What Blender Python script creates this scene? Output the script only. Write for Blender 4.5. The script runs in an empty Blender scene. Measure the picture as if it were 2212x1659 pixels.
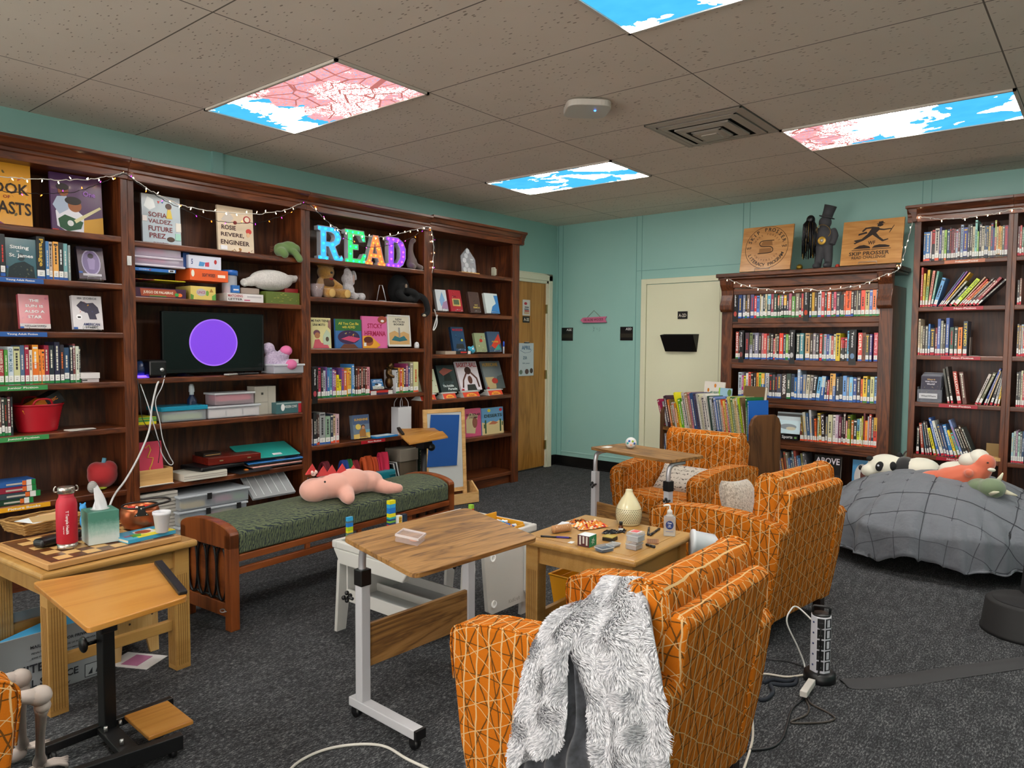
import bpy, math, random
from mathutils import Matrix, Vector
from math import sin, cos, pi, radians
import numpy as np
S = bpy.context.scene
COL = S.collection
# ---------------------------------------------------------------- camera, world, exposure
PW, PH, FPX = 2212, 1659, 1589.018
YAW, PITCH, ROLL = 0.685888, -0.0557026, 0.0064969
CAM = Vector((4.976, 0.0, 1.4)); CEIL = 2.7317
fw = Vector((-sin(YAW)*cos(PITCH), cos(YAW)*cos(PITCH), sin(PITCH)))
r0 = Vector((cos(YAW), sin(YAW), 0)); u0 = r0.cross(fw)
rt = r0*cos(ROLL)+u0*sin(ROLL); up = -r0*sin(ROLL)+u0*cos(ROLL)
cam = bpy.data.objects.new('camera', bpy.data.cameras.new('camera')); COL.objects.link(cam)
cam.matrix_world = Matrix(((rt.x, up.x, -fw.x, CAM.x), (rt.y, up.y, -fw.y, CAM.y), (rt.z, up.z, -fw.z, CAM.z), (0, 0, 0, 1)))
cam.data.sensor_width = 36; cam.data.lens = 36*FPX/PW; cam.data.clip_start = .05
S.camera = cam
w = bpy.data.worlds.new('world'); S.world = w; w.use_nodes = True
w.node_tree.nodes['Background'].inputs[0].default_value = (1.0, .93, .86, 1)
w.node_tree.nodes['Background'].inputs[1].default_value = 2.0
S.view_settings.view_transform = 'Standard'; S.view_settings.look = 'None'
S.view_settings.gamma = 1; S.view_settings.exposure = 0.98; S.view_settings.use_curve_mapping = False
CLOUD_L = 33.0   # radiance of the brightest part of the printed ceiling lights

# a point on the photograph turned into a place in the room, given the plane it stands on
def ray(x, y): return fw + rt*((x-PW/2)/FPX) - up*((y-PH/2)/FPX)
def at_z(x, y, z=0.0): d = ray(x, y); return CAM + d*((z-CAM.z)/d.z)
def at_x(x, y, X): d = ray(x, y); return CAM + d*((X-CAM.x)/d.x)
def at_y(x, y, Y): d = ray(x, y); return CAM + d*((Y-CAM.y)/d.y)
WA = 0.029                                   # the back wall turns slightly
WN = Vector((sin(WA), cos(WA), 0)); WE = Vector((cos(WA), -sin(WA), 0)); W0 = Vector((0, 6.875, 0))
def at_w(x, y, d): q = ray(x, y); return CAM + q*((WN.dot(W0)-d-WN.dot(CAM))/WN.dot(q))
def wall_p(x, d, z): return W0 + WE*x - WN*d + Vector((0, 0, z))

# ---------------------------------------------------------------- materials
def lin(h):
    if isinstance(h, (tuple, list)): return (*h[:3], 1)
    if len(h) == 3: h = ''.join(c*2 for c in h)
    v = [int(h[i:i+2], 16)/255 for i in (0, 2, 4)]
    return (*[c/12.92 if c <= .04045 else ((c+.055)/1.055)**2.4 for c in v], 1)
MC = {}
def newmat(name):
    m = bpy.data.materials.new(name); m.use_nodes = True
    return m, m.node_tree, m.node_tree.nodes['Principled BSDF']
def M(h, rough=.55, metal=0, emit=0, alpha=1, trans=0, sheen=0, coat=0):
    k = (h, rough, metal, emit, alpha, trans, sheen, coat)
    if k in MC: return MC[k]
    m, nt, b = newmat('plain_'+str(h)); c = lin(h)
    b.inputs['Base Color'].default_value = c; b.inputs['Roughness'].default_value = rough
    b.inputs['Metallic'].default_value = metal
    if emit: b.inputs['Emission Color'].default_value = c; b.inputs['Emission Strength'].default_value = emit
    if alpha < 1: b.inputs['Alpha'].default_value = alpha
    if trans: b.inputs['Transmission Weight'].default_value = trans; b.inputs['IOR'].default_value = 1.2
    if sheen: b.inputs['Sheen Weight'].default_value = sheen
    if coat: b.inputs['Coat Weight'].default_value = coat; b.inputs['Coat Roughness'].default_value = .15
    MC[k] = m; return m
class N:
    """small node helper"""
    def __init__(s, nt): s.nt = nt
    def n(s, t, **kw):
        o = s.nt.nodes.new(t)
        for k, v in kw.items(): setattr(o, k, v)
        return o
    def l(s, a, b): s.nt.links.new(a, b)
    def math(s, op, a, b=None, c=None):
        o = s.n('ShaderNodeMath', operation=op)
        for i, q in enumerate((a, b, c)):
            if q is None: continue
            if isinstance(q, (int, float)): o.inputs[i].default_value = q
            else: s.l(q, o.inputs[i])
        return o.outputs[0]
    def mix(s, f, a, b):
        o = s.n('ShaderNodeMix', data_type='RGBA')
        for i, q in ((0, f), (6, a), (7, b)):
            if isinstance(q, (int, float)): o.inputs[i].default_value = q
            elif isinstance(q, (tuple, str)): o.inputs[i].default_value = lin(q)
            else: s.l(q, o.inputs[i])
        return o.outputs[2]
    def ramp(s, f, stops, interp='LINEAR'):
        o = s.n('ShaderNodeValToRGB'); r = o.color_ramp; r.interpolation = interp
        while len(r.elements) < len(stops): r.elements.new(.5)
        for e, (p, c) in zip(r.elements, stops): e.position = p; e.color = lin(c)
        s.l(f, o.inputs[0]); return o.outputs[0]
    def coord(s, out='Object', scale=(1, 1, 1), rot=(0, 0, 0), loc=(0, 0, 0)):
        c = s.n('ShaderNodeTexCoord'); m = s.n('ShaderNodeMapping')
        m.inputs['Scale'].default_value = scale; m.inputs['Rotation'].default_value = rot; m.inputs['Location'].default_value = loc
        s.l(c.outputs[out], m.inputs[0]); return m.outputs[0]
    def noise(s, v, scale, detail=3, rough=.5, dist=0):
        o = s.n('ShaderNodeTexNoise'); o.inputs['Scale'].default_value = scale; o.inputs['Detail'].default_value = detail
        o.inputs['Roughness'].default_value = rough; o.inputs['Distortion'].default_value = dist; s.l(v, o.inputs[0]); return o.outputs[0]
    def bump(s, b, h, strength=.3, dist=.01):
        o = s.n('ShaderNodeBump'); o.inputs['Strength'].default_value = strength; o.inputs['Distance'].default_value = dist
        s.l(h, o.inputs['Height']); s.l(o.outputs[0], b.inputs['Normal'])
def wood(name, dark, mid, light, rough=.35, axis='z', coarse=6, fine=1, coat=.15, out='Object'):
    """grain runs along axis"""
    if name in MC: return MC[name]
    m, nt, b = newmat(name); n = N(nt)
    st = {'x': (.12, 1, 1), 'y': (1, .12, 1), 'z': (1, 1, .12)}[axis]
    v = n.coord(out, st)
    a = n.noise(v, coarse, 4, .55, 1.2); w_ = n.math('FRACT', n.math('MULTIPLY', a, 7.0))
    w2 = n.math('ABSOLUTE', n.math('SUBTRACT', w_, .5))
    st2 = {'x': (.03, 1, 1), 'y': (1, .03, 1), 'z': (1, 1, .03)}[axis]
    fi = n.noise(n.coord(out, st2), 180*fine, 3, .7)
    t = n.math('ADD', n.math('MULTIPLY', w2, .8), n.math('MULTIPLY', fi, .55))
    c = n.ramp(t, [(.18, dark), (.45, mid), (.85, light)])
    n.l(c, b.inputs['Base Color']); b.inputs['Roughness'].default_value = rough
    b.inputs['Coat Weight'].default_value = coat; b.inputs['Coat Roughness'].default_value = .2
    n.bump(b, fi, .12, .002)
    MC[name] = m; return m
def WD(ax='z'): return wood('dark_oak_'+ax, '321509', '5a2b12', '7c421f', .36, ax)
def WDB(): return wood('dark_ply', '2a1208', '4c2612', '6a3c20', .5, 'z', 4)
def WM(ax='z'): return wood('old_walnut_'+ax, '2c150a', '572c13', '784220', .42, ax)
def WMB(ax='x'): return wood('cherry_'+ax, '5a2a10', '7e401b', '945024', .3, ax, 3)

# ---------------------------------------------------------------- mesh builder
I4 = Matrix.Identity(4)
def T(x, y, z): return Matrix.Translation((x, y, z))
def RZ(a): return Matrix.Rotation(a, 4, 'Z')
def RX(a): return Matrix.Rotation(a, 4, 'X')
def RY(a): return Matrix.Rotation(a, 4, 'Y')
def frame(o, right, upv):
    r = Vector(right).normalized(); u = Vector(upv); u = (u-r*u.dot(r)).normalized(); n = r.cross(u)
    return Matrix(((r.x, u.x, n.x, o[0]), (r.y, u.y, n.y, o[1]), (r.z, u.z, n.z, o[2]), (0, 0, 0, 1)))
class MB:
    def __init__(s, X=None): s.v = []; s.f = []; s.m = []; s.sm = []; s.mats = []; s.X = X or I4
    def mi(s, m):
        if isinstance(m, str): m = M(m)
        if m not in s.mats: s.mats.append(m)
        return s.mats.index(m)
    def add(s, vs, fs, m, smooth=False, X=None):
        o = len(s.v); X = s.X @ (X or I4)
        s.v += [tuple(X @ Vector(p)) for p in vs]; k = s.mi(m)
        for f in fs: s.f.append([o+i for i in f]); s.m.append(k); s.sm.append(smooth)
        return s
    def box(s, c, d, m, X=None, top=None):
        """centre, size; top=(sx,sy) scales the upper face"""
        a, b, h = d[0]/2, d[1]/2, d[2]/2; t = top or (1, 1)
        vs = [(-a, -b, -h), (a, -b, -h), (a, b, -h), (-a, b, -h), (-a*t[0], -b*t[1], h), (a*t[0], -b*t[1], h), (a*t[0], b*t[1], h), (-a*t[0], b*t[1], h)]
        vs = [(p[0]+c[0], p[1]+c[1], p[2]+c[2]) for p in vs]
        return s.add(vs, [(3, 2, 1, 0), (4, 5, 6, 7), (0, 1, 5, 4), (1, 2, 6, 5), (2, 3, 7, 6), (3, 0, 4, 7)], m, False, X)
    def b2(s, lo, hi, m, X=None):
        return s.box([(a+b)/2 for a, b in zip(lo, hi)], [b-a for a, b in zip(lo, hi)], m, X)
    def prism(s, poly, h, m, X=None, z0=0):
        n = len(poly); vs = [(x, y, z0) for x, y in poly]+[(x, y, z0+h) for x, y in poly]
        ar = sum(poly[i][0]*poly[(i+1) % n][1]-poly[(i+1) % n][0]*poly[i][1] for i in range(n))
        fs = [tuple(reversed(range(n))), tuple(range(n, 2*n))]+[(i, (i+1) % n, n+(i+1) % n, n+i) for i in range(n)]
        if ar < 0: fs = [tuple(reversed(f)) for f in fs]
        return s.add(vs, fs, m, False, X)
    def poly(s, pts, m, X=None): return s.add(pts, [tuple(range(len(pts)))], m, False, X)
    def lathe(s, prof, m, c=(0, 0, 0), n=24, X=None, smooth=True, sx=1, sy=1):
        vs = []; fs = []
        for r, z in prof:
            for i in range(n): a = 2*pi*i/n; vs.append((c[0]+r*cos(a)*sx, c[1]+r*sin(a)*sy, c[2]+z))
        for j in range(len(prof)-1):
            for i in range(n): fs.append((j*n+i, j*n+(i+1) % n, (j+1)*n+(i+1) % n, (j+1)*n+i))
        if prof[0][0] > 1e-5: fs.append(tuple(reversed(range(n))))
        if prof[-1][0] > 1e-5: fs.append(tuple((len(prof)-1)*n+i for i in range(n)))
        return s.add(vs, fs, m, smooth, X)
    def cyl(s, p0, p1, r, m, n=12, r1=None, smooth=True):
        p0 = Vector(p0); p1 = Vector(p1); d = p1-p0
        q = d.to_track_quat('Z', 'Y').to_matrix().to_4x4(); q.translation = p0
        return s.lathe([(r, 0), (r if r1 is None else r1, d.length)], m, n=n, X=q, smooth=smooth)
    def ell(s, c, r, m, X=None, n=16, k=10):
        prof = [(sin(pi*j/k), -cos(pi*j/k)) for j in range(k+1)]
        prof[0] = (1e-4, -1); prof[-1] = (1e-4, 1)
        Y = (X or I4) @ T(*c) @ Matrix.Diagonal((r[0], r[1], r[2], 1))
        return s.lathe(prof, m, n=n, X=Y)
    def tube(s, pts, r, m, n=8, closed=False, caps=True, rr=None):
        pts = [Vector(p) for p in pts]; L = len(pts); vs = []; fs = []; prev = None
        for i, p in enumerate(pts):
            a = pts[(i-1) % L] if (i > 0 or closed) else p; b = pts[(i+1) % L] if (i < L-1 or closed) else p
            t = (b-a).normalized()
            if prev is None: x = t.orthogonal().normalized()
            else:
                x = prev-t*prev.dot(t)
                x = x.normalized() if x.length > 1e-6 else t.orthogonal().normalized()
            prev = x; y = t.cross(x); R = rr[i] if rr else r
            for k in range(n): an = 2*pi*k/n; vs.append(tuple(p+x*cos(an)*R+y*sin(an)*R))
        for i in range(L if closed else L-1):
            for k in range(n): fs.append((i*n+k, i*n+(k+1) % n, ((i+1) % L)*n+(k+1) % n, ((i+1) % L)*n+k))
        if caps and not closed: fs += [tuple(reversed(range(n))), tuple((L-1)*n+k for k in range(n))]
        return s.add(vs, fs, m, True)
    def grid(s, fn, nu, nv, m, smooth=True, X=None):
        vs = [fn(i/nu, j/nv) for j in range(nv+1) for i in range(nu+1)]
        fs = [(j*(nu+1)+i, j*(nu+1)+i+1, (j+1)*(nu+1)+i+1, (j+1)*(nu+1)+i) for j in range(nv) for i in range(nu)]
        return s.add(vs, fs, m, smooth, X)
    def text(s, t, size, m, X, w=None, h=None, align='CENTER', ext=0.0, shear=0):
        """X: frame whose x is right, y up, z out; w/h fit the words to a size"""
        c = bpy.data.curves.new('t', 'FONT'); c.body = t; c.size = size; c.extrude = ext; c.align_x = align; c.align_y = 'CENTER'
        c.resolution_u = 2; c.shear = shear; c.space_line = .85; c.offset = size*.022
        o = bpy.data.objects.new('t', c); COL.objects.link(o)
        dg = bpy.context.evaluated_depsgraph_get(); me = bpy.data.meshes.new_from_object(o.evaluated_get(dg))
        vs = [tuple(v.co) for v in me.vertices]; fs = [tuple(p.vertices) for p in me.polygons]
        bpy.data.objects.remove(o); bpy.data.curves.remove(c); bpy.data.meshes.remove(me)
        if not vs: return s
        x0 = min(v[0] for v in vs); x1 = max(v[0] for v in vs); y0 = min(v[1] for v in vs); y1 = max(v[1] for v in vs)
        kx = ky = 1
        if w: kx = ky = w/max(x1-x0, 1e-6)
        if h: ky = h/max(y1-y0, 1e-6); kx = kx if w else ky
        if w or h: cx = (x0+x1)/2; cy = (y0+y1)/2; vs = [((v[0]-cx)*kx, (v[1]-cy)*ky, v[2]) for v in vs]
        return s.add(vs, fs, m, False, X)
    def build(s, name, parent=None, bev=0, seg=2, sub=0, remesh=0, mat=None):
        me = bpy.data.meshes.new(name); me.from_pydata(s.v, [], s.f)
        for m in s.mats: me.materials.append(m)
        me.polygons.foreach_set('material_index', s.m); me.polygons.foreach_set('use_smooth', s.sm)
        uv = me.uv_layers.new(name='uv'); co = s.v; d = []
        for p in me.polygons:
            nx, ny, nz = (abs(q) for q in p.normal)
            for vi in p.vertices:
                x, y, z = co[vi]
                d += [x, y] if nz >= nx and nz >= ny else ([y, z] if nx >= ny else [x, z])
        uv.data.foreach_set('uv', d)
        o = bpy.data.objects.new(name, me); COL.objects.link(o)
        if parent: o.parent = parent
        if bev:
            b = o.modifiers.new('b', 'BEVEL'); b.width = bev; b.segments = seg; b.limit_method = 'ANGLE'; b.angle_limit = radians(35); b.harden_normals = False
        if sub: q = o.modifiers.new('s', 'SUBSURF'); q.levels = sub; q.render_levels = sub
        if remesh:
            q = o.modifiers.new('r', 'REMESH'); q.mode = 'VOXEL'; q.voxel_size = remesh; q.use_smooth_shade = True
            q = o.modifiers.new('sm', 'SMOOTH'); q.iterations = 6; q.factor = .5
        return o
def tag(o, label, cat, group=None):
    o['label'] = label; o['category'] = cat
    if group: o['group'] = group
    return o
def thing(name, label, cat, loc=(0, 0, 0), rz=0, group=None):
    o = bpy.data.objects.new(name, None); COL.objects.link(o); o.empty_display_size = .1
    o.location = loc; o.rotation_euler = (0, 0, rz); return tag(o, label, cat, group)
def struct(o): o['kind'] = 'structure'; return o
def dup(root, loc, rz, label, group=None):
    r = root.copy(); COL.objects.link(r); r.location = loc; r.rotation_euler = (0, 0, rz); r['label'] = label
    if group: r['group'] = group
    for ch in list(root.children):
        c = ch.copy(); COL.objects.link(c); c.parent = r
        for g in ch.children: d = g.copy(); COL.objects.link(d); d.parent = c
    return r
def bez(pts, n=8):
    """Catmull-Rom through points"""
    P = [Vector(p) for p in pts]; out = []
    for i in range(len(P)-1):
        a = P[max(i-1, 0)]; b = P[i]; c = P[i+1]; d = P[min(i+2, len(P)-1)]
        for k in range(n):
            t = k/n
            out.append(.5*((2*b)+(c-a)*t+(2*a-5*b+4*c-d)*t*t+(3*b-a-3*c+d)*t**3))
    out.append(P[-1]); return out
# ---------------------------------------------------------------- the room
def mat_carpet():
    m, nt, b = newmat('carpet'); n = N(nt)
    a = n.noise(n.coord('Object', (1, .3, 1)), 170, 3, .8)
    c = n.noise(n.coord('Object', (1, .22, 1)), 30, 4, .75)
    f = n.noise(n.coord('Object', (1, .5, 1)), 420, 2, .6)
    t = n.math('ADD', n.math('MULTIPLY', a, .72), n.math('ADD', n.math('MULTIPLY', c, .22), n.math('MULTIPLY', f, .28)))
    n.l(n.ramp(t, [(.47, '060608'), (.56, '14161a'), (.64, '34363a'), (.74, '7c7c7c')]), b.inputs['Base Color'])
    b.inputs['Roughness'].default_value = .95; n.bump(b, t, .6, .01); return m
def mat_ceiling():
    m, nt, b = newmat('ceiling_tile'); n = N(nt)
    o = n.n('ShaderNodeTexCoord'); sp = n.n('ShaderNodeSeparateXYZ'); n.l(o.outputs['Object'], sp.inputs[0])
    def line(v, off, step, w):
        u = n.math('FRACT', n.math('DIVIDE', n.math('SUBTRACT', v, off-50*step), step))
        d = n.math('MINIMUM', u, n.math('SUBTRACT', 1.0, u)); return n.math('LESS_THAN', d, w/step)
    l = n.math('MAXIMUM', line(sp.outputs[0], .87, 1.2192, .0035), line(sp.outputs[1], 2.205, .6096, .0035))
    wide = n.math('MAXIMUM', line(sp.outputs[0], .87, 1.2192, .013), line(sp.outputs[1], 2.205, .6096, .013))
    vo = n.n('ShaderNodeTexVoronoi'); vo.inputs['Scale'].default_value = 40; n.l(n.coord('Object', (.55, 1.3, 1), (0, 0, .5)), vo.inputs[0])
    th = n.math('MULTIPLY', n.noise(n.coord('Object'), 9, 2), .32)
    sp2 = n.math('MULTIPLY', n.math('LESS_THAN', vo.outputs[0], th), n.math('SUBTRACT', 1.0, wide))
    base = n.mix(n.noise(n.coord('Object'), 3, 3), 'd9cdbf', 'e6dacd')
    c = n.mix(sp2, base, '9a8c7e'); c = n.mix(l, c, '6f655c')
    n.l(c, b.inputs['Base Color']); b.inputs['Roughness'].default_value = .9
    n.bump(b, n.math('SUBTRACT', 1.0, n.math('MAXIMUM', sp2, l)), .35, .004); return m
def mat_wall(name, a, c):
    m, nt, b = newmat(name); n = N(nt)
    n.l(n.mix(n.noise(n.coord('Object'), 2.5, 3), a, c), b.inputs['Base Color']); b.inputs['Roughness'].default_value = .42
    n.bump(b, n.noise(n.coord('Object'), 260, 2), .06, .002); return m
TEAL = mat_wall('teal_paint', '8fbcb4', '98c4bc'); CREAM = mat_wall('cream_paint', 'dadabc', 'e0e0c4')
MB().b2((-.1, -3.0, -.05), (8.2, 7.2, 0), mat_carpet()).build('floor')
MB().b2((-.1, -3.0, CEIL), (8.2, 7.2, CEIL+.05), mat_ceiling()).build('ceiling')
lw = MB(); lw.b2((-.1, -3.0, 0), (0, 7.0, CEIL), TEAL); lw.build('wall_left')
bw = MB(T(*W0) @ RZ(-WA)); bw.b2((-.1, 0, 0), (8.3, .1, CEIL), TEAL); bw.build('wall_back')
MB().b2((8.1, -3.0, 0), (8.2, 7.0, CEIL), TEAL).build('wall_right')
for n_ in ('floor', 'ceiling', 'wall_left', 'wall_back', 'wall_right'): struct(bpy.data.objects[n_])
XB = T(*W0) @ RZ(-WA)                       # frame along the back wall: x along it, y into it
t = MB(XB)
for x in (-.0, 1.03, 2.19, 3.70, 4.9): t.b2((x+.02, -.004, 0), (x+.026, 0, CEIL), M('76a5a0', .5)); t.b2((x+.085, -.004, 0), (x+.09, 0, CEIL), M('76a5a0', .5))
t.b2((.09, -.006, .16), (1.03, 0, .168), M('a8d0c8', .4)); t.b2((1.05, -.005, 2.16), (2.2, 0, 2.166), M('76a5a0', .5))
struct(t.build('trim_1'))
t = MB(); t.b2((0, .98, 2.5), (.018, 1.0, CEIL), M('93bdb8')); t.b2((0, 2.72, 2.5), (.02, 2.8, CEIL), M('8fbab5', .4)); struct(t.build('trim_2'))
t = MB(XB); t.b2((.01, -.012, 0), (1.12, 0, .115), M('0a0a0b', .35)); t.b2((.01, -.02, 0), (1.12, 0, .012), M('0a0a0b', .35))
t.b2((2.3, -.012, 0), (8.1, 0, .115), M('0a0a0b', .35)); struct(t.build('baseboard_back'))
t = MB(); t.b2((0, 6.76, 0), (.012, 6.86, .115), M('0a0a0b', .35)); t.b2((0, -3, 0), (.012, .6, .115), M('0a0a0b', .35)); struct(t.build('baseboard_left'))
# wooden door in the left wall
d1 = thing('door_1', 'light oak flush door in a cream frame beside the last bookcase', 'door', (0, 5.62, 0)); del d1['label'], d1['category']; struct(d1)
DO = wood('door_oak', '8a5a1e', 'ab7630', 'bd8840', .4, 'z', 3)
MB().b2((.0, .2, .02), (.035, 1.0, 2.06), DO).build('door_panel', d1)
f = MB(); CR = M('d8d6be', .4)
f.b2((0, 1.0, 0), (.05, 1.115, 2.17), CR); f.b2((0, .1, 2.06), (.05, 1.115, 2.17), CR)
f.b2((.05, 1.03, 0), (.062, 1.1, 2.155), CR); f.b2((.05, .1, 2.09), (.062, 1.1, 2.155), CR)
f.b2((0, .2, 0), (.03, 1.0, .022), M('3a3a38')); f.build('door_frame', d1, .006)
for z in (.26, 1.05, 1.78): MB().b2((.03, .985, z-.05), (.056, 1.012, z+.05), M('a08a5a', .3, .9)).build('hinge', d1, .003)
# cream door in the back wall
d2 = thing('door_2', 'x', 'x', (0, 0, 0)); del d2['label'], d2['category']; struct(d2); d2.matrix_world = XB
f = MB(); f.b2((1.13, -.028, 0), (1.19, 0, 2.07), CREAM); f.b2((1.19, -.028, 2.015), (2.3, 0, 2.07), CREAM); f.b2((2.24, -.028, 0), (2.3, 0, 2.015), CREAM); f.build('door_frame', d2, .003)
MB().b2((1.195, -.016, .01), (2.235, -.0, 2.01), CREAM).b2((2.0, -.018, .01), (2.004, -.016, 2.01), M('aaa98c')).build('door_panel', d2)

# ---------------------------------------------------------------- ceiling lights, printed with sky and blossom
def mat_sky(name, blossom, seed):
    m, nt, b = newmat(name); n = N(nt)
    v = n.coord('Object', (1, 1.25, 1), (0, 0, 0), (seed*3.1, seed*1.7, 0))
    cl = n.ramp(n.noise(v, 2.4, 5, .55, .3), [(.50, '000'), (.58, 'fff')])
    puff = n.noise(v, 7, 3)
    if blossom:
        o = n.n('ShaderNodeTexCoord'); sp = n.n('ShaderNodeSeparateXYZ'); n.l(o.outputs['Object'], sp.inputs[0])
        side = n.math('MULTIPLY', n.math('SUBTRACT', sp.outputs[0], blossom[0]), blossom[1])
        ns = n.noise(v, 75, 4, .85)
        edge = n.math('ADD', side, n.math('MULTIPLY', n.noise(v, 5, 3), 1.1))
        bl = n.math('MULTIPLY', n.math('GREATER_THAN', edge, .5), n.math('GREATER_THAN', ns, .42))
        vo = n.n('ShaderNodeTexVoronoi', feature='DISTANCE_TO_EDGE'); vo.inputs['Scale'].default_value = 6; n.l(v, vo.inputs[0])
        br = n.math('MULTIPLY', n.math('LESS_THAN', vo.outputs[0], .028), n.math('GREATER_THAN', edge, .55))
    sky = n.mix(puff, (.03, .26, .50), (.06, .36, .60))
    cloud = n.mix(n.ramp(puff, [(.35, '000'), (.7, 'fff')]), (CLOUD_L, CLOUD_L*.93, CLOUD_L*.82), (CLOUD_L*.72, CLOUD_L*.72, CLOUD_L*.70))
    c = n.mix(cl, sky, cloud)
    if blossom: c = n.mix(bl, c, n.mix(n.noise(v, 30, 3, .8), (.42, .09, .11), (.75, .38, .36))); c = n.mix(br, c, (.3, .1, .09))
    b.inputs['Base Color'].default_value = (0, 0, 0, 1); b.inputs['Specular IOR Level'].default_value = 0
    n.l(c, b.inputs['Emission Color']); b.inputs['Emission Strength'].default_value = 1
    return m
LT = [(0, 0, (1.32, 1.8), 'second nearest the camera, above the tall bookshelves'), (0, 4, None, 'above the far corner, sky only'),
      (2, 4, (3.6, -1.3), 'nearest the right edge with blossom at its left end'), (2, 0, None, 'at the top of the picture, mostly white cloud'),
      (4, 0, (6, 1), ''), (0, -4, None, ''), (2, -4, None, ''), (4, 4, None, ''), (4, -4, None, '')]
LLAB = ['ceiling light panel printed with blue sky and pink blossom above the left bookshelves', 'small looking ceiling light panel printed with sky and clouds near the far corner',
        'long ceiling light panel printed with pink blossom and sky at the right', 'ceiling light panel of mostly white cloud cut off by the top of the picture']
for k, (i, j, bl, _) in enumerate(LT):
    x0 = .87+i*1.2192; y0 = 2.205+j*.6096
    L = thing('ceiling_light', LLAB[k] if k < 4 else 'ceiling light panel further along the same row outside the picture', 'ceiling light', (x0, y0, CEIL), 0, 'printed ceiling light panels')
    q = MB(); FR = M('cfc6bb', .6)
    for lo, hi in (((0, 0), (1.219, .016)), ((0, .594), (1.219, .61)), ((0, 0), (.016, .61)), ((1.203, 0), (1.219, .61))):
        q.b2((lo[0], lo[1], -.012), (hi[0], hi[1], 0), FR)
    q.build('frame', L)
    MB().b2((.016, .016, -.006), (1.203, .594, -.001), mat_sky('sky_print', (bl[0]-x0, bl[1]) if bl else None, k+1)).build('diffuser', L)
# air diffuser grille
V = thing('ceiling_vent', 'square louvred white air vent with a dark duct behind it', 'vent', (2.70, 4.034, CEIL))
G = M('a89e92', .5); q = MB(); q.b2((0, 0, -.004), (.61, .61, -.001), M('2c2826', .8))
q.build('duct_plate', V)
for k, (s, z) in enumerate(((.61, -.008), (.50, -.02), (.34, -.032), (.19, -.045))):
    q = MB(); h = s/2
    for a in range(4):
        X = T(.305, .305, z) @ RZ(a*pi/2)
        q.add([(-h, -h, 0), (h, -h, 0), (h-.05, -h+.05, -.028+.02), (-h+.05, -h+.05, -.028+.02), (-h, -h, .008), (h, -h, .008)], [(0, 1, 2, 3), (0, 4, 5, 1)], G, False, X)
        q.b2((-h, -h, -.003), (h, -h+.012, .003), G, X)
    if k == 3: q.b2((.305-.05, .305-.05, z-.012), (.305+.05, .305+.05, z), G)
    q.build('louvre_ring', V)
p = at_z(1268, 232, CEIL-.02)
A = thing('wireless_access_point', 'white rounded square device on the ceiling with a small blue light', 'access point', (p.x, p.y, CEIL), .75)
q = MB(); q.prism([(.125*abs(cos(a))**.5*(1 if cos(a) > 0 else -1), .125*abs(sin(a))**.5*(1 if sin(a) > 0 else -1)) for a in [2*pi*k/32 for k in range(32)]], .035, M('c9c2ba', .4), z0=-.045); q.b2((-.08, -.08, -.012), (.08, .08, 0), M('8f8880')); q.build('housing', A, .012)
MB().ell((.04, -.03, -.047), (.006, .006, .003), M('2a6cff', emit=6)).build('indicator_light', A)

# ---------------------------------------------------------------- bookcases
def bookcase(label, loc, rz, W, H, D, shelves, pl=.04, pr=.04, cornice=True, crn_over=(0, 0), wd=WD, back=True, base=.1, th=.036, name='bookcase'):
    """local: x along the case, front faces -y, back at y=0"""
    t = thing(name, label, 'bookcase', loc, rz)
    v = wd('z'); hx = wd('x')
    for x0, x1 in ((0, .02), (W-.02, W)):
        MB().b2((x0, -D+.02, 0), (x1, 0, H-.06), v).build('side_panel', t, .001)
    for x0, x1 in ((0, pl), (W-pr, W)): 
        if x1-x0 > .005: MB().b2((x0, -D, 0), (x1, -D+.02, H-.1), v).build('face_post', t, .002)
    if back: MB().b2((.02, -.012, base), (W-.02, -.002, H-.06), WDB()).build('back_panel', t)
    for z in shelves:
        MB().b2((.021, -D+.004, z-th), (W-.021, -.013, z), hx).build('shelf', t, .006)
    MB().b2((.021, -D+.03, 0), (W-.021, -.013, base), hx).build('plinth', t, .002)
    MB().b2((.02, -D+.02, H-.12), (W-.02, 0, H-.08), hx).build('top_panel', t)
    if cornice:
        a, b_ = crn_over
        prof = [(0, -.125), (.012, -.125), (.012, -.085), (.02, -.08), (.02, -.062), (.03, -.058), (.045, -.03), (.062, -.02), (.062, 0), (-.02, 0), (-.02, -.125)]
        X = Matrix(((0, 0, 1, 0), (-1, 0, 0, -D), (0, 1, 0, H), (0, 0, 0, 1)))
        q = MB(X); q.prism(prof, W+a+b_, hx, z0=-a)
        if b_:
            q.X = Matrix(((1, 0, 0, W), (0, 0, -1, 0), (0, 1, 0, H), (0, 0, 0, 1))); q.prism([(p[0]*.98, p[1]) for p in prof], D+.05, hx)
        if a:
            q.X = Matrix(((-1, 0, 0, 0), (0, 0, 1, -D-.05), (0, 1, 0, H), (0, 0, 0, 1))); q.prism([(p[0]*.98, p[1]) for p in prof], D+.05, hx)
        q.build('cornice', t, .002)
    return t
Q = pi/2
SH = {1: [2.022, 1.74, 1.447, 1.153, .875, .493, .118], 2: [2.008, 1.67, 1.168, .877, .491, .118],
      3: [2.022, 1.735, 1.349, .970, .614, .118], 4: [2.043, 1.666, 1.294, .890, .506, .118]}
BX = .349
bookcase('dark oak bookcase at the left edge holding novels and a red basket', (0, .70, 0), Q, 1.295, 2.49, BX-.002, SH[1], .04, .04)
bookcase('dark oak bookcase holding the television, board games and plastic boxes', (0, 1.996, 0), Q, 1.258, 2.488, BX-.002, SH[2], .036, .038)
bookcase('dark oak bookcase with the lit letters and plush toys', (0, 3.255, 0), Q, 1.25, 2.486, BX-.002, SH[3], .037, .05)
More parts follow.
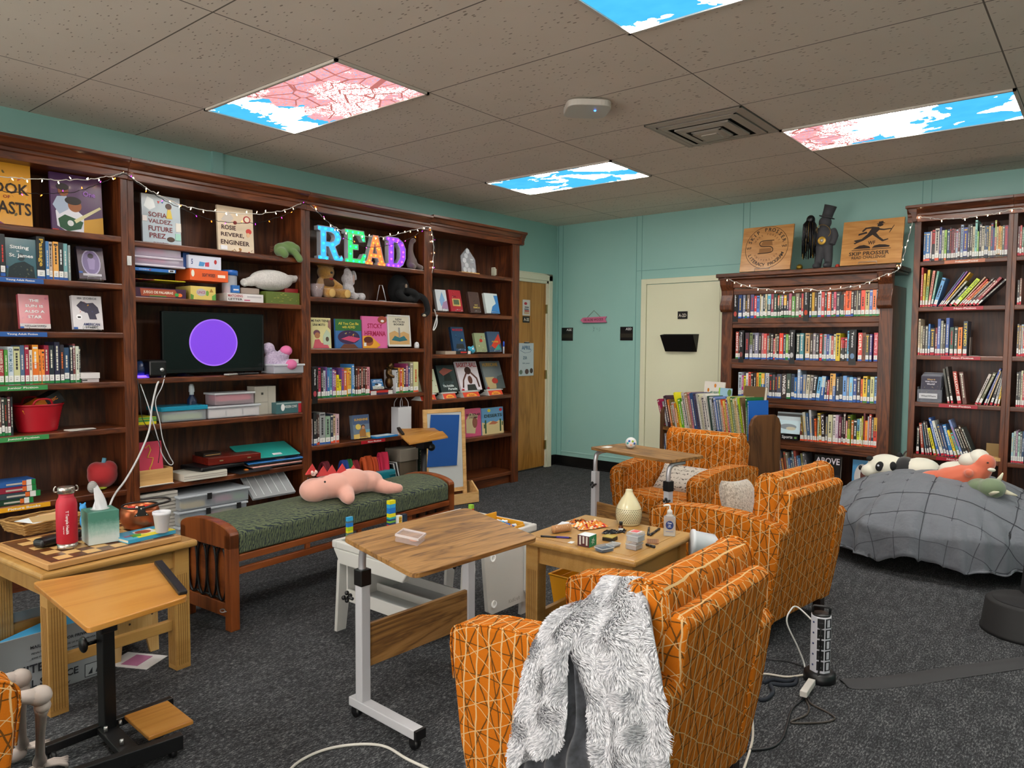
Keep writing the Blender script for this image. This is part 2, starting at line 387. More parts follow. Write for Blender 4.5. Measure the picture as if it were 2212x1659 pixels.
bookcase('dark oak end bookcase beside the oak door with display books', (0, 4.506, 0), Q, 1.257, 2.497, BX-.002, SH[4], .044, .105, crn_over=(0, .05))
# pin holes down the side posts
RS = [2.047, 1.698, 1.326, .962, .555, .16]
bookcase('dark oak bookcase with leaning non fiction books at the right edge', tuple(wall_p(3.752, 0, 0)), -WA, .637, 2.475, .35, RS, .045, .03, crn_over=(.05, 0))
bookcase('dark oak bookcase cut off by the right edge of the picture', tuple(wall_p(4.389, 0, 0)), -WA, 1.2, 2.475, .35, RS, .026, .04)
# the older bookcase with scrolled brackets
MS = [1.632, 1.27, .936, .585, .16]
bc = bookcase('old walnut bookcase with scrolled corner brackets under two wooden plaques', tuple(wall_p(2.215, .03, 0)), -WA, 1.42, 1.93, .39, MS, .1, .1, cornice=False, wd=WM, back=True, th=.05)
q = MB(); q.b2((-.03, -.47, 1.995), (1.45, 0, 2.03), WM('x')); q.b2((-.015, -.455, 1.975), (1.435, 0, 1.995), WM('x')); q.build('top_board', bc, .006)
q = MB(); q.b2((.02, -.41, 1.90), (1.4, -.37, 1.975), WM('x')); q.b2((.08, -.395, 1.84), (1.34, -.37, 1.895), WM('x')); q.build('frieze', bc, .006)
for x0, x1 in ((.0, .11), (1.31, 1.42)):
    pr = [(.37, 1.975), (.455, 1.975), (.445, 1.93), (.415, 1.88), (.41, 1.84), (.425, 1.79), (.442, 1.75), (.438, 1.71), (.42, 1.69), (.37, 1.69)]
    X = Matrix(((0, 0, 1, x0), (-1, 0, 0, 0), (0, 1, 0, 0), (0, 0, 0, 1))); q = MB(X); q.prism(pr, x1-x0, WM('z')); q.build('corner_bracket', bc, .006, 3)
for z in MS[:4]: MB().b2((.1, -.384, z-.085), (1.32, -.37, z-.05), WM('x')).build('shelf_rail', bc, .004)
# ---------------------------------------------------------------- books
NAMES = {'black': '1c1c1c', 'dark brown': '3a2620', 'brown': '6a4428', 'tan': 'c8a878', 'cream': 'd8d0b8', 'white': 'e4e4e4', 'grey': '8a8a8a', 'dark red': '7a2430', 'red': 'c8342c',
         'pink': 'd880a0', 'orange': 'e8803c', 'yellow': 'e0cc30', 'green': '5ca048', 'dark green': '24483a', 'teal': '4c9494', 'light blue': '88b8d8', 'blue': '2c68b0', 'navy': '24304c', 'purple': '6a4a88', 'slate': '50586c'}
def cname(h):
    a = lin(h); return min(NAMES, key=lambda k: sum((x**.45-y**.45)**2 for x, y in zip(a[:3], lin(NAMES[k])[:3])))
ORD = 'first second third fourth fifth sixth seventh eighth ninth tenth eleventh twelfth thirteenth fourteenth fifteenth sixteenth seventeenth eighteenth nineteenth twentieth'.split()
TENS = {20: 'twenty', 30: 'thirty', 40: 'forty', 50: 'fifty'}
def ordn(i):
    if i <= 20: return ORD[i-1]
    t, r = divmod(i, 10)
    return TENS[t*10]+('-'+ORD[r-1] if r else '') if r else {3: 'thirtieth', 4: 'fortieth', 5: 'fiftieth'}[t]
RN = random.Random(7)
PAGE = 'd8d0bc'
BAND = {'g': '1c7a3c', 'b': '2a5aa8', 'r': 'c01c34', 'o': 'e0502c', 'k': '2c2c30'}
def spine_book(F, w, h, d, col, style, txt=None, tcol=None, col2=None, lean=0.0):
    """F: frame at the book's lower left front corner; lean>0 tips the top to the right"""
    if lean > 0: F = F @ T(w*cos(lean), 0, 0) @ RZ(-lean) @ T(-w, 0, 0)
    elif lean < 0: F = F @ RZ(-lean)
    q = MB(F); m = M(col, .4, coat=.3); bt = min(.0025, w*.2)
    q.b2((0, 0, -.003), (w, h, 0), m); q.b2((0, 0, -d), (bt, h, -.003), m); q.b2((w-bt, 0, -d), (w, h, -.003), m)
    q.b2((bt, .002, -d+.004), (w-bt, h-.004, -.003), M(PAGE, .8))
    z = .0006
    if col2: q.b2((.0003, h*.55, 0), (w-.0003, h-.001, z*.6), M(col2, .4))
    lum = sum(lin(col)[:3]); tc = tcol or ('d8d4c4' if lum < .9 else '2a2a30')
    if RN.random() < .25 and not tcol: tc = RN.choice(['d8b040', 'e0e0e0', 'c83c34', '20242c'])
    lo = .058 if style != 'n' else .02
    if txt: q.text(txt, .02, M(tc, .5), F @ T(w/2, (h+lo)/2, z) @ RZ(-pi/2) if 0 else T(w/2, (h+lo)/2, z) @ RZ(-pi/2), w=(h-lo)*.86, h=w*.62)
    elif w > .009:
        y = lo+.012+RN.random()*.02; end = h*(.72+.2*RN.random())
        while y < end:
            s = .006+RN.random()*.016; q.b2((w*.34, y, 0), (w*.64, min(y+s, end+.004), z), M(tc, .5)); y += s+.0035
        if RN.random() < .4: q.b2((w*.12, h-.022, 0), (w*.88, h-.012, z), M(tc, .5))
    if style != 'n':
        o = RN.choice([0, 0, 0, .008]); 
        q.b2((w*.06, .016+o, 0), (w*.94, .05+o, z), M('e4e4e0', .5)); q.b2((w*.3, .026+o, z), (w*.62, .029+o, z+.0002), M('6a6a6a')); q.b2((w*.3, .036+o, z), (w*.7, .038+o, z+.0002), M('6a6a6a'))
        q.b2((0, .002, 0), (w, .0155+o*.5, z), M(BAND[style], .45))
    return q.build('book')
def row(side, plane, zs, base_px, spec, shelf, style, deft, depth=.15, group=None, jit=.01, start=1):
    """spec: px,w,colour,top px,dx px (lean),style,colour2,text"""
    at = at_x if side == 'L' else at_w; right = (0, 1, 0) if side == 'L' else WE
    n = start
    for s in spec.split(';'):
        s = s.strip()
        if not s: continue
        a = [x.strip() for x in s.split(',')]+['']*8
        px = float(a[0]); wpx = float(a[1]); col = a[2]; top = float(a[3]) if a[3] else deft; dx = float(a[4]) if a[4] else 0
        st = a[5] or style; c2 = a[6] or None; tx = a[7] or None; tc = a[8] if len(a) > 8 and a[8] else None
        p0 = at(px, base_px, plane); p1 = at(px+wpx, base_px, plane); pt = at(px+dx, top, plane)
        r = Vector(right); w_ = max((p1-p0).dot(r)-.0006, .005); tilt = math.atan2((pt-p0).dot(r), pt.z-zs) if abs(dx) > 1.5 else 0
        hh = min(math.hypot(pt.z-zs, (pt-p0).dot(r) if tilt else 0), .36)
        if not a[3]: hh += (RN.random()-.6)*jit
        if tilt: w_ *= cos(tilt)
        nn = WN if side == 'W' else Vector((-1, 0, 0)); p0 = p0+nn*(RN.random()*.012)
        F = frame((p0.x, p0.y, zs+.0005), right, (0, 0, 1))
        o = spine_book(F, w_, hh, depth, col, st, tx, tc, c2, tilt)
        thick = 'slim' if w_ < .022 else ('thick' if w_ > .036 else 'standing'); cn = cname(col)
        if tilt and abs(tilt) > .08: thick = 'leaning'
        tag(o, f'{thick} {cn} book, {ordn(n)} from left on {shelf}', 'book', group or 'books on '+shelf); n += 1
    return n
def art(q, items, w, h):
    """flat printing in the frame of a cover"""
    z = .0008
    for e in items:
        k = e[0]; z += .0003
        if k == 'r': q.b2((e[1]*w, e[2]*h, 0), (e[3]*w, e[4]*h, z), M(e[5], .4))
        elif k == 'e': q.prism([(e[1]*w+cos(2*pi*i/20)*e[3]*w, e[2]*h+sin(2*pi*i/20)*e[4]*h) for i in range(20)], z, M(e[5], .4))
        elif k == 'p': q.prism([(x*w, y*h) for x, y in e[1]], z, M(e[2], .4))
        elif k == 't': q.text(e[1], .03, M(e[6], .4), T(e[2]*w, e[3]*h, z+.0002), w=e[4]*w, h=e[5]*h)
        elif k == 'l': q.tube([(x*w, y*h, z) for x, y in e[1]], e[3], M(e[2], .4), 5)
        elif k == 's':  # scattered marks
            for i in range(e[1]): 
                x = e[2]+RN.random()*(e[4]-e[2]); y = e[3]+RN.random()*(e[5]-e[3]); s = .012+RN.random()*.03
                q.prism([(x*w+cos(2*pi*j/7)*s*w, y*h+sin(2*pi*j/7+i)*s*h*(.5+RN.random()*.6)) for j in range(7)], z, M(RN.choice(e[6]), .4))
def cover(side, plane, zs, x0, x1, top, col, items, label, lean=.1, t=.018, group=None, name='book', cat='book', stand=None, base=None, pages=True, basep=None):
    """a book or card facing out; x0,x1 left and right in the photograph at its foot"""
    at = at_x if side == 'L' else at_w; right = Vector((0, 1, 0)) if side == 'L' else WE
    nr = Vector((1, 0, 0)) if side == 'L' else -WN
    by = base if base is not None else (top+70)
    p0 = at(x0, by, plane); p1 = at(x1, by, plane); w_ = (p1-p0).dot(right); tz = at((x0+x1)/2, top, plane).z
    h_ = (tz-zs)/cos(lean)
    upv = Vector((0, 0, 1))*cos(lean)-nr*sin(lean)
    o = Vector((p0.x, p0.y, zs+t*sin(lean)+.001))
    F = frame((0, 0, 0), right, upv)
    b = thing(name, label, cat, o, 0, group)
    q = MB(F); m = M(col, .3, coat=.5); q.b2((0, 0, -.0025), (w_, h_, 0), m); 
    if pages: q.b2((0, 0, -t), (w_, h_, -t+.0025), m); q.b2((0, 0, -t+.0025), (.0025, h_, -.0025), m)
    art(q, items, w_, h_); q.build('front_cover' if name == 'book' else 'face', b)
    if pages: MB(F).b2((.003, .002, -t+.0026), (w_-.004, h_-.003, -.0026), M(PAGE, .8)).build('pages', b)
    if stand:
        s = thing('book_stand', stand, 'book stand', (o.x, o.y, zs), 0, 'wire book stands'); q = MB(frame((0, 0, 0), right, (0, 0, 1))); wm = M('c8ccd0', .25, .8)
        for k in (.25, .75):
            q.tube([(w_*k, .022, .020), (w_*k, .003, .022), (w_*k, .003, -t-.02), (w_*k, h_*.62, -t-.012-h_*.62*math.tan(lean)), (w_*k, .004, -t-.1)], .0016, wm, 6)
        q.tube([(w_*.25, .022, .020), (w_*.75, .022, .020)], .0016, wm, 6); q.build('wire_frame', s)
    return b, F, w_, h_
TOPR = 'the top shelf of the right bookcase'
def B(x0, x1, x2='', *a): pass
# middle bookcase
P = .425
row('W', P, MS[0], 688, '1594,8,1d3a6e,637,,b;1603,6,7d84a0,630,,b;1608.5,4,1a2018;1612.5,6,7a6458,634,,b;1620,7.5,55527c,634,,b;1628,5,d8323c,640,,r;1633.5,6,5a86cc,639;1639.6,2.4,cdbb8a;1642,4.5,c9c9c0,640;1646.6,5,24404c,634;1651.7,4,cfc4a0;1656,7.5,234a55,633,,g,5ab0d0;1663.7,6,9c3a50,633;1670,8,1a3a30,635;1678.3,4,27302c,638,,g,c86040;1682.5,4,1c1c20,638,,g,5aa048;1686.7,4.5,1a2028,638,,g,8060a0;1691.3,6,16202c,638,,g,e8b020;1697.4,5,30203a,638;1702.6,5.5,b0607a,634;1708.5,7,6aa054,640;1717,7.5,8a7f74,634;1724.7,4.8,221a1a,637,,r;1729.6,4.6,c8404e,634', 'the top walnut bookcase shelf', 'g', 635)
row('W', P, MS[0], 688, '1747,4.5,1a1f1c,633,,b;1752,6,c89a28,631;1758.3,6,3a2a22,632;1765,7.5,b9b9c2,632,,b;1773,6.5,c8403c,630,,r;1780,4,234040;1784.5,9,d8542a,629,,b;1793.8,6,1c2438,632;1800,5,e0607a,631;1805.3,7,3c3a44,632,,b;1812.5,2.6,1a1a1a;1815.3,6,20302c,637;1821.6,3,d85a3a,632;1825,12,f06020,625,,b,,Dragon Hoops,20242c;1837.4,5.5,3a2020,629,,b;1843,5,2a1a1a,627;1848.3,2.4,b0a890,627;1851,7,2a2224,627;1858.3,8.5,f0503c,627;1867.2,9,c8b078,627;1876.5,6.5,5a74c0,625;1883.3,8,f0824a,625;1891.6,5,7a8ca0,625;1896.8,3,f07a3c,627;1900,6,222428,626', 'the top walnut bookcase shelf', 'g', 631, start=25)
row('W', P, MS[1], 778, '1588,6,b04a3a,717,,g,,HOOPS,f0f0f0;1594.4,2.8,1c1a16,723;1608.5,8,4a3540,719;1617.5,6,a8a8b8,719,,b,7d8a50;1624,4.5,1c1c20,723;1629,8.6,7c7a90,719,,b;1638,5,2a2420,722;1643.3,5,b07078,720;1648.6,6.5,d8504c,721;1655.4,4.4,8a8a86,725;1660,3.6,2e2622,720;1663.8,5,3a3236,721;1669,3.4,c03848,731,,r;1672.6,3.4,c8b090,722;1676.2,5.6,1e1a18,724;1682,8.4,e83c20,720,,b;1690.7,4.6,22305a,722;1695.5,6,86b850,722,,g;1701.8,4.4,2a2a1e,722;1718.7,7.8,20302a,720,,b;1726.8,8,4a8c96,720,,b;1738,9.5,c8a070,720,,b;1748,6,3a2a26,722,,b;1754.6,6,8c8088,720;1761,7,222226,722,,b,,ready steady,e8e8e8;1768.4,5.4,d8402c,721,,r;1774,4,2c4030,722;1778.3,5.4,9ab0c4,722,,g;1784,5.4,3c4a90,722,,b;1789.7,4,b0c4c0,725;1794,5.2,b85048,726;1799.5,4.6,c8c8b0,722;1804.5,9,d8b818,720,,n;1814,4.4,181818,729,,k,c03038;1818.8,4.4,222,729,,k,c03038;1823.5,4.6,18181c,729,,k,c03038;1828.6,6.4,6ab0d0,715;1852,9,d83c34,719,,b,,GIRL,f0e0d0;1861.4,7,6a3414,719,,n;1868.8,7.4,4a4a40,722;1877.4,5,4a3a80,722;1886,8.6,c03040,719,,b,,THE HATE U,e8c0c8;1895.6,8,7a2a34,714,,b', 'the second walnut bookcase shelf', 'b', 721)
row('W', P, MS[2], 866, '1593,7.6,b8c4d0,804;1601,3.8,c03088,811;1605,4.4,d8d020,812;1609.7,4.8,e0e0e0,806;1614.8,5.6,e8604c,804;1620.7,5,1c1c1c,806;1626,5.6,2e2220,806;1632,4.8,e8902c,805;1637,5.4,90c850,805;1643,7.4,2c68ac,806,,n,e8b040;1651,8,c8c8c8,806,,b,,I CAN READ,44484c;1659.7,7,2a2a28,807,,b,,,c83428;1667.2,5,4a4a54,809;1672.6,4.2,2a2024,812;1677.2,9.6,4a4e60,808;1687.2,10.4,3a2a28,807,,n,,WINGER,f0ece8;1697.8,9,3c4c44,807,,g;1707.5,7,38465c,808;1715,5.4,2c70b8,815;1720.8,6,a8b8cc,798,,b;1727.2,4.6,2c5ca0,811;1732.2,6.6,8a92a4,809;1739.4,6.6,c8c0a8,810,4,;1746.5,5.6,b0a8a0,811,5;1752.6,7.6,282c30,812,6;1760.6,8,6ab0dc,815,7;1769,9,2458a0,813,6,n,a8c8d8;1779,4.6,20242c,822,4;1784,4.4,b0404c,821,3;1790,6.6,d8a050,807,3;1797,6,2c5a9c,807,2,n,e0a850;1803.8,7.4,1e242c,814;1811.8,6.6,2a2c28,813;1819,8,6a9cd8,812;1827.4,4.8,8c8c92,815;1832.8,7.8,80c0e8,815;1841.5,7,3c5494,816;1849.5,7.4,3a2828,814;1857.6,4.2,e86a28,819;1862.3,9,e8c030,813,,g;1872,5.6,2c6070,820;1878.5,8.2,d0cc90,814,,g;1887.3,5.2,6a98c8,814;1893,5,7a7a7c,814', 'the third walnut bookcase shelf', 'b', 808)
row('W', P, MS[3], 960, '1727,5,702820,915;1733,3.6,6a5a30,898,-4;1737.5,6,b0b0a8,891,-5;1744,5,3a5a80,893,-4;1749.6,4.6,b8b8bc,886,-3;1755,4.6,404858,900,-3;1760,3.6,e8682c,905,-2;1764,3.4,8ca080;1768,6,c8a840,893,-3;1774.6,7,302428,895,-2,o,,LOVE,e8e8e8;1782,4,7a7a7a,900;1787,9,c8c4a0,896;1797,6,d8d4d0,897;1803.5,6,b89cb0,896;1810,6,6a2440,900;1816.4,3,3a342a;1820,5,2e1418,892;1825.3,3.6,d08078,909;1829.3,6.4,8cb03c,897,,o,20201c;1837,4.6,c86a28,908;1842,7,20282a,906,,o,,,e8e8e8;1849.5,6.2,c8d83c,905,,o,5a90b0;1856,3.6,d8d8a0,904;1860,2.8,a8a028;1863,3.4,6a3438,893;1866.6,6,f07c20,909;1872.7,2.6,b0b0b8,900;1875.5,4.8,b84c3c,895;1880.6,4.8,28384c,902;1885.6,7.4,d84c38,902,,o,c8a040', 'the fourth walnut bookcase shelf', 'o', 900)
row('W', P, MS[4], 1062, '1676,4,a8a838,993,-8;1680,4,c8b890,992,-8;1685,5,8a4a70,986,-9;1690,4,5a5a60,974,-10;1695,4,b86850,990,-9;1699.5,5,7a5a3a,976,-9;1704.6,4,8a8478,978,-9;1709,4,5c78a8,990,-8;1713.4,4,4a6080,988,-8;1717.6,4,56707a,975,-9;1722,5,8a3c30,974,-9;1727.6,4,4a6a90,985,-8;1731.8,4,5a80b0,990,-8;1736,4,7a7a50,980,-8;1740.4,4,6c6c70,979,-8;1745,4,48484c,981,-8', 'the bottom walnut bookcase shelf', 'n', 985)
b_, F, w_, h_ = cover('W', .40, MS[4], 1755, 1813, 986, '141416', [('t', 'ABOVE', .5, .86, .9, .17, 'e8e0e8'), ('r', .05, .1, .95, .5, '2a2a30')], 'large black book titled ABOVE on the bottom shelf of the walnut bookcase', base=1062, t=.03)
cover('W', .39, MS[4], 1838, 1885, 996, '4a90c0', [('e', .45, .55, .35, .35, 'c8c4c0'), ('e', .5, .6, .12, .2, '5a2a20'), ('p', [(.4, .1), (.6, .1), (.55, .5)], 'c82c48')], 'blue picture book with a brown and white figure behind the grey quilted pile', base=1062, t=.012)
# genre dividers
def divider(side, plane, zs, px, wpx, top, txt, col2, label, drop=.03):
    at = at_w if side == 'W' else at_x; right = WE if side == 'W' else Vector((0, 1, 0)); nr = -WN if side == 'W' else Vector((1, 0, 0))
    p = at(px, 700 if side == 'W' else 830, plane); h = at(px, top, plane).z-zs; w_ = (at(px+wpx, 700, plane)-at(px, 700, plane)).dot(right)
    d = thing('shelf_divider', label, 'divider', p+Vector((0, 0, zs-p.z+.0005)), 0, 'black genre dividers'); F = frame((0, 0, 0), right, (0, 0, 1))
    K = M('121214', .35); q = MB(F); q.b2((0, 0, -.15), (w_, h, 0), K); q.build('block', d, .002)
    q = MB(F); ww = w_*.55 if not drop else w_; q.b2((0, -drop, nr.length*.002), (w_, h*.96, .006), K)
    q.text(txt, .02, M('dcdcdc', .5), T(w_*.5, h*.68, .0066) @ RZ(-pi/2), w=h*.5, h=w_*.34 if ' ' in txt else w_*.3)
    q.prism([(w_*.5+cos(a)*w_*.3, h*.16+sin(a)*h*.09) for a in [2*pi*k/16 for k in range(16)]], .0006, M(col2), z0=.006); q.build('sign_face', d); return d
divider('W', P-.01, MS[0], 1583, 10.6, 628, 'Basketball', 'b8483c', 'black Basketball divider with a red drawing at the left of the top shelf')
divider('W', P-.01, MS[0], 1734.6, 11.8, 622, 'Baseball', 'c04828', 'black divider with white lettering in the middle of the walnut top shelf')
divider('W', P-.01, MS[1], 1597.4, 10.6, 714, 'Football', '8a4a48', 'black Football divider on the second shelf of the walnut bookcase')
divider('W', P-.01, MS[1], 1706.6, 11.6, 713, 'Soccer', 'b8b8b8', 'black Soccer divider with a ball drawing on the second walnut shelf')
divider('W', P-.01, MS[1], 1835.6, 15.6, 712, 'Tennis', '6a86a8', 'black Tennis divider with blue and green shapes on the second walnut shelf')
cover('W', .41, MS[3]+.045, 1674, 1727, 893, 'a8b8c0', [('r', 0, 0, 1, .62, 'c8e0e8'), ('e', .5, .32, .34, .13, '8a949c'), ('e', .62, .24, .2, .08, 'c8c0a8'), ('r', 0, .8, 1, .92, '4a4a4c')], 'glossy book showing a grey whale on the black Sports riser', lean=.3, base=945, t=.02)
p = at_w(1675, 960, .43); q = MB(frame((p.x, p.y, MS[3]), WE, (0, 0, 1))); q.b2((0, .001, -.1), (.19, .04, 0), M('18181a', .4)); q.text('Sports', .02, M('e8e8e8'), T(.1, .022, .001), w=.09)
q.prism([(.17+.012*cos(k*.5), .022+.009*sin(k*.5)) for k in range(12)], .001, M('7ab060')); tag(q.build('display_riser', None, .003), 'black display riser lettered Sports on the fourth walnut shelf', 'display riser')
# right bookcase
P = .345
row('W', P, RS[0], 566, '1993.5,4,2c68a8,502,,o;1998,9.5,3070b0,502,,o;2008,3,d0b8b8,500;2011.5,6,303038,497,,k,c83c40;2018,9,c8c0b8,494,,o;2028,4,4c5090,491;2032.5,5,c8ccb8,498;2038,5,98c058,497,,o;2044,5,304870,496;2049.3,3.2,30302c;2053,5,8c3844,494;2058.4,3.8,703038,495;2062.4,4.6,a8b8cc,496;2067.3,5,5c2c34,493;2073,5.6,90a4c0,486;2079,9,24368c,492;2088.5,4.4,2a2c30,486;2093.2,4.6,222428,485;2098.2,5.6,b8b090,490;2104,4.8,80c0b8,476;2109,3.4,80b040,500;2112.8,5.4,20242c,484;2118.6,6,c0b8a0,489;2125,3.8,3c5068,488;2129,3.6,2c5078,488;2133,4.2,c8b070,488;2137.5,5,36486a,482;2142.8,3,2c3c80;2146,4,b04828,476,,k,90b848;2150.4,3.8,c8b888,490;2154.4,3.8,e09838,488;2158.4,4.2,c8a050,489;2163,4.2,506058,487;2167.5,7,8c2848,487;2174.8,4,40508c,488;2179,4.2,4a4848,487', 'the Professional shelf of the right bookcase', 'k', 490, jit=.02)
row('W', P, RS[1], 666, '1987,4,b82c20,578,4;1992,4.4,d8b830,591,4;1997,5.4,90b878,583,7,r,d8b030;2003.4,5,e8907c,585,12;2009,4.4,5ca090,586,15;2014.5,8,5c9cd0,601,21;2026,3,2c4870,588,56;2029.5,3.6,7c4898,587,58;2033.6,3.4,e8b040,589,60;2038,5,8a8878,608,48;2049,7,223c44,620,38;2058,11,c8e020,605,52,r,,DEATH IN THE ZONE,20301c;2069,3.6,c8a888,599,58;2073.4,4.4,d8402c,604,58;2079,5,f08030,609,54;2085,5,4a3c3c,602,60;2091.4,7,5a2418,606,58;2099.6,8,a01c2c,601,60;2108,6,2a2a2e,602,66', 'the first right Non-Fiction shelf', 'r', 600)
row('W', P, RS[2], 770, '1982,4,d8c0a0,689;1986.6,4.2,b8b090,704;1991.6,4.6,3a3024,705;1997.4,5,6a6a64,704;2003.4,4,2c70b8,700;2008,9,26242c,709;2018,4.4,8a2430,708;2023,6.4,3c5ca8,689;2030,5,8a8a7c,693;2035.8,4.2,4a4438,699;2041,7,3054a0,687;2050,8,245044,707;2059.5,7,2c3c38,706;2067.8,9,f08020,707;2078.6,9,243448,694,,r,,STAMPED,e8c840', 'the second right Non-Fiction shelf', 'r', 700)
row('W', P, RS[3], 872, '2047,4.6,4a4a40,797,-11;2054,5,302c24,793,-12;2068,8.4,b84030,803,-11,r,,FALLOUT,f0e8e0;2079,9,5a2c20,804,-8,n;2105,6,c8bcb4,809,31;2112.5,6.6,5a5c38,806,34;2124,4.4,2044a0,797,35;2130,3,c8a878,803,30;2137,6,202024,800,28;2146.5,5,b8b8b8,798,23;2154,4,e8c030,812,14', 'the third right Non-Fiction shelf', 'r', 800)
row('W', P, RS[4], 985, '1978,6,1c1c1a,922;1990,6,983420,914,-5;1999,3,4a6878,915,-9;2003.6,4,28283a,910,-10;2009,4.4,3a2c26,911,-11;2017,6,e8d820,925,-14,r,,,20241c;2025.5,5,3068b8,903,-20,r,,;2032.5,7.4,d8d8cc,910,-22;2041,5,34507c,918,-18;2047,5,3a4a78,920,-18;2053,8,2c78b8,918,-18;2063,5.6,e8c828,930,-18;2070.6,6,58a0a0,936,-19;2078,5,7c94c8,908,-30;2085,5,2a2c2c,925,-25;2091,5,30281f,925,-26;2097.4,5,4a3828,920,-29;2104,4,384440,925,-28', 'the lowest right bookcase shelf', 'r', 915)
for zi, (bp, top, cs) in enumerate(((552, 486, '5a2028 b83030 2c6a4c c04040 8a8a8a'), (668, 600, '302c2c 7a4a3a'), (772, 700, '5a5a5a 8a6a4a 9ab0c4 c83c34'), (880, 800, '202428 3a3a3a c8c8a8 b83040 d8c8a0'), (1000, 930, '9cc0cc b0c0b8 8a6a88 a8d0c0 9a9a98 2c4868'))):
    x0 = 2197-zi*1.2 if zi < 4 else 2183; sp = ';'.join(f'{x0+i*4.6},4.2,{c},{top+RN.random()*8:.0f}' for i, c in enumerate(cs.split()))
    row('W', P, RS[zi], bp, sp, f'{["the top","the second","the third","the fourth","the fifth"][zi]} shelf of the rightmost cut-off case', 'r', top)
# left bookcases
P = BX-.03
row('L', P, SH[1][1], 602, '-8,9,8a8a80,507,,b;2,11,22262a,505,,b;82,18.5,1d2228,510,,b,,Passage,d8b040;101.5,6.6,4a80b8,521;108.5,7.5,c8b8a8,522;117,11,e8a850,522;128.5,10.5,22282c,524;139.6,9,80b8bc,526;149.5,4,8a9698,530,,n', 'the upper Young Adult shelf', 'b', 522)
row('L', P, SH[1][3], 834, '-10,9,6a6058,755;0,11,a03038,755,,g,,FARMER BOY,e0c8b8;12,7,4c9038,756;19.6,12,c8d4dc,749,,g,,OF PLUM CREEK,3a6a8a;32.2,14,c8c898,749;46.6,9,4c6484,746;56.2,9,9c2440,746;65.8,6.6,e0d4c0,756;72.8,13.2,e07020,745,,g,f0a030;86.4,5.6,e8903c,755;92.4,6,f08c38,755;98.8,10,98203c,746;109.2,11,1c242e,746;120.8,11.2,24223e,739;133,8.4,2a2430,745,,g,,,f07830;141.8,11,2c4868,751;153.2,6.8,20222e,746;160.3,5.2,7c3838,743;165.8,6.8,d0d4c4,748;172.8,4,2a3038,750', 'the upper Junior Fiction shelf', 'g', 750)
row('L', P, SH[1][4], 945, '-9,8,7a5a50,858;0,4.6,70504a,858;5,6.6,3a3a3c,859;12,6.4,2a3a28,860;19,6.6,5a2834,858;26,4.6,22262c,858,,n', 'the lower Junior Fiction shelf', 'g', 858)
row('L', P, SH[3][3], 862, '686,3,3a2a22,794;689.3,5,d04868,795;694.6,4.4,28282c,795;699.4,5.4,b8bcc4,801;705.2,3.4,6a4a88;709,5,3c78b0,800;714.3,4.6,60a0b8;719.2,4.4,8860a0,798;724,4.6,b0505c,800;729,5,e0d020,810;734.2,4.6,e0d020,820;739,5,6a4a90,795;744.4,6.4,d06a2c,799;751.2,4.6,e0a838,802;756.2,4.6,e8c050,795;761,4.8,4484c4,787;766,3.6,2a2420,795;769.8,3.8,3a1c18;773.8,3.8,7a3424;777.8,3.8,2a1c16;781.8,3.8,8a4434;785.8,3.6,1c1814;789.6,3.6,6a2820;793.4,6.6,d89098,793;855.6,3.6,c8ccd0,800;859.4,2.8,282420,796;862.4,3.4,d8a040,795;866,4,c84038,796;870.2,3,e8a83c,795;873.4,5,3c2c50,795;878.6,5,8c3060,786;883.8,3.4,3a5a8c,792;887.4,6.6,98907c,783;894.4,10.6,c8c890,782,,o,,,c85a28', 'the graphic novel shelf', 'g', 794)
row('L', P, SH[3][4], 962, '672.5,4.6,c8b8b4,906,,b;678,6.8,202428,893,,b;685,3.6,3a2820;688.8,3.6,4a3838;692.6,12.4,9ca0a0,892,,b;705.2,10.4,8ca890,900,,b;716,5.8,2c3448,895;722,4.6,c8b088,897;727,6.6,d0b0b8,895', 'the shelf above the orange bags', 'o', 895)
divider('L', P+.02, SH[3][3], 673.4, 11.6, 793, 'Graphic Novels', 'a83848', 'black Graphic Novels divider at the left end of its shelf', .035)
# names of the sections on the shelf edges
def edge(side, plane, x0, x1, z, txt, col, label, yb):
    at = at_x if side == 'L' else at_w; right = Vector((0, 1, 0)) if side == 'L' else WE
    a = at(x0, yb, plane); b = at(x1, yb, plane); w_ = (b-a).dot(right); q = MB(frame((a.x, a.y, z), right, (0, 0, 1)))
    q.b2((0, -.030, 0), (w_, -.004, .0015), M(col, .35)); q.text(txt, .02, M('e8e4dc', .5), T(w_*.55, -.017, .002), w=min(w_*.55, .19), h=.013)
    tag(q.build('shelf_label'), label, 'shelf label', 'printed labels on shelf edges')
EX = BX+.0035
edge('L', EX, -20, 94, SH[1][1], 'Young Adult Fiction', '2a5aa0', 'upper blue Young Adult Fiction label on the shelf edge', 608)
edge('L', EX, -20, 102, SH[1][2], 'Young Adult Fiction', '2a5aa0', 'lower blue Young Adult Fiction label under the display books', 727)
edge('L', EX, -20, 103, SH[1][3], 'Junior Fiction', '3c8a4c', 'green Junior Fiction label under the long row of spines', 840)
edge('L', EX, -20, 106, SH[1][4], 'Junior Fiction', '3c8a4c', 'green Junior Fiction label under the red basket', 950)
edge('L', EX, -20, 109, SH[1][5], 'Picture Books', 'e0a020', 'yellow Picture Books label on the lowest shelf edge', 1100)
edge('L', EX, 780, 832, SH[3][4], 'Non Fiction', 'a81c28', 'red Non Fiction label under the shelf with the white bag', 963)
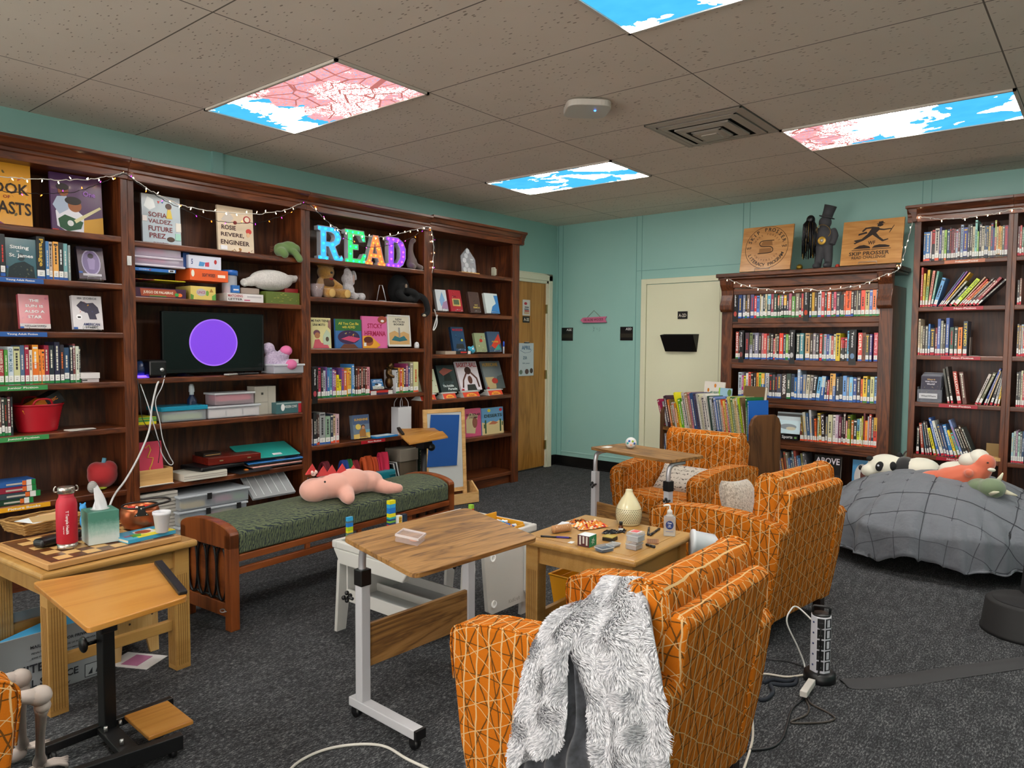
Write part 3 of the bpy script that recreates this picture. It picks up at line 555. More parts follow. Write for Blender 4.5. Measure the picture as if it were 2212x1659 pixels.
for i, (x0, x1, tx, cl, lb) in enumerate(((2040, 2128, 'Professional/Practical', 'b86a48', 'copper Professional/Practical label on the right bookcase'), (2037, 2124, 'Non-Fiction', 'a81c30', 'red Non-Fiction label under the leaning books with the lime spine'),
        (2032, 2118, 'Non-Fiction', 'a81c30', 'red Non-Fiction label below the orange spined book'), (2028, 2112, 'Non-Fiction', 'a81c30', 'red Non-Fiction label below the clear What/Where box'), (2022, 2108, 'Non-Fiction', 'a81c30', 'red Non-Fiction label just above the coral plush'))):
    edge('W', .3515, x0, x1, RS[i], tx, cl, lb, (566, 666, 772, 876, 990)[i])
# ---------------------------------------------------------------- display books, left wall
PB = BX-.09
cover('L', BX-.10, SH[1][0], -40, 71, 350, 'd89a2c', [('s', 16, .05, .05, .95, .95, ['b87a20', '6a5a30', 'c8b040', 'b85a28']), ('t', 'BOOK', .5, .6, .9, .17, '2a1c10'), ('t', 'OF', .5, .46, .14, .05, '8a2c1c'), ('t', 'BEASTS', .5, .29, .96, .2, '2a1c10'), ('p', [(.0, 0), (.5, 0), (.2, .12), (0, .14)], '7a3a68')], 'golden yellow BOOK OF BEASTS book at the left end of the top shelf', base=480, lean=.06)
cover('L', BX-.10, SH[1][0], 113, 224, 379, '4a2c58', [('p', [(.4, 0), (1, 0), (1, .32), (.55, .22)], 'c89428'), ('p', [(.1, .1), (.3, .0), (.6, .0), (.62, .3), (.45, .42), (.2, .5), (.08, .35)], 'e0e0ea'), ('p', [(.03, .45), (.12, .6), (.3, .62), (.33, .4), (.15, .3)], 'a8b8d0'), ('e', .24, .7, .10, .09, '8a5030'), ('e', .23, .77, .12, .06, '20181c'),
    ('e', .45, .47, .13, .11, '9a5c34'), ('e', .42, .55, .16, .07, '1c1414'), ('p', [(.12, .22), (.25, .3), (.4, .26), (.6, .2), (.55, .08), (.3, .02), (.15, .08)], '1c5030'), ('p', [(.42, .22), (.94, .5), (.97, .47), (.46, .17)], 'd8d0a0'), ('t', 'One', .74, .7, .24, .09, 'a06ac8'), ('e', .35, .16, .06, .05, 'e0e0e0'), ('r', .0, 0, .12, .04, 'c83028')], 'purple picture book showing two figures and a green guitar', base=495, lean=.07)
cover('L', BX-.045, SH[1][1], 14, 80, 516, '1c5864', [('p', [(.05, 0), (.95, 0), (.9, .3), (.6, .42), (.3, .36), (.1, .25)], '14262c'), ('e', .5, .52, .12, .1, '18343c'), ('s', 14, .15, .02, .85, .3, ['5a5c48', '2c3430']), ('t', 'Sitting', .45, .76, .62, .12, 'e8ecec'), ('t', 'in', .4, .67, .08, .04, 'e8ecec'), ('t', 'St. James', .5, .55, .78, .12, 'e8ecec'), ('r', 0, .22, .07, .28, '2a5aa8')], 'teal Sitting in St. James book facing out among the spines', base=605, lean=.03, t=.03)
cover('L', BX-.07, SH[1][1]+.012, 172, 229, 536, '38303e', [('e', .5, .52, .36, .4, 'b8b0d0'), ('e', .5, .52, .32, .36, '7a6a98'), ('p', [(.4, .3), (.6, .3), (.66, .6), (.5, .72), (.36, .6)], '9a8ab8'), ('e', .5, .72, .11, .08, '28202c'), ('r', .15, .1, .85, .17, 'c8c4d0'), ('r', .2, .88, .8, .93, '201c28'), ('r', 0, .17, .14, .23, '2a5aa8')], 'violet framed portrait book on a wire stand beside the upper spines', lean=.22, t=.035, base=605, stand='wire stand under the violet portrait book')
cover('L', BX-.07, SH[1][2]+.012, 44, 110, 638, 'b8505c', [('r', 0, 0, 1, .14, 'd0c8c8'), ('s', 12, .1, .15, .95, .9, ['c85a50', 'c87898', 'b04868', '9a4a80']), ('t', 'THE', .5, .82, .32, .08, 'f0f0f0'), ('t', 'SUN IS', .5, .66, .6, .08, 'f0f0f0'), ('t', 'ALSO A', .5, .50, .66, .08, 'f0f0f0'), ('t', 'STAR', .5, .34, .46, .09, 'f0f0f0'), ('t', 'NICOLA YOON', .5, .07, .7, .05, '38304a'), ('r', 0, 0, .12, .05, '2a5aa8')], 'red THE SUN IS ALSO A STAR book on a wire stand', lean=.14, t=.03, base=712, stand='wire stand under THE SUN IS ALSO A STAR')
cover('L', BX-.07, SH[1][2]+.012, 160, 224, 641, 'd8d4d8', [('p', [(.55, .3), (.8, .3), (.76, .45), (.9, .5), (.86, .66), (.7, .8), (.5, .78), (.3, .84), (.14, .7), (.3, .55), (.5, .48)], '383448'), ('s', 10, .2, .5, .7, .82, ['c8503c', '7a3c70', 'c89030', '3c3c68', 'a03048']), ('t', 'IBI ZOBOI', .5, .92, .64, .06, '6a6a72'), ('t', 'AMERICAN', .6, .15, .56, .08, '283468'), ('t', 'STREET', .6, .06, .42, .07, '283438'), ('e', .2, .36, .1, .08, 'f0f0f4'), ('r', .15, .33, .25, .38, '282828'), ('r', 0, 0, .13, .06, '2a5aa8')], 'white AMERICAN STREET book with a colourful profile on a wire stand', lean=.15, t=.03, base=712, stand='wire stand under AMERICAN STREET')
cover('L', BX-.11, SH[2][0], 309, 392, 423, 'bccad4', [('p', [(.05, .75), (.15, .95), (.3, .9), (.35, .75), (.2, .68)], 'e8f0f4'), ('t', 'SOFIA', .4, .6, .48, .1, '7a3038'), ('t', 'VALDEZ,', .46, .46, .62, .1, '7a3038'), ('t', 'FUTURE', .46, .32, .62, .1, '7a3038'), ('t', 'PREZ', .38, .18, .42, .1, '7a3038'), ('e', .7, .78, .07, .05, 'c89068'), ('e', .69, .8, .08, .06, '4a3028'), ('p', [(.62, .55), (.78, .55), (.74, .73), (.66, .73)], 'd8c048'), ('e', .72, .13, .1, .05, '4a3428'), ('r', .86, .3, 1, .48, 'e8e4dc'), ('r', .0, .45, .12, .56, 'e8e0e0'), ('p', [(.4, .88), (.46, .88), (.43, .83)], 'c83c38'), ('p', [(.5, .89), (.56, .89), (.53, .84)], '3c78b0'), ('r', .84, .12, .98, .26, 'a8d8c8'), ('t', 'Andrea Beaty', .45, .04, .4, .025, '7a3038')], 'pale blue SOFIA VALDEZ, FUTURE PREZ picture book', base=520, lean=.05)
cover('L', BX-.11, SH[2][0], 472, 549, 448, 'dccab0', [('p', [(.1, .7), (.3, .9), (.45, .75), (.3, .62)], 'c8c0b8'), ('t', 'ROSIE', .3, .54, .4, .1, '3a1c1c'), ('t', 'REVERE,', .4, .38, .64, .1, '3a1c1c'), ('t', 'ENGINEER', .47, .22, .8, .1, '3a1c1c'), ('e', .82, .76, .1, .08, 'b02c34'), ('e', .82, .76, .07, .055, 'e8dcc8'), ('e', .86, .5, .08, .06, 'c84038'), ('e', .84, .42, .05, .05, 'e0b890'), ('e', .48, .66, .05, .04, '8a3030'), ('r', .06, .05, .24, .14, 'e4e4e8'), ('s', 8, .3, .02, .98, .09, ['a87a3c', '88604a', 'b85040'])], 'cream ROSIE REVERE, ENGINEER picture book', base=530, lean=.05)
# unit 3: four covers under the plush toys
Z3 = SH[3][2]
cover('L', BX-.06, Z3, 672, 716, 687, 'd8d098', [('t', 'MI PAPI TIENE', .48, .9, .86, .08, '1c1c28'), ('t', 'UNA MOTO', .42, .77, .6, .08, '1c1c28'), ('e', .3, .5, .16, .1, '6a3c50'), ('e', .32, .42, .13, .1, 'a8704c'), ('p', [(.1, .0), (.9, 0), (.8, .12), (.5, .18), (.4, .3), (.2, .28)], 'c85868'), ('p', [(.6, .12), (.95, .1), (.95, .5), (.78, .62), (.6, .4)], 'b8c8b0'), ('e', .8, .3, .08, .08, '5a4a3c'), ('p', [(.86, .7), (1, .6), (1, .95), (.88, .9)], '9a7068')], 'cream MI PAPI TIENE UNA MOTO picture book', base=752, lean=.05)
cover('L', BX-.06, Z3, 726, 782, 690, '3c6ea8', [('p', [(0, .6), (1, .6), (1, 1), (0, 1)], '2c6a34'), ('e', .5, .38, .42, .24, '38244c'), ('t', 'All You Can Be', .5, .85, .78, .09, 'd8c848'), ('t', 'with ADHD', .5, .73, .5, .09, 'd8c848'), ('s', 14, .15, .22, .9, .55, ['d8a078', 'c86038', 'd8c040', '8a5838', '5aa0c0', 'e8e0d8']), ('p', [(.2, .32), (.7, .2), (.95, .34), (.5, .42)], 'c84870'), ('p', [(.15, .0), (.85, 0), (.7, .14), (.3, .14)], '6a3c28')], 'green and blue All You Can Be with ADHD picture book', base=752, lean=.05)
cover('L', BX-.06, Z3, 784, 838, 684, 'd868a0', [('t', 'STICKY', .5, .70, .6, .15, 'a81848'), ('t', 'HERMANA', .5, .46, .84, .16, 'a81848'), ('p', [(0, 0), (.55, 0), (.7, .1), (.3, .4), (0, .38)], 'e0a030'), ('e', .24, .2, .17, .13, '9a5030'), ('e', .22, .26, .18, .1, '5a2418'), ('e', .8, .9, .18, .12, 'a04c34'), ('e', .8, .86, .07, .04, 'e8e0e0'), ('r', .04, .06, .13, .17, 'e0e0e0')], 'pink STICKY HERMANA picture book', base=752, lean=.05)
b_, F, w_, h_ = cover('L', BX-.05, Z3+.012, 839, 888, 681, 'd8d8d4', [('r', .05, .06, .95, .95, 'cfc8b4'), ('p', [(.06, .07), (.94, .07), (.94, .4), (.7, .48), (.5, .42), (.3, .5), (.06, .42)], 'c8a068'), ('t', 'NEW', .5, .86, .28, .06, '282828'), ('t', 'FICTION', .5, .78, .5, .06, '282828'), ('t', 'BOOKS!', .5, .70, .44, .06, '282828'), ('p', [(.15, .2), (.3, .34), (.5, .28), (.7, .34), (.85, .2), (.5, .16)], '2c6a74'), ('r', .47, .3, .53, .6, '8a8888')], 'white framed NEW FICTION BOOKS sign beside the pink book', name='framed_sign', cat='sign', base=752, lean=.08, pages=False)
q = MB(F); [q.b2(a, c, M('d4d4d0', .4)) for a, c in (((0, 0, -.012), (w_, .012, .004)), ((0, h_-.012, -.012), (w_, h_, .004)), ((0, 0, -.012), (.012, h_, .004)), ((w_-.012, 0, -.012), (w_, h_, .004)))]; q.build('sign_frame', b_)
# unit 3 lower
cover('L', BX-.04, SH[3][3]+.035, 806, 830, 822, '2c6aa0', [('p', [(0, 0), (1, 0), (1, .2), (.5, .35), (0, .3)], 'a8b0a8'), ('e', .55, .4, .3, .14, 'e0e4e8'), ('e', .4, .45, .16, .1, '20242c'), ('t', 'MAGIC', .5, .84, .6, .1, 'e8ecec'), ('t', 'TREE HOUSE', .5, .7, .9, .09, 'e8ecec')], 'blue MAGIC TREE HOUSE book on a wire stand beside the bronze figure', lean=.35, t=.03, base=850, stand='wire stand under the blue MAGIC TREE HOUSE book')
cover('L', BX-.04, SH[3][4]+.005, 765, 800, 898, '6a7c90', [('r', 0, .6, 1, 1, '44587a'), ('p', [(0, 0), (1, 0), (1, .24), (0, .18)], 'd0b060'), ('r', .5, .24, 1, .36, '6a9cb0'), ('t', 'SUNSHINE', .5, .8, .84, .1, 'd0a030'), ('e', .6, .5, .12, .08, '4a2c20'), ('e', .6, .46, .09, .07, 'c89068'), ('p', [(.35, .05), (.75, .05), (.72, .38), (.5, .4), (.36, .3)], '9a6a34'), ('e', .3, .5, .16, .12, 'd8c060')], 'book showing a figure raising a sword, on a wire stand', lean=.12, t=.04, base=950, stand='wire stand under the book with the raised sword')
# unit 4
def disp(x0, x1, top, z, col, items, lab, base, lean=.22, st=True, t=.028, pl=BX-.05):
    cover('L', pl, z+.012, x0, x1, top, col, items, lab, lean=lean, t=t, base=base, stand=('wire stand under the '+lab.split(' book')[0]+' book') if st else None)
Z = SH[4][1]
disp(946, 969, 627, Z, 'c8ccd0', [('p', [(.4, .2), (.8, .5), (.6, .9), (.3, .5)], '7aa0c8'), ('p', [(.4, .1), (1, .1), (1, .5), (.6, .4)], '9a7898')], 'shiny white and mauve book leftmost on its end bookcase shelf', 672)
disp(975, 1001, 628, Z, 'a02430', [('s', 6, .1, .6, .95, .95, ['b83838', 'c8b0a0']), ('r', .2, .25, .85, .6, 'c0a060'), ('r', .3, .32, .75, .55, '4a5a40'), ('t', 'THE', .4, .7, .3, .07, '401418')], 'red book with a framed green picture on a wire stand', 674)
disp(1017, 1040, 632, Z, '4a3430', [('s', 10, .1, .2, .95, .9, ['8a5a38', '201818', '9a8458', '5a3028']), ('t', 'NOT', .6, .36, .3, .07, 'c8b060'), ('t', 'SEMIUS', .6, .24, .6, .08, 'c8b060')], 'dark painterly book with gold lettering on a wire stand', 676)
disp(1052, 1080, 635, Z, 'c8d0d0', [('p', [(.3, 0), (1, 0), (1, .9), (.7, .9), (.8, .5), (.5, .35)], '3c7cb8')], 'glossy white and blue book rightmost on its shelf of the end bookcase', 678)
Z = SH[4][2]
disp(981, 1008, 708, Z+.01, '1c3c60', [('s', 12, .1, .1, .9, .8, ['2c6a88', '101c2c', '3c90a8', '183050']), ('p', [(.3, .3), (.8, .3), (.9, .1), (.2, .1)], '282c30'), ('t', 'MAUSOLEUM', .5, .88, .8, .1, 'c82838'), ('e', .75, .45, .08, .05, 'b8b830')], 'blue adventure book with red title above the flat books', 758)
disp(1030, 1053, 721, Z, '8a9470', [('s', 12, .1, .1, .95, .85, ['c8a880', 'a84830', '5a4030', 'd8c8a0']), ('e', .55, .6, .14, .09, 'b83828')], 'tan and green book with a red capped figure on a wire stand', 762)
disp(1058, 1085, 718, Z, '2c4868', [('p', [(.2, .3), (.9, .9), (1, .5), (.6, .1)], 'c83c28'), ('p', [(.4, .1), (.95, .1), (.8, .4)], '3c9080'), ('t', 'POWER', .55, .5, .5, .08, 'd8b830'), ('s', 5, .1, .1, .6, .3, ['702820', 'b8402c'])], 'navy and red book with yellow lettering beside the blue marker', 762)
Z = SH[4][3]
for x0, x1, top, col, it, lab in ((905, 948, 800, 'c8ccb0', [('s', 8, .5, .2, .95, .8, ['8a5038', '6a8a48', 'b83c38'])], 'white patterned book at the left end of the riser row'),
        (954, 992, 791, '1c2c30', [('p', [(.3, .4), (.75, .4), (.62, .85), (.4, .8)], '101a18'), ('p', [(.1, .75), (.4, .9), (.9, .8), (.6, .7), (.3, .6)], '8a4a40'), ('t', 'The Invisible', .45, .22, .6, .09, 'd8e4e4'), ('t', 'Parade', .66, .1, .5, .09, 'd8e4e4'), ('s', 8, .1, .1, .9, .35, ['3c5c5c', '2c4a40'])], 'dark green book with white script title on an orange labelled riser'),
        (997, 1042, 783, 'd8d0d8', [('t', 'BASKET-BALL', .5, .88, .95, .16, 'a82830'), ('l', [(.12, .1), (.2, .35), (.42, .62)], '5a3024', .008), ('l', [(.88, .1), (.84, .4), (.6, .62)], '5a3024', .008), ('e', .5, .68, .15, .13, '3a1c18'), ('e', .52, .36, .1, .14, '5a3024'), ('p', [(.3, 0), (.75, 0), (.7, .2), (.34, .2)], '2a2c2c'), ('r', .03, 0, .14, .06, 'b02030')], 'white BASKET-BALL book with raised arms holding a ball on a riser'),
        (1052, 1092, 782, '6a7478', [('p', [(.1, 0), (.55, .0), (.5, .42), (.05, .42)], 'b09c70'), ('p', [(.5, 0), (1, 0), (1, .5), (.7, .44)], '4a5454'), ('e', .52, .28, .16, .1, 'a83028'), ('t', 'HURRICANE', .45, .87, .8, .13, 'c89c38'), ('r', .03, 0, .14, .07, 'b02030')], 'grey HURRICANE book with a red car on a riser')):
    cover('L', BX-.06, Z+.055, x0, x1, top, col, it, lab, lean=.32, t=.02, base=845)
    a = at_x(x0+4, 860, BX-.03); b2_ = at_x(x1-6, 860, BX-.03); ww = b2_.y-a.y
    r_ = thing('display_riser', 'white slanted riser with an orange label under the '+' '.join(lab.split()[:3]).replace('with', '').strip()+' book', 'display riser', (BX-.025, a.y, Z), 0, 'slanted risers'); q = MB()
    Wt = M('c8c8c4', .35); q.add([(0, 0, .001), (0, ww, .001), (-.13, ww, .001), (-.13, 0, .001), (-.03, 0, .06), (-.03, ww, .06), (-.04, ww, .055), (-.04, 0, .055)], [(0, 1, 5, 4), (4, 5, 6, 7), (3, 7, 6, 2), (0, 3, 2, 1), (0, 4, 7, 3), (1, 2, 6, 5)], Wt); q.b2((-.052, -.02, .048), (-.02, ww+.02, .056), Wt); q.build('riser', r_)
    q = MB(frame((.002, .004, .004), (0, 1, 0), (-.03, 0, .055))); q.b2((0, 0, 0), (ww-.008, .048, .0015), M('d8442c')); q.prism([((ww-.008)*(.5+.34*cos(pi*k/10)), .004+.034*sin(pi*k/10)) for k in range(11)], .001, M('e8a038'), z0=.0015); q.text('fiction', .01, M('a82818'), T((ww-.008)/2, .018, .003), w=ww*.34); q.build('riser_label', r_)
Z = SH[4][4]
cover('L', BX-.07, Z, 1006, 1040, 883, 'c84c78', [('s', 8, .1, .1, .9, .9, ['d880a0', 'c03868']), ('p', [(.05, .15), (.6, .1), (.8, .75), (.3, .85), (.05, .6)], 'c8b890'), ('e', .6, .5, .16, .2, '8a5444'), ('t', 'OUR SOLAR', .5, .78, .9, .09, '241c28'), ('t', 'SYSTEM', .5, .68, .5, .07, '241c28')], 'pink solar themed book beside the easel', base=938, lean=.05)
cover('L', BX-.06, Z, 1042, 1088, 881, '5a94c0', [('p', [(0, 0), (1, 0), (1, .45), (.8, .5), (.6, .43), (.4, .5), (.2, .42), (0, .48)], 'd0bc8a'), ('p', [(.3, .38), (.5, .5), (.75, .42), (.6, .36)], 'b86a48'), ('e', .33, .9, .07, .06, 'd8c838'), ('e', .88, .9, .07, .06, 'c02c38'), ('t', 'DESERTS', .52, .7, .82, .12, '20342c'), ('r', .13, .05, .19, .55, '2c5434'), ('r', .08, .25, .12, .4, '2c5434'), ('r', .82, .08, .88, .55, '2c5434'), ('r', .92, .3, .96, .44, '2c5434')], 'blue DESERTS book with two cacti', base=938, lean=.05)

# ---------------------------------------------------------------- games, boxes and devices
def pbox(name, label, cat, x0, x1, top, z0, depth, col, items=(), plane=BX-.03, base=None, group=None, side='L', bev=.002, h=None, rz=0, extra=None, rough=.4):
    at = at_x if side == 'L' else at_w; right = Vector((0, 1, 0)) if side == 'L' else WE
    by = base or top+20; a = at(x0, by, plane); b = at(x1, by, plane); w_ = (b-a).dot(right); hh = h or at((x0+x1)/2, top, plane).z-z0
    F = frame((a.x, a.y, z0+.0006), Matrix.Rotation(rz, 3, 'Z') @ right, (0, 0, 1)); q = MB(F)
    q.b2((0, 0, -depth), (w_, hh, 0), M(col, rough)); art(q, items, w_, hh)
    if extra: extra(q, w_, hh, depth)
    o = q.build(name); tag(o, label, cat, group); return o, F, w_, hh
Zg = SH[2][1]
G1 = [('r', .05, .05, .96, .95, '3c2048')]
pbox('board_game_box', 'purple JUEGO DE PALABRAS game box at the bottom left of the stack', 'board game', 291, 402, 623, Zg, .25, '401838', [('p', [(.12, .12), (.78, .1), (.82, .5), (.78, .9), (.1, .9)], 'a0482c'), ('t', 'JUEGO DE PALABRAS', .45, .5, .58, .36, 'e8dcc8'), ('r', .28, .1, .6, .2, '5a8a3c'), ('e', .87, .35, .05, .2, 'e8702c'), ('e', .81, .38, .04, .18, '3c9a48')], base=645)
zz = Zg+.107
pbox('board_game_box', 'red toy game box under the blue CONNECT 4 box', 'board game', 291, 334, 603, zz, .25, 'b02830', [('e', .26, .5, .14, .42, 'e8c040'), ('r', .5, .3, .9, .4, 'e8d0c8'), ('r', .5, .55, .9, .62, 'e8d0c8')], base=620)
pbox('board_game_box', 'yellow SCRABBLE game box in the left game stack', 'board game', 334.5, 401, 606, zz, .25, 'd8cc28', [('t', 'SCRABBLE', .36, .52, .4, .4, '8a7020'), ('t', 'junior', .76, .4, .2, .3, '8a7020')], base=622)
zz += .072
pbox('board_game_box', 'blue CONNECT 4 game box below two clear letter boxes', 'board game', 290, 380, 587, zz, .25, '2c6cb8', [('t', 'CONNECT', .23, .5, .24, .3, 'f0f0f0'), ('t', '4', .37, .52, .05, .5, 'c83c38'), ('r', .82, .1, .97, .9, 'e8e8e8'), ('r', .85, .25, .94, .75, '38383c')], base=603)
zz += .085
def clearbox(name, label, x0, x1, top, z0, depth, tint, lid, stuff, base, plane=BX-.03, group=None, cat='plastic box', lidh=.014, h=None, rz=0):
    """a see-through box: body, lid and what shows through it"""
    a = at_x(x0, base, plane); b = at_x(x1, base, plane); w_ = b.y-a.y; hh = h or at_x((x0+x1)/2, top, plane).z-z0
    t = thing(name, label, cat, (a.x, a.y, z0), rz, group); F = frame((0, 0, 0), (0, 1, 0), (0, 0, 1))
    q = MB(F); m = M(tint, .15, alpha=.5); s = .006
    q.box((w_/2, (hh-lidh)/2+.002, -depth/2), (w_-.004, hh-lidh, depth-.004), m)
    q.build('body', t, .006); q = MB(F); q.b2((-s, hh-lidh, -depth-s), (w_+s, hh, s), M(lid, .25, alpha=.72 if lid[0] > 'b' else 1)); q.build('lid', t, .004)
    q = MB(F)
    for e in stuff: q.b2((e[0]*w_+.003, e[1]*hh+.004, -depth*.93), (e[2]*w_-.003, e[3]*hh, -.005), M(e[4], .6))
    if stuff: q.build('contents', t)
    return t, F, w_, hh
letters = [(k*.115+.08, .2, k*.115+.17, .72, 'd82c5c') for k in range(5)]+[(.68, .2, .92, .4, 'd8c828'), (.68, .45, .92, .7, 'd8d8d8')]
clearbox('letter_box', 'lower clear compartment box of magenta letters on CONNECT 4', 288, 398, 572, zz, .2, 'c8b8d0', 'd8d0e0', letters, 580)
clearbox('letter_box', 'upper clear compartment box of magenta letters, topmost of its stack', 288, 393, 555, zz+.072, .2, 'c8b8d0', 'd8d0e0', letters, 565)
pbox('board_game_box', 'yellow game box with a green desert drawing beside the purple box', 'board game', 412, 466, 619, Zg, .2, 'd8c068', [('e', .42, .55, .2, .28, 'b8b0b0'), ('t', 'LINCE', .42, .55, .3, .2, 'a03868'), ('e', .66, .5, .06, .2, '6a9a3c'), ('p', [(0, 0), (.1, .0), (.12, .3), (0, .4)], '5a8a38'), ('p', [(.85, 0), (1, 0), (1, .5), (.85, .3)], '5a9a40'), ('p', [(.75, .6), (.9, .6), (.82, .85)], 'a87a38')], base=645)
pbox('board_game_box', 'orange word game box leaning over the yellow game box', 'board game', 411, 493, 603, Zg+.125, .2, 'e05c24', [('t', 'SIGHT WORDS', .48, .5, .34, .3, '20202c'), ('e', .07, .6, .04, .3, 'e0e0d0'), ('r', .72, .35, .92, .6, 'f0e0d0')], base=622, h=.075)
pbox('board_game_box', 'white number game box on top of the orange box', 'board game', 408, 478, 584, Zg+.202, .2, 'd0d4e4', [('t', '5', .1, .5, .05, .4, '28407a'), ('p', [(.3, .2), (.45, .2), (.5, .5), (.33, .55)], '4a90c8'), ('p', [(.5, .2), (.62, .2), (.62, .55), (.5, .5)], 'c84058'), ('e', .82, .6, .04, .17, 'b83030')], base=600, h=.085)
pbox('board_game_box', 'dark blue game box tucked behind the white number box', 'board game', 396, 410, 580, Zg+.2, .18, '24488a', base=600, plane=BX-.06, h=.1)
q = MB(); p = at_x(496, 640, BX-.10); q.lathe([(.045, 0), (.05, .01), (.05, .17), (.047, .18)], M('c8ccd4', .2, alpha=.55), (p.x, p.y, Zg+.001)); J = thing('jar', 'clear jar with a blue lid and orange pieces behind the games', 'jar', (0, 0, 0)); q.build('body', J)
MB().lathe([(.052, .178), (.055, .18), (.055, .21), (.05, .214), (0, .214)], M('1c5cb0', .35), (p.x, p.y, Zg+.001)).build('lid', J); MB().lathe([(.044, .004), (.044, .1), (0, .1)], M('c85a28', .7), (p.x, p.y, Zg+.001)).build('contents', J)
pbox('board_game_box', 'white MATCHING LETTER game box under the white whale plush', 'board game', 491, 569, 635, Zg, .16, 'dcd8d8', [('t', 'MATCHING', .22, .7, .4, .32, 'a83038'), ('t', 'LETTER', .22, .28, .38, .26, '28282c'), ('r', .46, .15, .62, .28, 'c04870'), ('r', .55, .55, .94, .75, 'b8b4b8')], base=652)
pbox('board_game_box', 'small blue card box standing in front of the jar', 'board game', 502, 518, 624, Zg+.06, .03, '2c6cb8', [('r', .15, .3, .85, .5, 'e0e0e0')], base=640, h=.05)
pbox('board_game_box', 'green jungle patterned puzzle box at the right of the games', 'board game', 575, 647, 631, Zg, .18, '5a6a28', [('s', 30, .02, .1, .98, .9, ['8a9434', '38481c', 'a8a048', '6a7a3c', 'c8b858'])], base=654, h=.085)
pbox('board_game_box', 'red box lying on the jungle puzzle box', 'board game', 615, 644, 623, Zg+.086, .14, '8a1c20', base=630, h=.03, plane=BX-.06)
pbox('board_game_box', 'tan box behind the MATCHING LETTER box', 'board game', 521, 560, 627, Zg+.062, .1, '9a8a80', base=640, h=.04, plane=BX-.09)
# television
Zt = SH[2][2]
a = at_x(352, 815, .27); b = at_x(571, 808, .27); tw = b.y-a.y; th_ = at_x(460, 675, .27).z-Zt-.02
t = thing('television', 'black flat screen television showing a large purple disc', 'television', (.27, a.y, Zt)); F = frame((0, 0, 0), (0, 1, 0), (0, 0, 1))
K = M('08080a', .25); q = MB(F); q.b2((0, .022, -.035), (tw, th_+.02, -.004), K); q.b2((tw*.2, .08, -.06), (tw*.8, th_*.8, -.035), K); q.build('housing', t, .006)
q = MB(F)
for lo, hi in (((0, .022), (tw, .045)), ((0, th_+.01), (tw, th_+.02)), ((0, .022), (.01, th_+.02)), ((tw-.01, .022), (tw, th_+.02))): q.b2((*lo, -.004), (*hi, .0), K)
q.build('bezel', t, .002)
q = MB(F); q.b2((.01, .045, -.0042), (tw-.01, th_+.01, -.002), M('010102', .2)); scr = q.build('screen', t)
q = MB(F); c = at_x(462.5, 740, .27); r_ = .158
q.prism([(c.y-a.y+r_*1.0*cos(2*pi*k/64)*1.09, c.z-Zt+r_*sin(2*pi*k/64)) for k in range(64)], .0005, M('9a6ae8', .4, emit=.25), z0=-.002)
q.prism([(c.y-a.y+r_*.95*cos(2*pi*k/64)*1.09, c.z-Zt+r_*.95*sin(2*pi*k/64)) for k in range(64)], .0005, M('6e38c8', .4, emit=.32), z0=-.0014); q.build('screen_image', scr)
q = MB(F); q.add([(tw*.15, 0, -.09), (tw*.24, 0, .03), (tw*.27, 0, .03), (tw*.2, 0, -.09), (tw*.2, .025, -.02)], [(0, 1, 2, 3), (0, 4, 1), (1, 4, 2), (2, 4, 3), (3, 4, 0)], K)
q.build('foot', t); q = MB(F); q.add([(tw*.85, 0, -.09), (tw*.76, 0, .03), (tw*.73, 0, .03), (tw*.8, 0, -.09), (tw*.8, .025, -.02)], [(3, 2, 1, 0), (1, 4, 0), (2, 4, 1), (3, 4, 2), (0, 4, 3)], K); q.build('foot', t)
# projector, lamp, remotes
p = at_x(330, 810, .24); t = thing('projector', 'small black projector with a round lens beside the television', 'projector', (p.x, p.y, Zt))
q = MB(); q.b2((-.12, -.055, .004), (.08, .055, .11), M('0c0c0e', .35)); q.build('housing', t, .015, 3); MB().cyl((.08, .02, .05), (.088, .02, .05), .012, M('c8ccd0', .2, .6)).build('lens', t)
q = MB(); p = at_x(302, 812, .2); q.lathe([(.02, 0), (.05, .01), (.055, .05), (.045, .08), (.02, .1), (0, .105)], M('18305c', .4), (p.x, p.y, Zt+.001)); q.lathe([(.045, .0), (.047, .012), (.03, .013)], M('5a3cff', .3, emit=2.5), (p.x+.02, p.y, Zt+.0008)); tag(q.build('night_light'), 'dark blue dome lamp with a violet glowing base beside the projector', 'lamp')
pbox('media_dongle', 'slim black receiver standing against the television', 'receiver', 349, 353, 796, Zt, .06, '101012', base=812)
q = MB(); p = at_x(505, 812, BX-.03); q.b2((-.02, -.08, .001), (.02, .06, .012), M('a8a8a0', .4), T(p.x, p.y, Zt) @ RZ(.4)); tag(q.build('remote_control', None, .004), 'pale grey remote lying before the television', 'remote control')
q = MB(); p = at_x(538, 810, BX-.03); q.b2((-.02, -.09, .001), (.02, .07, .014), M('161618', .4), T(p.x, p.y, Zt) @ RZ(.15)); tag(q.build('remote_control', None, .004), 'black remote lying before the television', 'remote control')
clearbox('plastic_box', 'white lidded plastic box beside the pink footed plush', 592, 657, 791, Zt, .17, 'd0d4dc', 'd8dce4', [], 806, plane=BX+.01, h=.07)
pbox('card_box', 'white card box with an orange tip lying on the white plastic box', 'box', 610, 645, 779, Zt+.072, .1, 'd8d4cc', [('r', .1, .3, .5, .6, '8a8a88')], plane=BX-.03, base=786, h=.03)
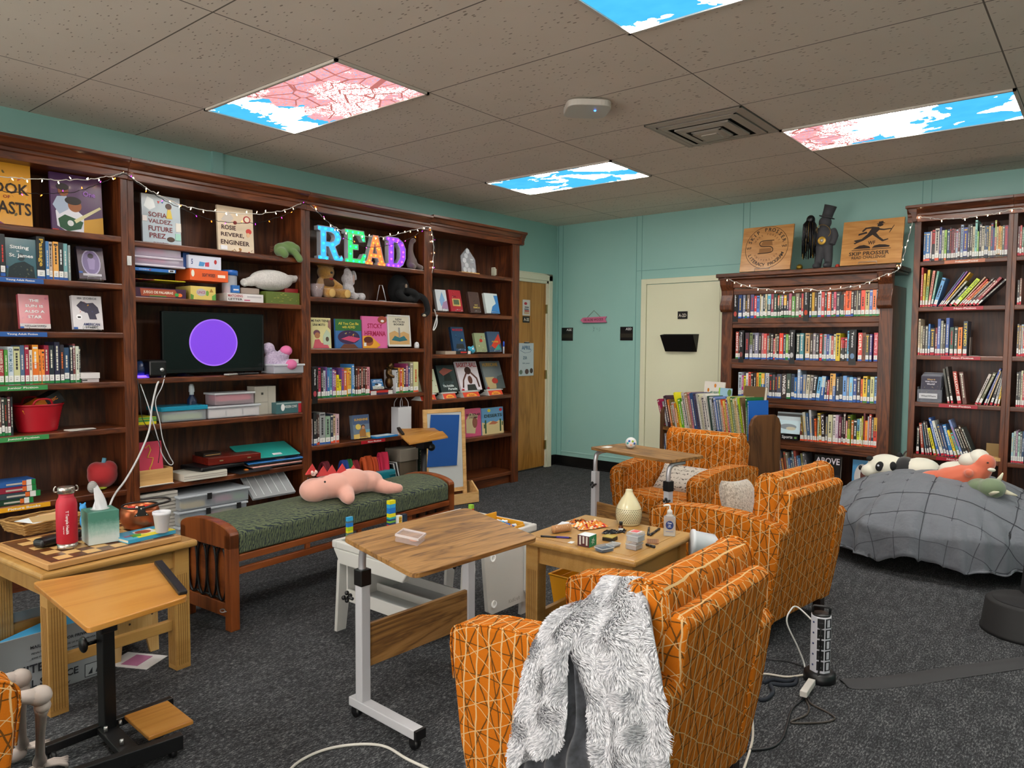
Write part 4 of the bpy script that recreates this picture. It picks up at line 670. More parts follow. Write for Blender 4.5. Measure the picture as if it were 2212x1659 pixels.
# middle shelf
Zm = SH[2][3]
clearbox('plastic_box', 'clear pencil box with a turquoise lid at the left of its shelf', 350, 447, 888, Zm, .2, 'a8b0b8', '1c88a8', [(.05, .1, .9, .5, 'b8c890'), (.2, .5, .8, .62, 'c8ccd0')], 910, lidh=.028, h=.1)
p = at_x(415, 905, .20); t = thing('spray_bottle', 'dark blue spray bottle with a white nozzle behind the turquoise box', 'bottle', (p.x, p.y, Zm))
MB().lathe([(.028, 0.001), (.03, .01), (.03, .13), (.015, .155), (.013, .165)], M('14284c', .35)).b2((.029, -.018, .03), (.031, .018, .12), M('1c2c48')).build('body', t); MB().lathe([(.014, .163), (.014, .18), (.018, .182), (.017, .22), (.01, .235), (0, .236)], M('d8dce0', .4)).build('nozzle', t)
pbox('book_stack', 'thin green and yellow picture books lying at the left of the shelf', 'books', 299, 338, 906, Zm, .18, 'c8c020', [('r', 0, .0, 1, .35, 'd8cc20'), ('r', 0, .4, 1, .65, '3c8a48'), ('r', 0, .75, 1, .95, '4a9a50')], base=922, h=.045)
clearbox('plastic_box', 'long white compartment box with three sections', 450, 562, 880, Zm, .17, 'd8d8e0', 'd4d8e0', [(.03, .1, .33, .7, 'd8d0c8'), (.35, .1, .65, .7, 'd8d0c8'), (.67, .1, .97, .7, 'd8d0c8')], 900, h=.085)
clearbox('plastic_box', 'clear box showing a pink strip on top of the white compartment box', 465, 550, 857, Zm+.088, .14, 'b8a8b0', 'c8ccd0', [(.08, .3, .92, .8, 'd83c60')], 878, h=.085)
pbox('carton', 'tall white carton beside the compartment boxes', 'box', 551, 596, 846, Zm, .1, 'b8b4a8', [('r', .3, .7, .4, .78, '3a3a38'), ('r', 0, .42, .6, .44, '9a968c'), ('r', .62, .0, .63, 1, '9a968c')], base=893, plane=BX-.09, h=.2)
pbox('board_game_box', 'teal HIDDEN COWS game box right of the white carton', 'board game', 597, 652, 877, Zm, .14, '3c6468', [('t', 'HIDDEN COWS', .56, .6, .48, .24, 'd8dcd8'), ('e', .25, .55, .07, .32, 'e8e8e8'), ('r', .86, 0, 1, 1, 'b8303c'), ('r', 0, .85, 1, 1, '8aa0a0')], base=894, h=.08)
# lower shelf
Zl = SH[2][4]
a = at_x(302, 1045, BX-.02); b = at_x(374, 1040, BX-.02); w_ = b.y-a.y
t = thing('wooden_card_box', 'light wooden box at the left end of the shelf holding a pink card', 'box', (a.x, a.y, Zl)); LW = wood('light_pine', 'b88a50', 'd0a468', 'dcb47c', .5, 'y', 4, coat=0)
q = MB(); q.b2((-.16, 0, .001), (0, w_, .008), LW); q.b2((-.008, 0, .008), (0, w_, .1), LW); q.b2((-.16, 0, .008), (-.152, w_, .1), LW); q.b2((-.152, 0, .008), (-.008, .008, .1), LW); q.b2((-.152, w_-.008, .008), (-.008, w_, .1), LW); q.build('tray', t, .001)
q = MB(frame((a.x-.03, a.y+.009, Zl+.012), (0, 1, 0), (-.14, .0, 1))); cw = w_-.05; q.b2((0, 0, -.004), (cw, .26, 0), M('c83c58', .7)); q.tube([(cw*x, .26*y, .002) for x, y in ((.35, .85), (.5, .92), (.55, .8), (.4, .62), (.62, .6), (.55, .45), (.45, .35), (.5, .2), (.75, .22), (.8, .3))], .004, M('d8a840', .6), 6); tag(q.build('letter_card'), 'pink card with a sand coloured cursive letter standing in the wooden box', 'card')
pbox('handwriting_strip', 'white strip of printed alphabet under the wooden box', 'paper strip', 302, 376, 1050, Zl, .03, 'd8d4cc', [('r', .03, .2, .95, .6, '6a6664')], plane=BX+.004, base=1052, h=.004)
pbox('book_stack', 'thick paper pad lying below the black laptop', 'paper pad', 398, 491, 1024, Zl, .22, 'd0ccc0', [('r', 0, .3, 1, .4, 'a8a098'), ('r', 0, .6, 1, .7, 'a8a098')], plane=BX+.02, base=1042, h=.045)
q = MB(T(.23, at_x(425, 1030, .2).y+.1, Zl+.047) @ RZ(.12)); q.b2((-.12, -.17, 0), (.12, .17, .028), M('0c0c10', .4)); tag(q.build('laptop', None, .01, 3), 'black laptop under the red wooden case', 'laptop')
q = MB(T(.22, at_x(470, 1020, .2).y+.06, Zl+.077) @ RZ(-.05)); RW = wood('red_case', '4a0f0a', '6a1a10', '7a2418', .3, 'y', 4)
t = thing('wooden_case', 'red brown wooden case with two small clasps on the laptop', 'case', (0, 0, 0)); q.b2((-.12, -.19, 0), (.12, .19, .05), RW); q.build('case_body', t, .003)
for dy in (-.1, .1): MB(T(.22, at_x(470, 1020, .2).y+.06, Zl+.077) @ RZ(-.05)).b2((.12, dy-.012, .022), (.124, dy+.012, .03), M('c8b890', .3, .8)).build('clasp', t)
pbox('slate_case', 'thin black and gold case on the red wooden case', 'case', 440, 478, 978, Zl+.129, .12, '1c1410', [('r', .1, .3, .95, .5, '9a7a48')], plane=.27, base=984, h=.024)
q = MB(T(.26, at_x(520, 1015, .25).y+.02, Zl+.002) @ RZ(.1)); q.b2((-.1, -.12, 0), (.12, .15, .008), M('2a2c30', .3)); q.ell((.05, -.02, .011), (.02, .015, .006), M('d87c28')); tag(q.build('magazine'), 'grey glossy booklet with an orange spot beside the laptops', 'booklet')
LT_ = lambda k: T(0, 0, .12*sin((.06, .14, .30)[k])) @ RY((.06, .14, .30)[k])
for k, (col, z, x0, x1, dx, lab) in enumerate((('d8a098', .014, 530, 654, .02, 'pale pink student laptop at the bottom of its stack'), ('2c78c0', .042, 522, 655, .012, 'blue student laptop in the middle of its stack'), ('2ca098', .075, 516, 648, 0, 'turquoise student laptop on top of its stack'))):
    a = at_x(x0+8, 1000-k*8, .30); b = at_x(x1, 1000-k*8, .33); q = MB(T(.225-dx*.3, (a.y+b.y)/2+.0, Zl+z-.01) @ RZ(-.03*k) @ LT_(k)); ww = (b.y-a.y)/2-.01
    t = thing('student_laptop', lab, 'laptop', (0, 0, 0), 0, 'rounded student laptops'); q.b2((-.12, -ww, .002), (.115, ww, .012), M('1c1c20', .4)); q.build('base', t, .004); q = MB(q.X); q.b2((-.122, -ww-.003, .013), (.118, ww+.003, .024), M(col, .35)); q.build('lid', t, .011, 3)
    q = MB(MB().X @ T(.225-dx*.3, (a.y+b.y)/2, Zl+z-.01) @ RZ(-.03*k) @ LT_(k)); q.b2((.07, ww*.05, .024), (.1, ww*.38, .0248), M('d0d4d8')); q.build('name_sticker', t)
# bottom
Z0 = .118
for k, (z, x0, x1, lab) in enumerate(((Z0, 380, 530, 'lowest clear bin in the stack left of the bench'), (Z0+.0, 0, 0, ''),)):
    pass
mix = [(.04, .1, .2, .5, 'c8a830'), (.22, .1, .4, .6, '3c6aa8'), (.42, .15, .6, .55, 'b83c48'), (.6, .1, .8, .6, 'c8b83c'), (.8, .1, .96, .5, '4a8a50')]
clearbox('storage_bin', 'lowest clear bin of bricks in the stack below the bookcase shelf', 386, 534, 1112, .119, .26, 'b0b8c0', 'c8d0d8', mix, 1120, h=.09, plane=.40)
clearbox('storage_bin', 'middle clear bin of coloured bricks with black clips', 386, 534, 1080, .211, .26, 'b0b8c0', 'c8d0d8', mix, 1090, h=.095, plane=.40)
clearbox('storage_bin', 'top clear bin of coloured bricks with a black clip', 388, 538, 1046, .308, .26, 'b0b8c0', 'c8d0d8', [(.05, .1, .35, .5, 'c8a830'), (.5, .2, .75, .6, 'a84870'), (.75, .2, .95, .5, '6aa050')], 1060, h=.095, plane=.40)
for x, z in ((453, .383), (450, .286), (516, .286)): p = at_x(x, 1080, .408); q = MB(); q.b2((0, -.015, -.02), (.006, .015, .02), M('101012')); tag(q.build('bin_clip'), {(453, .383): 'black clip on the top clear bin', (450, .286): 'left black clip on the middle clear bin', (516, .286): 'right black clip on the middle clear bin'}[(x, z)], 'clip').location = (.405, p.y, z)
pbox('paper_stack', 'tall stack of white papers and folders at the left below the shelf', 'papers', 300, 384, 1062, .119, .28, 'b8b4ac', [('r', 0, k/14+.01, 1, k/14+.02, '6a665e') for k in range(14)], plane=BX-.01, base=1080, h=.32)
q = MB(frame((.40, at_x(548, 1090, .4).y, .31), (0, 1, .0), (-.75, 0, .65))); q.b2((0, 0, -.02), (.34, .24, 0), M('b8bcc0', .2, alpha=.6)); [q.b2((.03+k*.06, .02, 0), (.034+k*.06, .22, .002), M('d8dce0', .3)) for k in range(6)]; tag(q.build('compartment_box', None, .004), 'clear compartment box tilted behind the bench', 'plastic box')
q = MB(T(.3, at_x(425, 1085, .3).y, 0)); 
# red basket with pencil box
Zb = SH[1][4]; c = at_x(82, 935, .2); t = thing('basket', 'red ribbed tub basket with loop handles on the left shelf', 'basket', (c.x, c.y, Zb))
q = MB(); RD = M('b01424', .4)
prof = [(.085, .001), (.09, .004), (.115, .15), (.12, .155), (.114, .155), (.086, .01), (0, .008)]
rib = [(.085, .001)]+[(.088+.027*k/22+(.0015 if k % 2 else 0), .006+.144*k/22) for k in range(23)]+[(.121, .152), (.121, .16), (.114, .16), (.088, .012), (0, .01)]
q.lathe(rib, RD, n=32, sx=.9, sy=1.12); q.build('tub', t)
for s in (-1, 1): MB().tube(bez([(s*.085, -.05, .155), (s*.1, -.035, .185), (s*.102, .0, .192), (s*.1, .035, .185), (s*.085, .05, .155)]), .006, RD, 8).build('handle', t)
q = MB(T(c.x+.01, c.y+.0, Zb+.15) @ RZ(.1) @ RX(.5)); q.b2((-.05, -.1, -.04), (.05, .07, .03), M('e0801c', .5)); q.b2((-.051, .03, -.041), (.051, .12, .031), M('141416', .5)); q.text('BIC', .02, M('181818'), frame((.0515, -.03, 0), (0, 1, 0), (0, 0, 1)), w=.05); q.text('BIC', .02, M('e0801c'), frame((.0515, .075, 0), (0, 1, 0), (0, 0, 1)), w=.035); tag(q.build('pencil_carton'), 'orange and black BIC carton tilted in the red basket', 'box')
q = MB(); p = at_x(172, 928, BX-.04); [q.b2((-.04, -.07, .001+k*.0012), (.03, .08, .0018+k*.0012), M('d8d4cc'), T(p.x, p.y, Zb) @ RZ(.15-k*.08)) for k in range(4)]; tag(q.build('paper_slips'), 'loose white paper slips right of the red basket', 'papers')
pbox('book', 'white book lying flat at the end of the upper Junior Fiction shelf', 'book', 175, 216, 812, SH[1][3]+.022, .13, 'd4d0d0', base=825, h=.033, plane=BX-.03)
pbox('book', 'thin pale book lying flat below the white one', 'book', 178, 214, 822, SH[1][3], .13, 'b8b0b0', [('r', 0, .4, .3, .7, '2a2a2a')], base=828, h=.021, plane=BX-.035)
for k, (c1, w0) in enumerate((('1c3c2c', 72), ('34444c', 88), ('8a2438', 79), ('28589a', 78))):
    pbox('book', f'{["lowest dark green","third grey","second crimson","topmost blue"][k]} book in the flat pile of four on the lowest left shelf', 'book', -20+k*2, w0, 1090-k*11, SH[1][5]+.001+k*.033, .13, c1, [('r', .3, .3, .72, .6, 'b8b4a8'), ('r', .78, 0, .9, 1, 'd8d8d4'), ('r', .9, 0, 1, 1, '1c7a3c'), ('r', .68, .1, .77, .9, 'd86a2c')], base=1085, h=.031, plane=BX-.02, group='flat pile of comic books')
# shelf odds and ends, unit 3
p = at_x(685, 640, BX-.06); t = thing('glass_bowl', 'ridged clear glass bowl at the left of the plush shelf', 'bowl', (p.x, p.y, SH[3][1]))
q = MB(); q.lathe([(.03, .001), (.034, .006), (.055, .1), (.058, .1), (.037, .004)], M('c8b8bc', .05, alpha=.35), n=12); q.build('bowl', t)
q = MB(); p = at_x(824, 640, BX-.05); q.tube([(-.03, -.05, .003), (.0, -.05, .003), (.0, -.02, .13), (0, .01, .13), (0, .05, .003), (-.03, .05, .003), (.03, .02, .003), (.03, -.05, .003)], .003, M('d0d0d4', .3, .6), 6); tag(q.build('book_stand'), 'empty white wire stand between the striped gap and black plush', 'book stand', 'wire book stands').location = (p.x, p.y, SH[3][1])
pbox('book', 'upper red and white paperback lying under the wire stand', 'book', 801, 848, 844, SH[3][3]+.017, .12, 'b83028', [('r', 0, 0, .25, 1, 'c8c4c0'), ('r', .8, 0, 1, 1, 'd8d8d4')], base=848, h=.015, plane=BX-.02)
pbox('book', 'lower navy and white paperback lying under the wire stand', 'book', 801, 848, 851, SH[3][3], .12, '3a2c48', [('r', 0, 0, .25, 1, 'c8c4c0'), ('r', .8, 0, 1, 1, 'd8d8d4')], base=855, h=.016, plane=BX-.02)
BZ = M('5a4428', .35, .8); q = MB(); p = at_x(843, 850, .24); o = (p.x, p.y, SH[3][3]+.04)
q.b2((-.05, -.05, .001-.04), (.04, .06, 0), M('3a2416', .4)); q.ell((0, 0, .05), (.04, .045, .055), BZ); q.ell((0, -.01, .13), (.03, .032, .05), BZ); q.ell((.01, -.005, .19), (.024, .026, .03), BZ); q.ell((.03, .03, .03), (.03, .04, .03), BZ); q.tube(bez([(.02, -.04, .13), (.05, -.01, .1), (.04, .03, .12)]), .012, BZ)
o_ = q.build('figurine', None, 0, 2, 0); o_.location = o; tag(o_, 'bronze seated reading figure used as a bookend', 'figurine')
# white bag, tablet, lower books
p = at_x(867, 935, .26); t = thing('paper_bag', 'white paper gift bag with two twisted handles', 'bag', (p.x, p.y, SH[3][4])); Wt = M('c8c8cc', .7)
q = MB(); q.b2((-.045, -.075, .001), (.045, .075, .235), Wt); q.b2((-.043, -.073, .232), (.043, .073, .2352), M('8a8a8e')); q.build('bag_body', t, .002)
for s in (-1, 1): MB().tube(bez([(s*.04, -.045, .225), (s*.035, -.042, .28), (s*.02, 0, .325), (s*.035, .042, .28), (s*.04, .045, .225)]), .003, Wt, 6).build('handle', t)
q = MB(T(BX-.06, at_x(828, 950, .3).y, SH[3][4]+.001) @ RZ(.05)); q.b2((-.06, -.12, 0), (.06, .12, .012), M('1c78b8', .4)); q.b2((-.045, -.1, .012), (.045, .1, .0125), M('d0dce0')); tag(q.build('sound_tablet', None, .006), 'flat blue framed white activity tablet beside the white bag', 'toy tablet')
row('L', .12, SH[3][4], 935, '888,4,28488a,905;893,5,3c6898,912;899,10,c89a24,893', 'the spot behind the white gift bag', 'n', 900)
# bottom of unit 3: bins, bags, tall books
p = at_x(818, 1030, .25); t = thing('storage_caddy', 'turquoise plastic caddy with a slot handle under the Non Fiction shelf', 'caddy', (p.x, p.y, .118)); TQ = M('107888', .4)
q = MB(); q.b2((-.12, -.13, .001), (.1, .11, .22), TQ, None); q.build('tub', t, .02, 3); MB().tube([(.101, .04, .17), (.105, .03, .18), (.105, .09, .18), (.101, .095, .17), (.105, .09, .155), (.105, .035, .155)], .006, M('0a5a68', .4), 8, closed=True).build('handle', t)
p2 = at_x(760, 1030, .25); q = MB(); q.b2((-.1, -.07, .001), (.09, .06, .2), M('b8b8b8', .5)); o_ = tag(q.build('storage_bin', None, .01), 'pale grey bin left of the turquoise caddy', 'bin'); o_.location = (p2.x, p2.y, .118)
def pouch(px, py, col, lab, w=.10, h=.17, tilt=0):
    a = at_x(px, py, .27); q = MB(T(a.x, a.y, a.z) @ RZ(tilt)); m = M(col, .8)
    q.grid(lambda u, v: (.05*(u-.5)*2*(1-abs(v-.5)*.2)+.012*sin(v*9), (v-.5)*w, h*(1-(2*u-1)**2*.95)-h*.72), 12, 8, m); q.grid(lambda u, v: (.03*(u-.5)*2, (v-.5)*w*.9, h*.93*(1-(2*u-1)**2*.9)-h*.74), 10, 6, m)
    o = q.build('cloth_pouch'); md = o.modifiers.new('s', 'SOLIDIFY'); md.thickness = .005; return tag(o, lab, 'pouch', 'folded cloth pouches')
pouch(790, 1000, 'c8501c', 'larger orange folded cloth pouch in the turquoise caddy', .13, .2, .3); pouch(806, 1000, 'c84c20', 'smaller orange folded cloth pouch beside the pink ones', .05, .18, .1); pouch(826, 992, 'c82048', 'tall crimson pink cloth pouch in the turquoise caddy', .09, .22, -.1); pouch(816, 1000, 'd03058', 'narrow pink cloth pouch between orange and crimson', .04, .18)
pouch(765, 1006, '8a1828', 'dark red cloth pouch in the grey bin', .07, .16, .2); pouch(752, 1003, '1c6a38', 'green cloth pouch in the shadow above the pink plush', .05, .15); pouch(742, 1004, '1c3c88', 'blue cloth pouch in the shadow above the pink plush', .06, .14); pouch(700, 1006, '6a1424', 'dark red cloth pouch far left behind the pink plush', .08, .12, .4)
q = MB(); a = at_x(845, 1020, .26); [q.b2((0, -.006+k*.016, 0), (.2, .006+k*.016, .26), M(c), T(a.x-.15, a.y+.03, .12) @ RX(.24)) for k, c in enumerate(('101410', 'c8c8c8', '18181c', 'd0d0d0'))]; tag(q.build('leaning_folders'), 'black and white folders leaning beside the turquoise caddy', 'folders')
q = MB(); a = at_x(872, 1010, .26); q.b2((-.12, -.09, 0), (.06, .1, .2), M('5c5040', .9)); q.b2((-.13, -.1, .2), (.07, .11, .31), M('7c7468', .9)); o_ = tag(q.build('fabric_box', None, .008), 'grey brown paisley fabric box behind the reading desk', 'box'); o_.location = (a.x, a.y, .18)
row('L', .3, .118, 1050, '884,14,183c7a,958;899,4,8a8a80,962;904,18,123c30,960,,n,,EARTH FROM ABOVE,a8b0a0;923,9,101210,958', 'the bottom shelf behind the reading desk', 'n', 960)
# marker, hooks, unit 4 bits
q = MB(); p = at_x(1088, 760, BX-.03); q.lathe([(.008, .001), (.008, .1), (.006, .115), (0, .118)], M('d0d4dc'), (p.x, p.y, SH[4][2]), 12); q.lathe([(.0088, .07), (.0088, .105), (.006, .121), (0, .122)], M('1c4cb8'), (p.x, p.y, SH[4][2]), 12); tag(q.build('marker'), 'white marker with a blue cap standing at the shelf end', 'marker')
pbox('book', 'cream book lying flat under the blue adventure book', 'book', 962, 985, 760, SH[4][2], .12, 'a89888', base=764, h=.028, plane=BX-.015)
pbox('book', 'black and red book lying flat beside the blue fish plush', 'book', 985, 1018, 760, SH[4][2], .1, '28282a', [('r', .3, .3, .7, .8, 'b83030'), ('r', .78, 0, .95, 1, 'd8d8d8')], base=764, h=.028, plane=BX-.015)
p = at_x(1013, 580, .24); t = thing('award', 'clear acrylic award with seven white hexagons on a wooden base', 'award', (p.x, p.y, SH[4][0]))
F = frame((.0, 0, .018), (0, 1, 0), (-.12, 0, 1)); q = MB(F); q.prism([(-.095, 0), (.1, 0), (.1, .13), (.0, .235), (-.095, .15)], .008, M('c8ccd4', .05, alpha=.3), z0=-.004); q.build('acrylic_plate', t)
q = MB(F)
for hx, hy in ((0, .20), (-.027, .155), (-.0, .11), (-.053, .11), (-.027, .065), (.027, .065), (-.055, .022), (.0, .022), (.055, .022)):
    if (hx, hy) in ((0, .11), (.027, .065)): continue
    q.prism([(hx+.027*cos(pi/6+k*pi/3), hy+.027*sin(pi/6+k*pi/3)) for k in range(6)], .001, M('b8b8bc', .4), z0=.0045)
q.b2((.03, .1, .0045), (.075, .106, .0055), M('c8c8c8')); q.b2((.03, .115, .0045), (.07, .13, .0055), M('c8c8c8')); q.build('hexagon_panels', t)
MB().b2((-.02, -.12, .001), (.02, .13, .018), wood('light_pine', '', '', '')).build('base', t, .002)
# ---------------------------------------------------------------- upholstery and table materials
def mat_orange():
    m, nt, b = newmat('orange_lattice_fabric'); n = N(nt)
    o = n.n('ShaderNodeTexCoord'); nz = n.n('ShaderNodeTexNoise'); nz.inputs['Scale'].default_value = 9; nz.inputs['Detail'].default_value = 2
    n.l(o.outputs['UV'], nz.inputs[0])
    v = n.n('ShaderNodeVectorMath', operation='MULTIPLY_ADD'); n.l(nz.outputs['Color'], v.inputs[0]); v.inputs[1].default_value = (.022, .022, 0); n.l(o.outputs['UV'], v.inputs[2])
    sp = n.n('ShaderNodeSeparateXYZ'); n.l(v.outputs[0], sp.inputs[0]); U, V = sp.outputs[0], sp.outputs[1]
    fine = n.noise(o.outputs['UV'], 220, 2)
    def fam(ang, step, wd, off=0.0):
        c, s = cos(radians(ang)), sin(radians(ang))
        t = n.math('ADD', n.math('MULTIPLY', U, c/step), n.math('ADD', n.math('MULTIPLY', V, s/step), off+50))
        d = n.math('ABSOLUTE', n.math('SUBTRACT', n.math('FRACT', t), .5))
        return n.math('LESS_THAN', n.math('ADD', d, n.math('MULTIPLY', fine, .3*wd/step)), wd/step*.65)
    brown = n.math('MAXIMUM', n.math('MAXIMUM', fam(24, .072, .0046), fam(-27, .079, .0046, .3)), n.math('MAXIMUM', fam(88, .085, .0034, .1), fam(-9, .12, .004, .6)))
    cream = n.math('MAXIMUM', n.math('MAXIMUM', fam(1, .046, .0052), fam(62, .071, .0022, .4)), fam(-58, .064, .0022, .2))
    base = n.mix(n.noise(o.outputs['UV'], 300, 2), 'a8580c', 'ba6812')
    c = n.mix(brown, base, '5c3a14'); c = n.mix(cream, c, 'c4a272')
    n.l(c, b.inputs['Base Color']); b.inputs['Roughness'].default_value = .9; b.inputs['Specular IOR Level'].default_value = .15
    n.bump(b, n.math('ADD', n.math('MULTIPLY', cream, .8), n.math('MULTIPLY', fine, .5)), .35, .003); return m
OR = mat_orange()
def mat_green():
    m, nt, b = newmat('green_flame_fabric'); n = N(nt)
    v = n.coord('UV', (1, 1, 1)); w1 = n.n('ShaderNodeTexWave'); w1.inputs['Scale'].default_value = 24; w1.inputs['Distortion'].default_value = 9; w1.inputs['Detail'].default_value = 3; w1.inputs['Detail Scale'].default_value = 1.6
    n.l(n.coord('UV', (1.4, .45, 1), (0, 0, .5)), w1.inputs[0])
    t = n.math('ADD', n.math('MULTIPLY', w1.outputs[1], .7), n.math('MULTIPLY', n.noise(v, 60, 3), .5))
    n.l(n.ramp(t, [(.25, '1a252c'), (.42, '2a383c'), (.52, '464f34'), (.66, '565f42'), (.85, '5e674a')], 'LINEAR'), b.inputs['Base Color']); b.inputs['Roughness'].default_value = .85; return m
BEECH = wood('tan_laminate', '9c7238', 'aa8044', 'b48c50', .35, 'y', 2, coat=.1)
OAKT = wood('striped_oak_top', '4e3018', '87602f', 'a47a48', .55, 'y', 7, coat=0)
HONEY = wood('honey_laminate', '9c6424', 'b47c34', 'c08c48', .35, 'y', 3, coat=.2)
WHT = M('b4b4b8', .35); BLK = M('0c0c0e', .4)
# ---------------------------------------------------------------- armchairs
def arm_profile(z0=.09):
    """side outline in (x forward, z)"""
    pts = [(.27, z0), (.305, .22), (.33, .40), (.342, .50)]
    pts += [(.342-.05+.05*cos(a), .525+.045*sin(a)) for a in [pi*k/16 for k in range(1, 8)]]
    pts += [(.2, .592), (.05, .607), (-.12, .607), (-.26, .597), (-.355, .575), (-.375, .55), (-.345, .33), (-.30, z0)]
    return pts
XS = Matrix(((1, 0, 0, 0), (0, 0, -1, 0), (0, 1, 0, 0), (0, 0, 0, 1)))      # (x,y,z)->(x,-z,y): outline upright
def armchair(label, loc, rz):
    t = thing('armchair', label, 'armchair', loc, rz, 'orange patterned armchairs')
    for s in (-1, 1):
        X = XS.copy(); q = MB(T(0, s*.30+.052, 0) @ X); q.prism(arm_profile(), .104, OR); arm_ = q.build('arm', t, .022, 4)
        pp = arm_profile()[2:17]
        q = MB()
        for dy in (-.051, .051): q.tube([(x+.001*(1 if x > .2 else 0), s*.30+dy*.93, z-.0025) for x, z in pp], .0035, OR, 6)
        q.build('piping', arm_)
    q = MB(T(0, .235, 0) @ XS); q.prism([(-.15, .27), (.30, .27), (.33, .30), (.335, .36), (.32, .405), (.2, .425), (-.15, .405)], .47, OR); q.build('seat_cushion', t, .02, 3)
    q = MB(); q.box((.10, 0, .19), (.40, .50, .17), OR); q.build('seat_base', t, .012, 2)
    q = MB(T(0, .275, 0) @ XS); q.prism([(-.24, .10), (-.31, .715), (-.33, .733), (-.37, .733), (-.388, .71), (-.30, .10)], .55, OR); q.build('back_shell', t, .012, 3)
    # back cushion rolling over at the top
    a = [(-.16, .40), (-.19, .55), (-.205, .66)]; a += [(-.272+.068*cos(w), .735+.068*sin(w)) for w in [pi*k/10 for k in range(0, 9)]]
    a += [(-.337, .70), (-.318, .66), (-.29, .55), (-.26, .40)]
    q = MB(T(0, .288, 0) @ XS); q.prism(a, .576, OR); bcu = q.build('back_cushion', t, .022, 4)
    for s in (-1, 1): q = MB(); q.tube([(x, s*.274, z) for x, z in [(p[0]+.002*(p[0]+.26)/.07, p[1]+.002) for p in a[1:13]]], .004, OR, 6); q.build('cushion_piping', bcu)
    for x, y in ((.26, .29), (.26, -.29), (-.27, .29), (-.27, -.29)):
        q = MB(); q.box((x, y, .045), (.045, .045, .092), M('1c0f0a', .4)); q.build('leg', t, .004)
    return t
ch = armchair('near orange lattice patterned armchair with a fluffy grey throw over its arm', (3.814, 1.905, 0), 3.141)
dup(ch, (3.53, 3.671, 0), 3.012, 'orange lattice patterned armchair between the hand sanitiser table and the grey quilted pile')
dup(ch, (2.758, 4.537, 0), -1.696, 'farthest orange armchair holding a script printed cushion beside the book cart')
dup(ch, (2.555, .27, 0), 1.55, 'orange armchair cut off by the left edge with a skeleton seated in it')
# ---------------------------------------------------------------- side tables
def side_table(label, loc, rz, W=.60, D=.60, H=.552, shelf=False):
    t = thing('side_table', label, 'table', loc, rz, 'tan side tables with fluted legs'); m = BEECH
    q = MB(); q.b2((-D/2, -W/2, H-.03), (D/2, W/2, H), m); tt_ = q.build('tabletop', t, .012, 3)
    q = MB(); q.b2((-D/2+.05, -W/2+.05, H), (D/2-.05, W/2-.05, H+.0015), m); q.build('top_inlay', tt_)
    k = .032
    for sx in (-1, 1):
        for sy in (-1, 1):
            x = sx*(D/2-.06); y = sy*(W/2-.06); q = MB(); q.b2((x-k, y-k, .0), (x+k, y+k, H-.03), m)
            for j in (-2, -1, 0, 1, 2):
                for hx, hy, rot in ((0, 1, 0), (0, -1, 0), (1, 0, 1), (-1, 0, 1)):
                    if rot: q.b2((x+hx*k-.0015, y+j*.0095-.0015, .02), (x+hx*k+.0015, y+j*.0095+.0015, H-.14), M('86602c', .5))
                    else: q.b2((x+j*.0095-.0015, y+hy*k-.0015, .02), (x+j*.0095+.0015, y+hy*k+.0015, H-.14), M('86602c', .5))
            q.build('leg', t, .002)
    q = MB()
    for s in (-1, 1):
        q.b2((-D/2+.06, s*(W/2-.05)-.01, H-.11), (D/2-.06, s*(W/2-.05)+.01, H-.03), m); q.b2((s*(D/2-.05)-.01, -W/2+.06, H-.11), (s*(D/2-.05)+.01, W/2-.06, H-.03), m)
    q.build('apron', t, .002)
    for s in (-1, 1): MB().b2((s*(D/2-.065)-.012, -W/2+.09, .17), (s*(D/2-.065)+.012, W/2-.09, .215), m).build('stretcher', t, .003)
    return t
TLX, TLY, TLR = 1.685, 1.235, .06
LTZ = .5535
side_table('tan side table with fluted legs holding a chess board top, bottle and tissue box', (TLX, TLY, 0), TLR, .61, .61, .552)
side_table('tan side table between the armchairs crowded with small craft things', (3.265, 2.765, 0), .03, .56, .58, .552)
# boards and board game on the left table
def on_left(px, py, z=LTZ): return at_z(px, py, z)
t = thing('chess_board', 'wooden chess board tray with pale and dark squares lying on the left table', 'chess board', (0, 0, 0)); a = at_z(8, 1160, .575); 
pA = at_z(103, 1222, .575); pB = at_z(392, 1158, .575); ang = math.atan2(pB.y-pA.y, pB.x-pA.x)-pi/2; ww = (pB-pA).length
WN2 = wood('board_walnut', '3a1c0c', '5c3218', '70401f', .3, 'y', 4); q = MB(T(pA.x, pA.y, LTZ) @ RZ(ang)); q.b2((-.48, 0, .0015), (0, ww, .024), M('b88a54', .4)); q.build('board', t, .003)
q = MB(T(pA.x, pA.y, LTZ) @ RZ(ang)); q.b2((-.46, .02, .024), (-.02, ww-.02, .0255), WN2); sq = .052
for i in range(8):
    for j in range(8):
        if (i+j) % 2: q.b2((-.46+.012+i*sq, ww/2-4*sq+j*sq, .0255), (-.46+.012+(i+1)*sq, ww/2-4*sq+(j+1)*sq, .0262), M('cda468', .35))
q.build('squares', t)
ZB = LTZ+.027
def put(px, py, z=ZB): p = at_z(px, py, z); return p.x, p.y, z
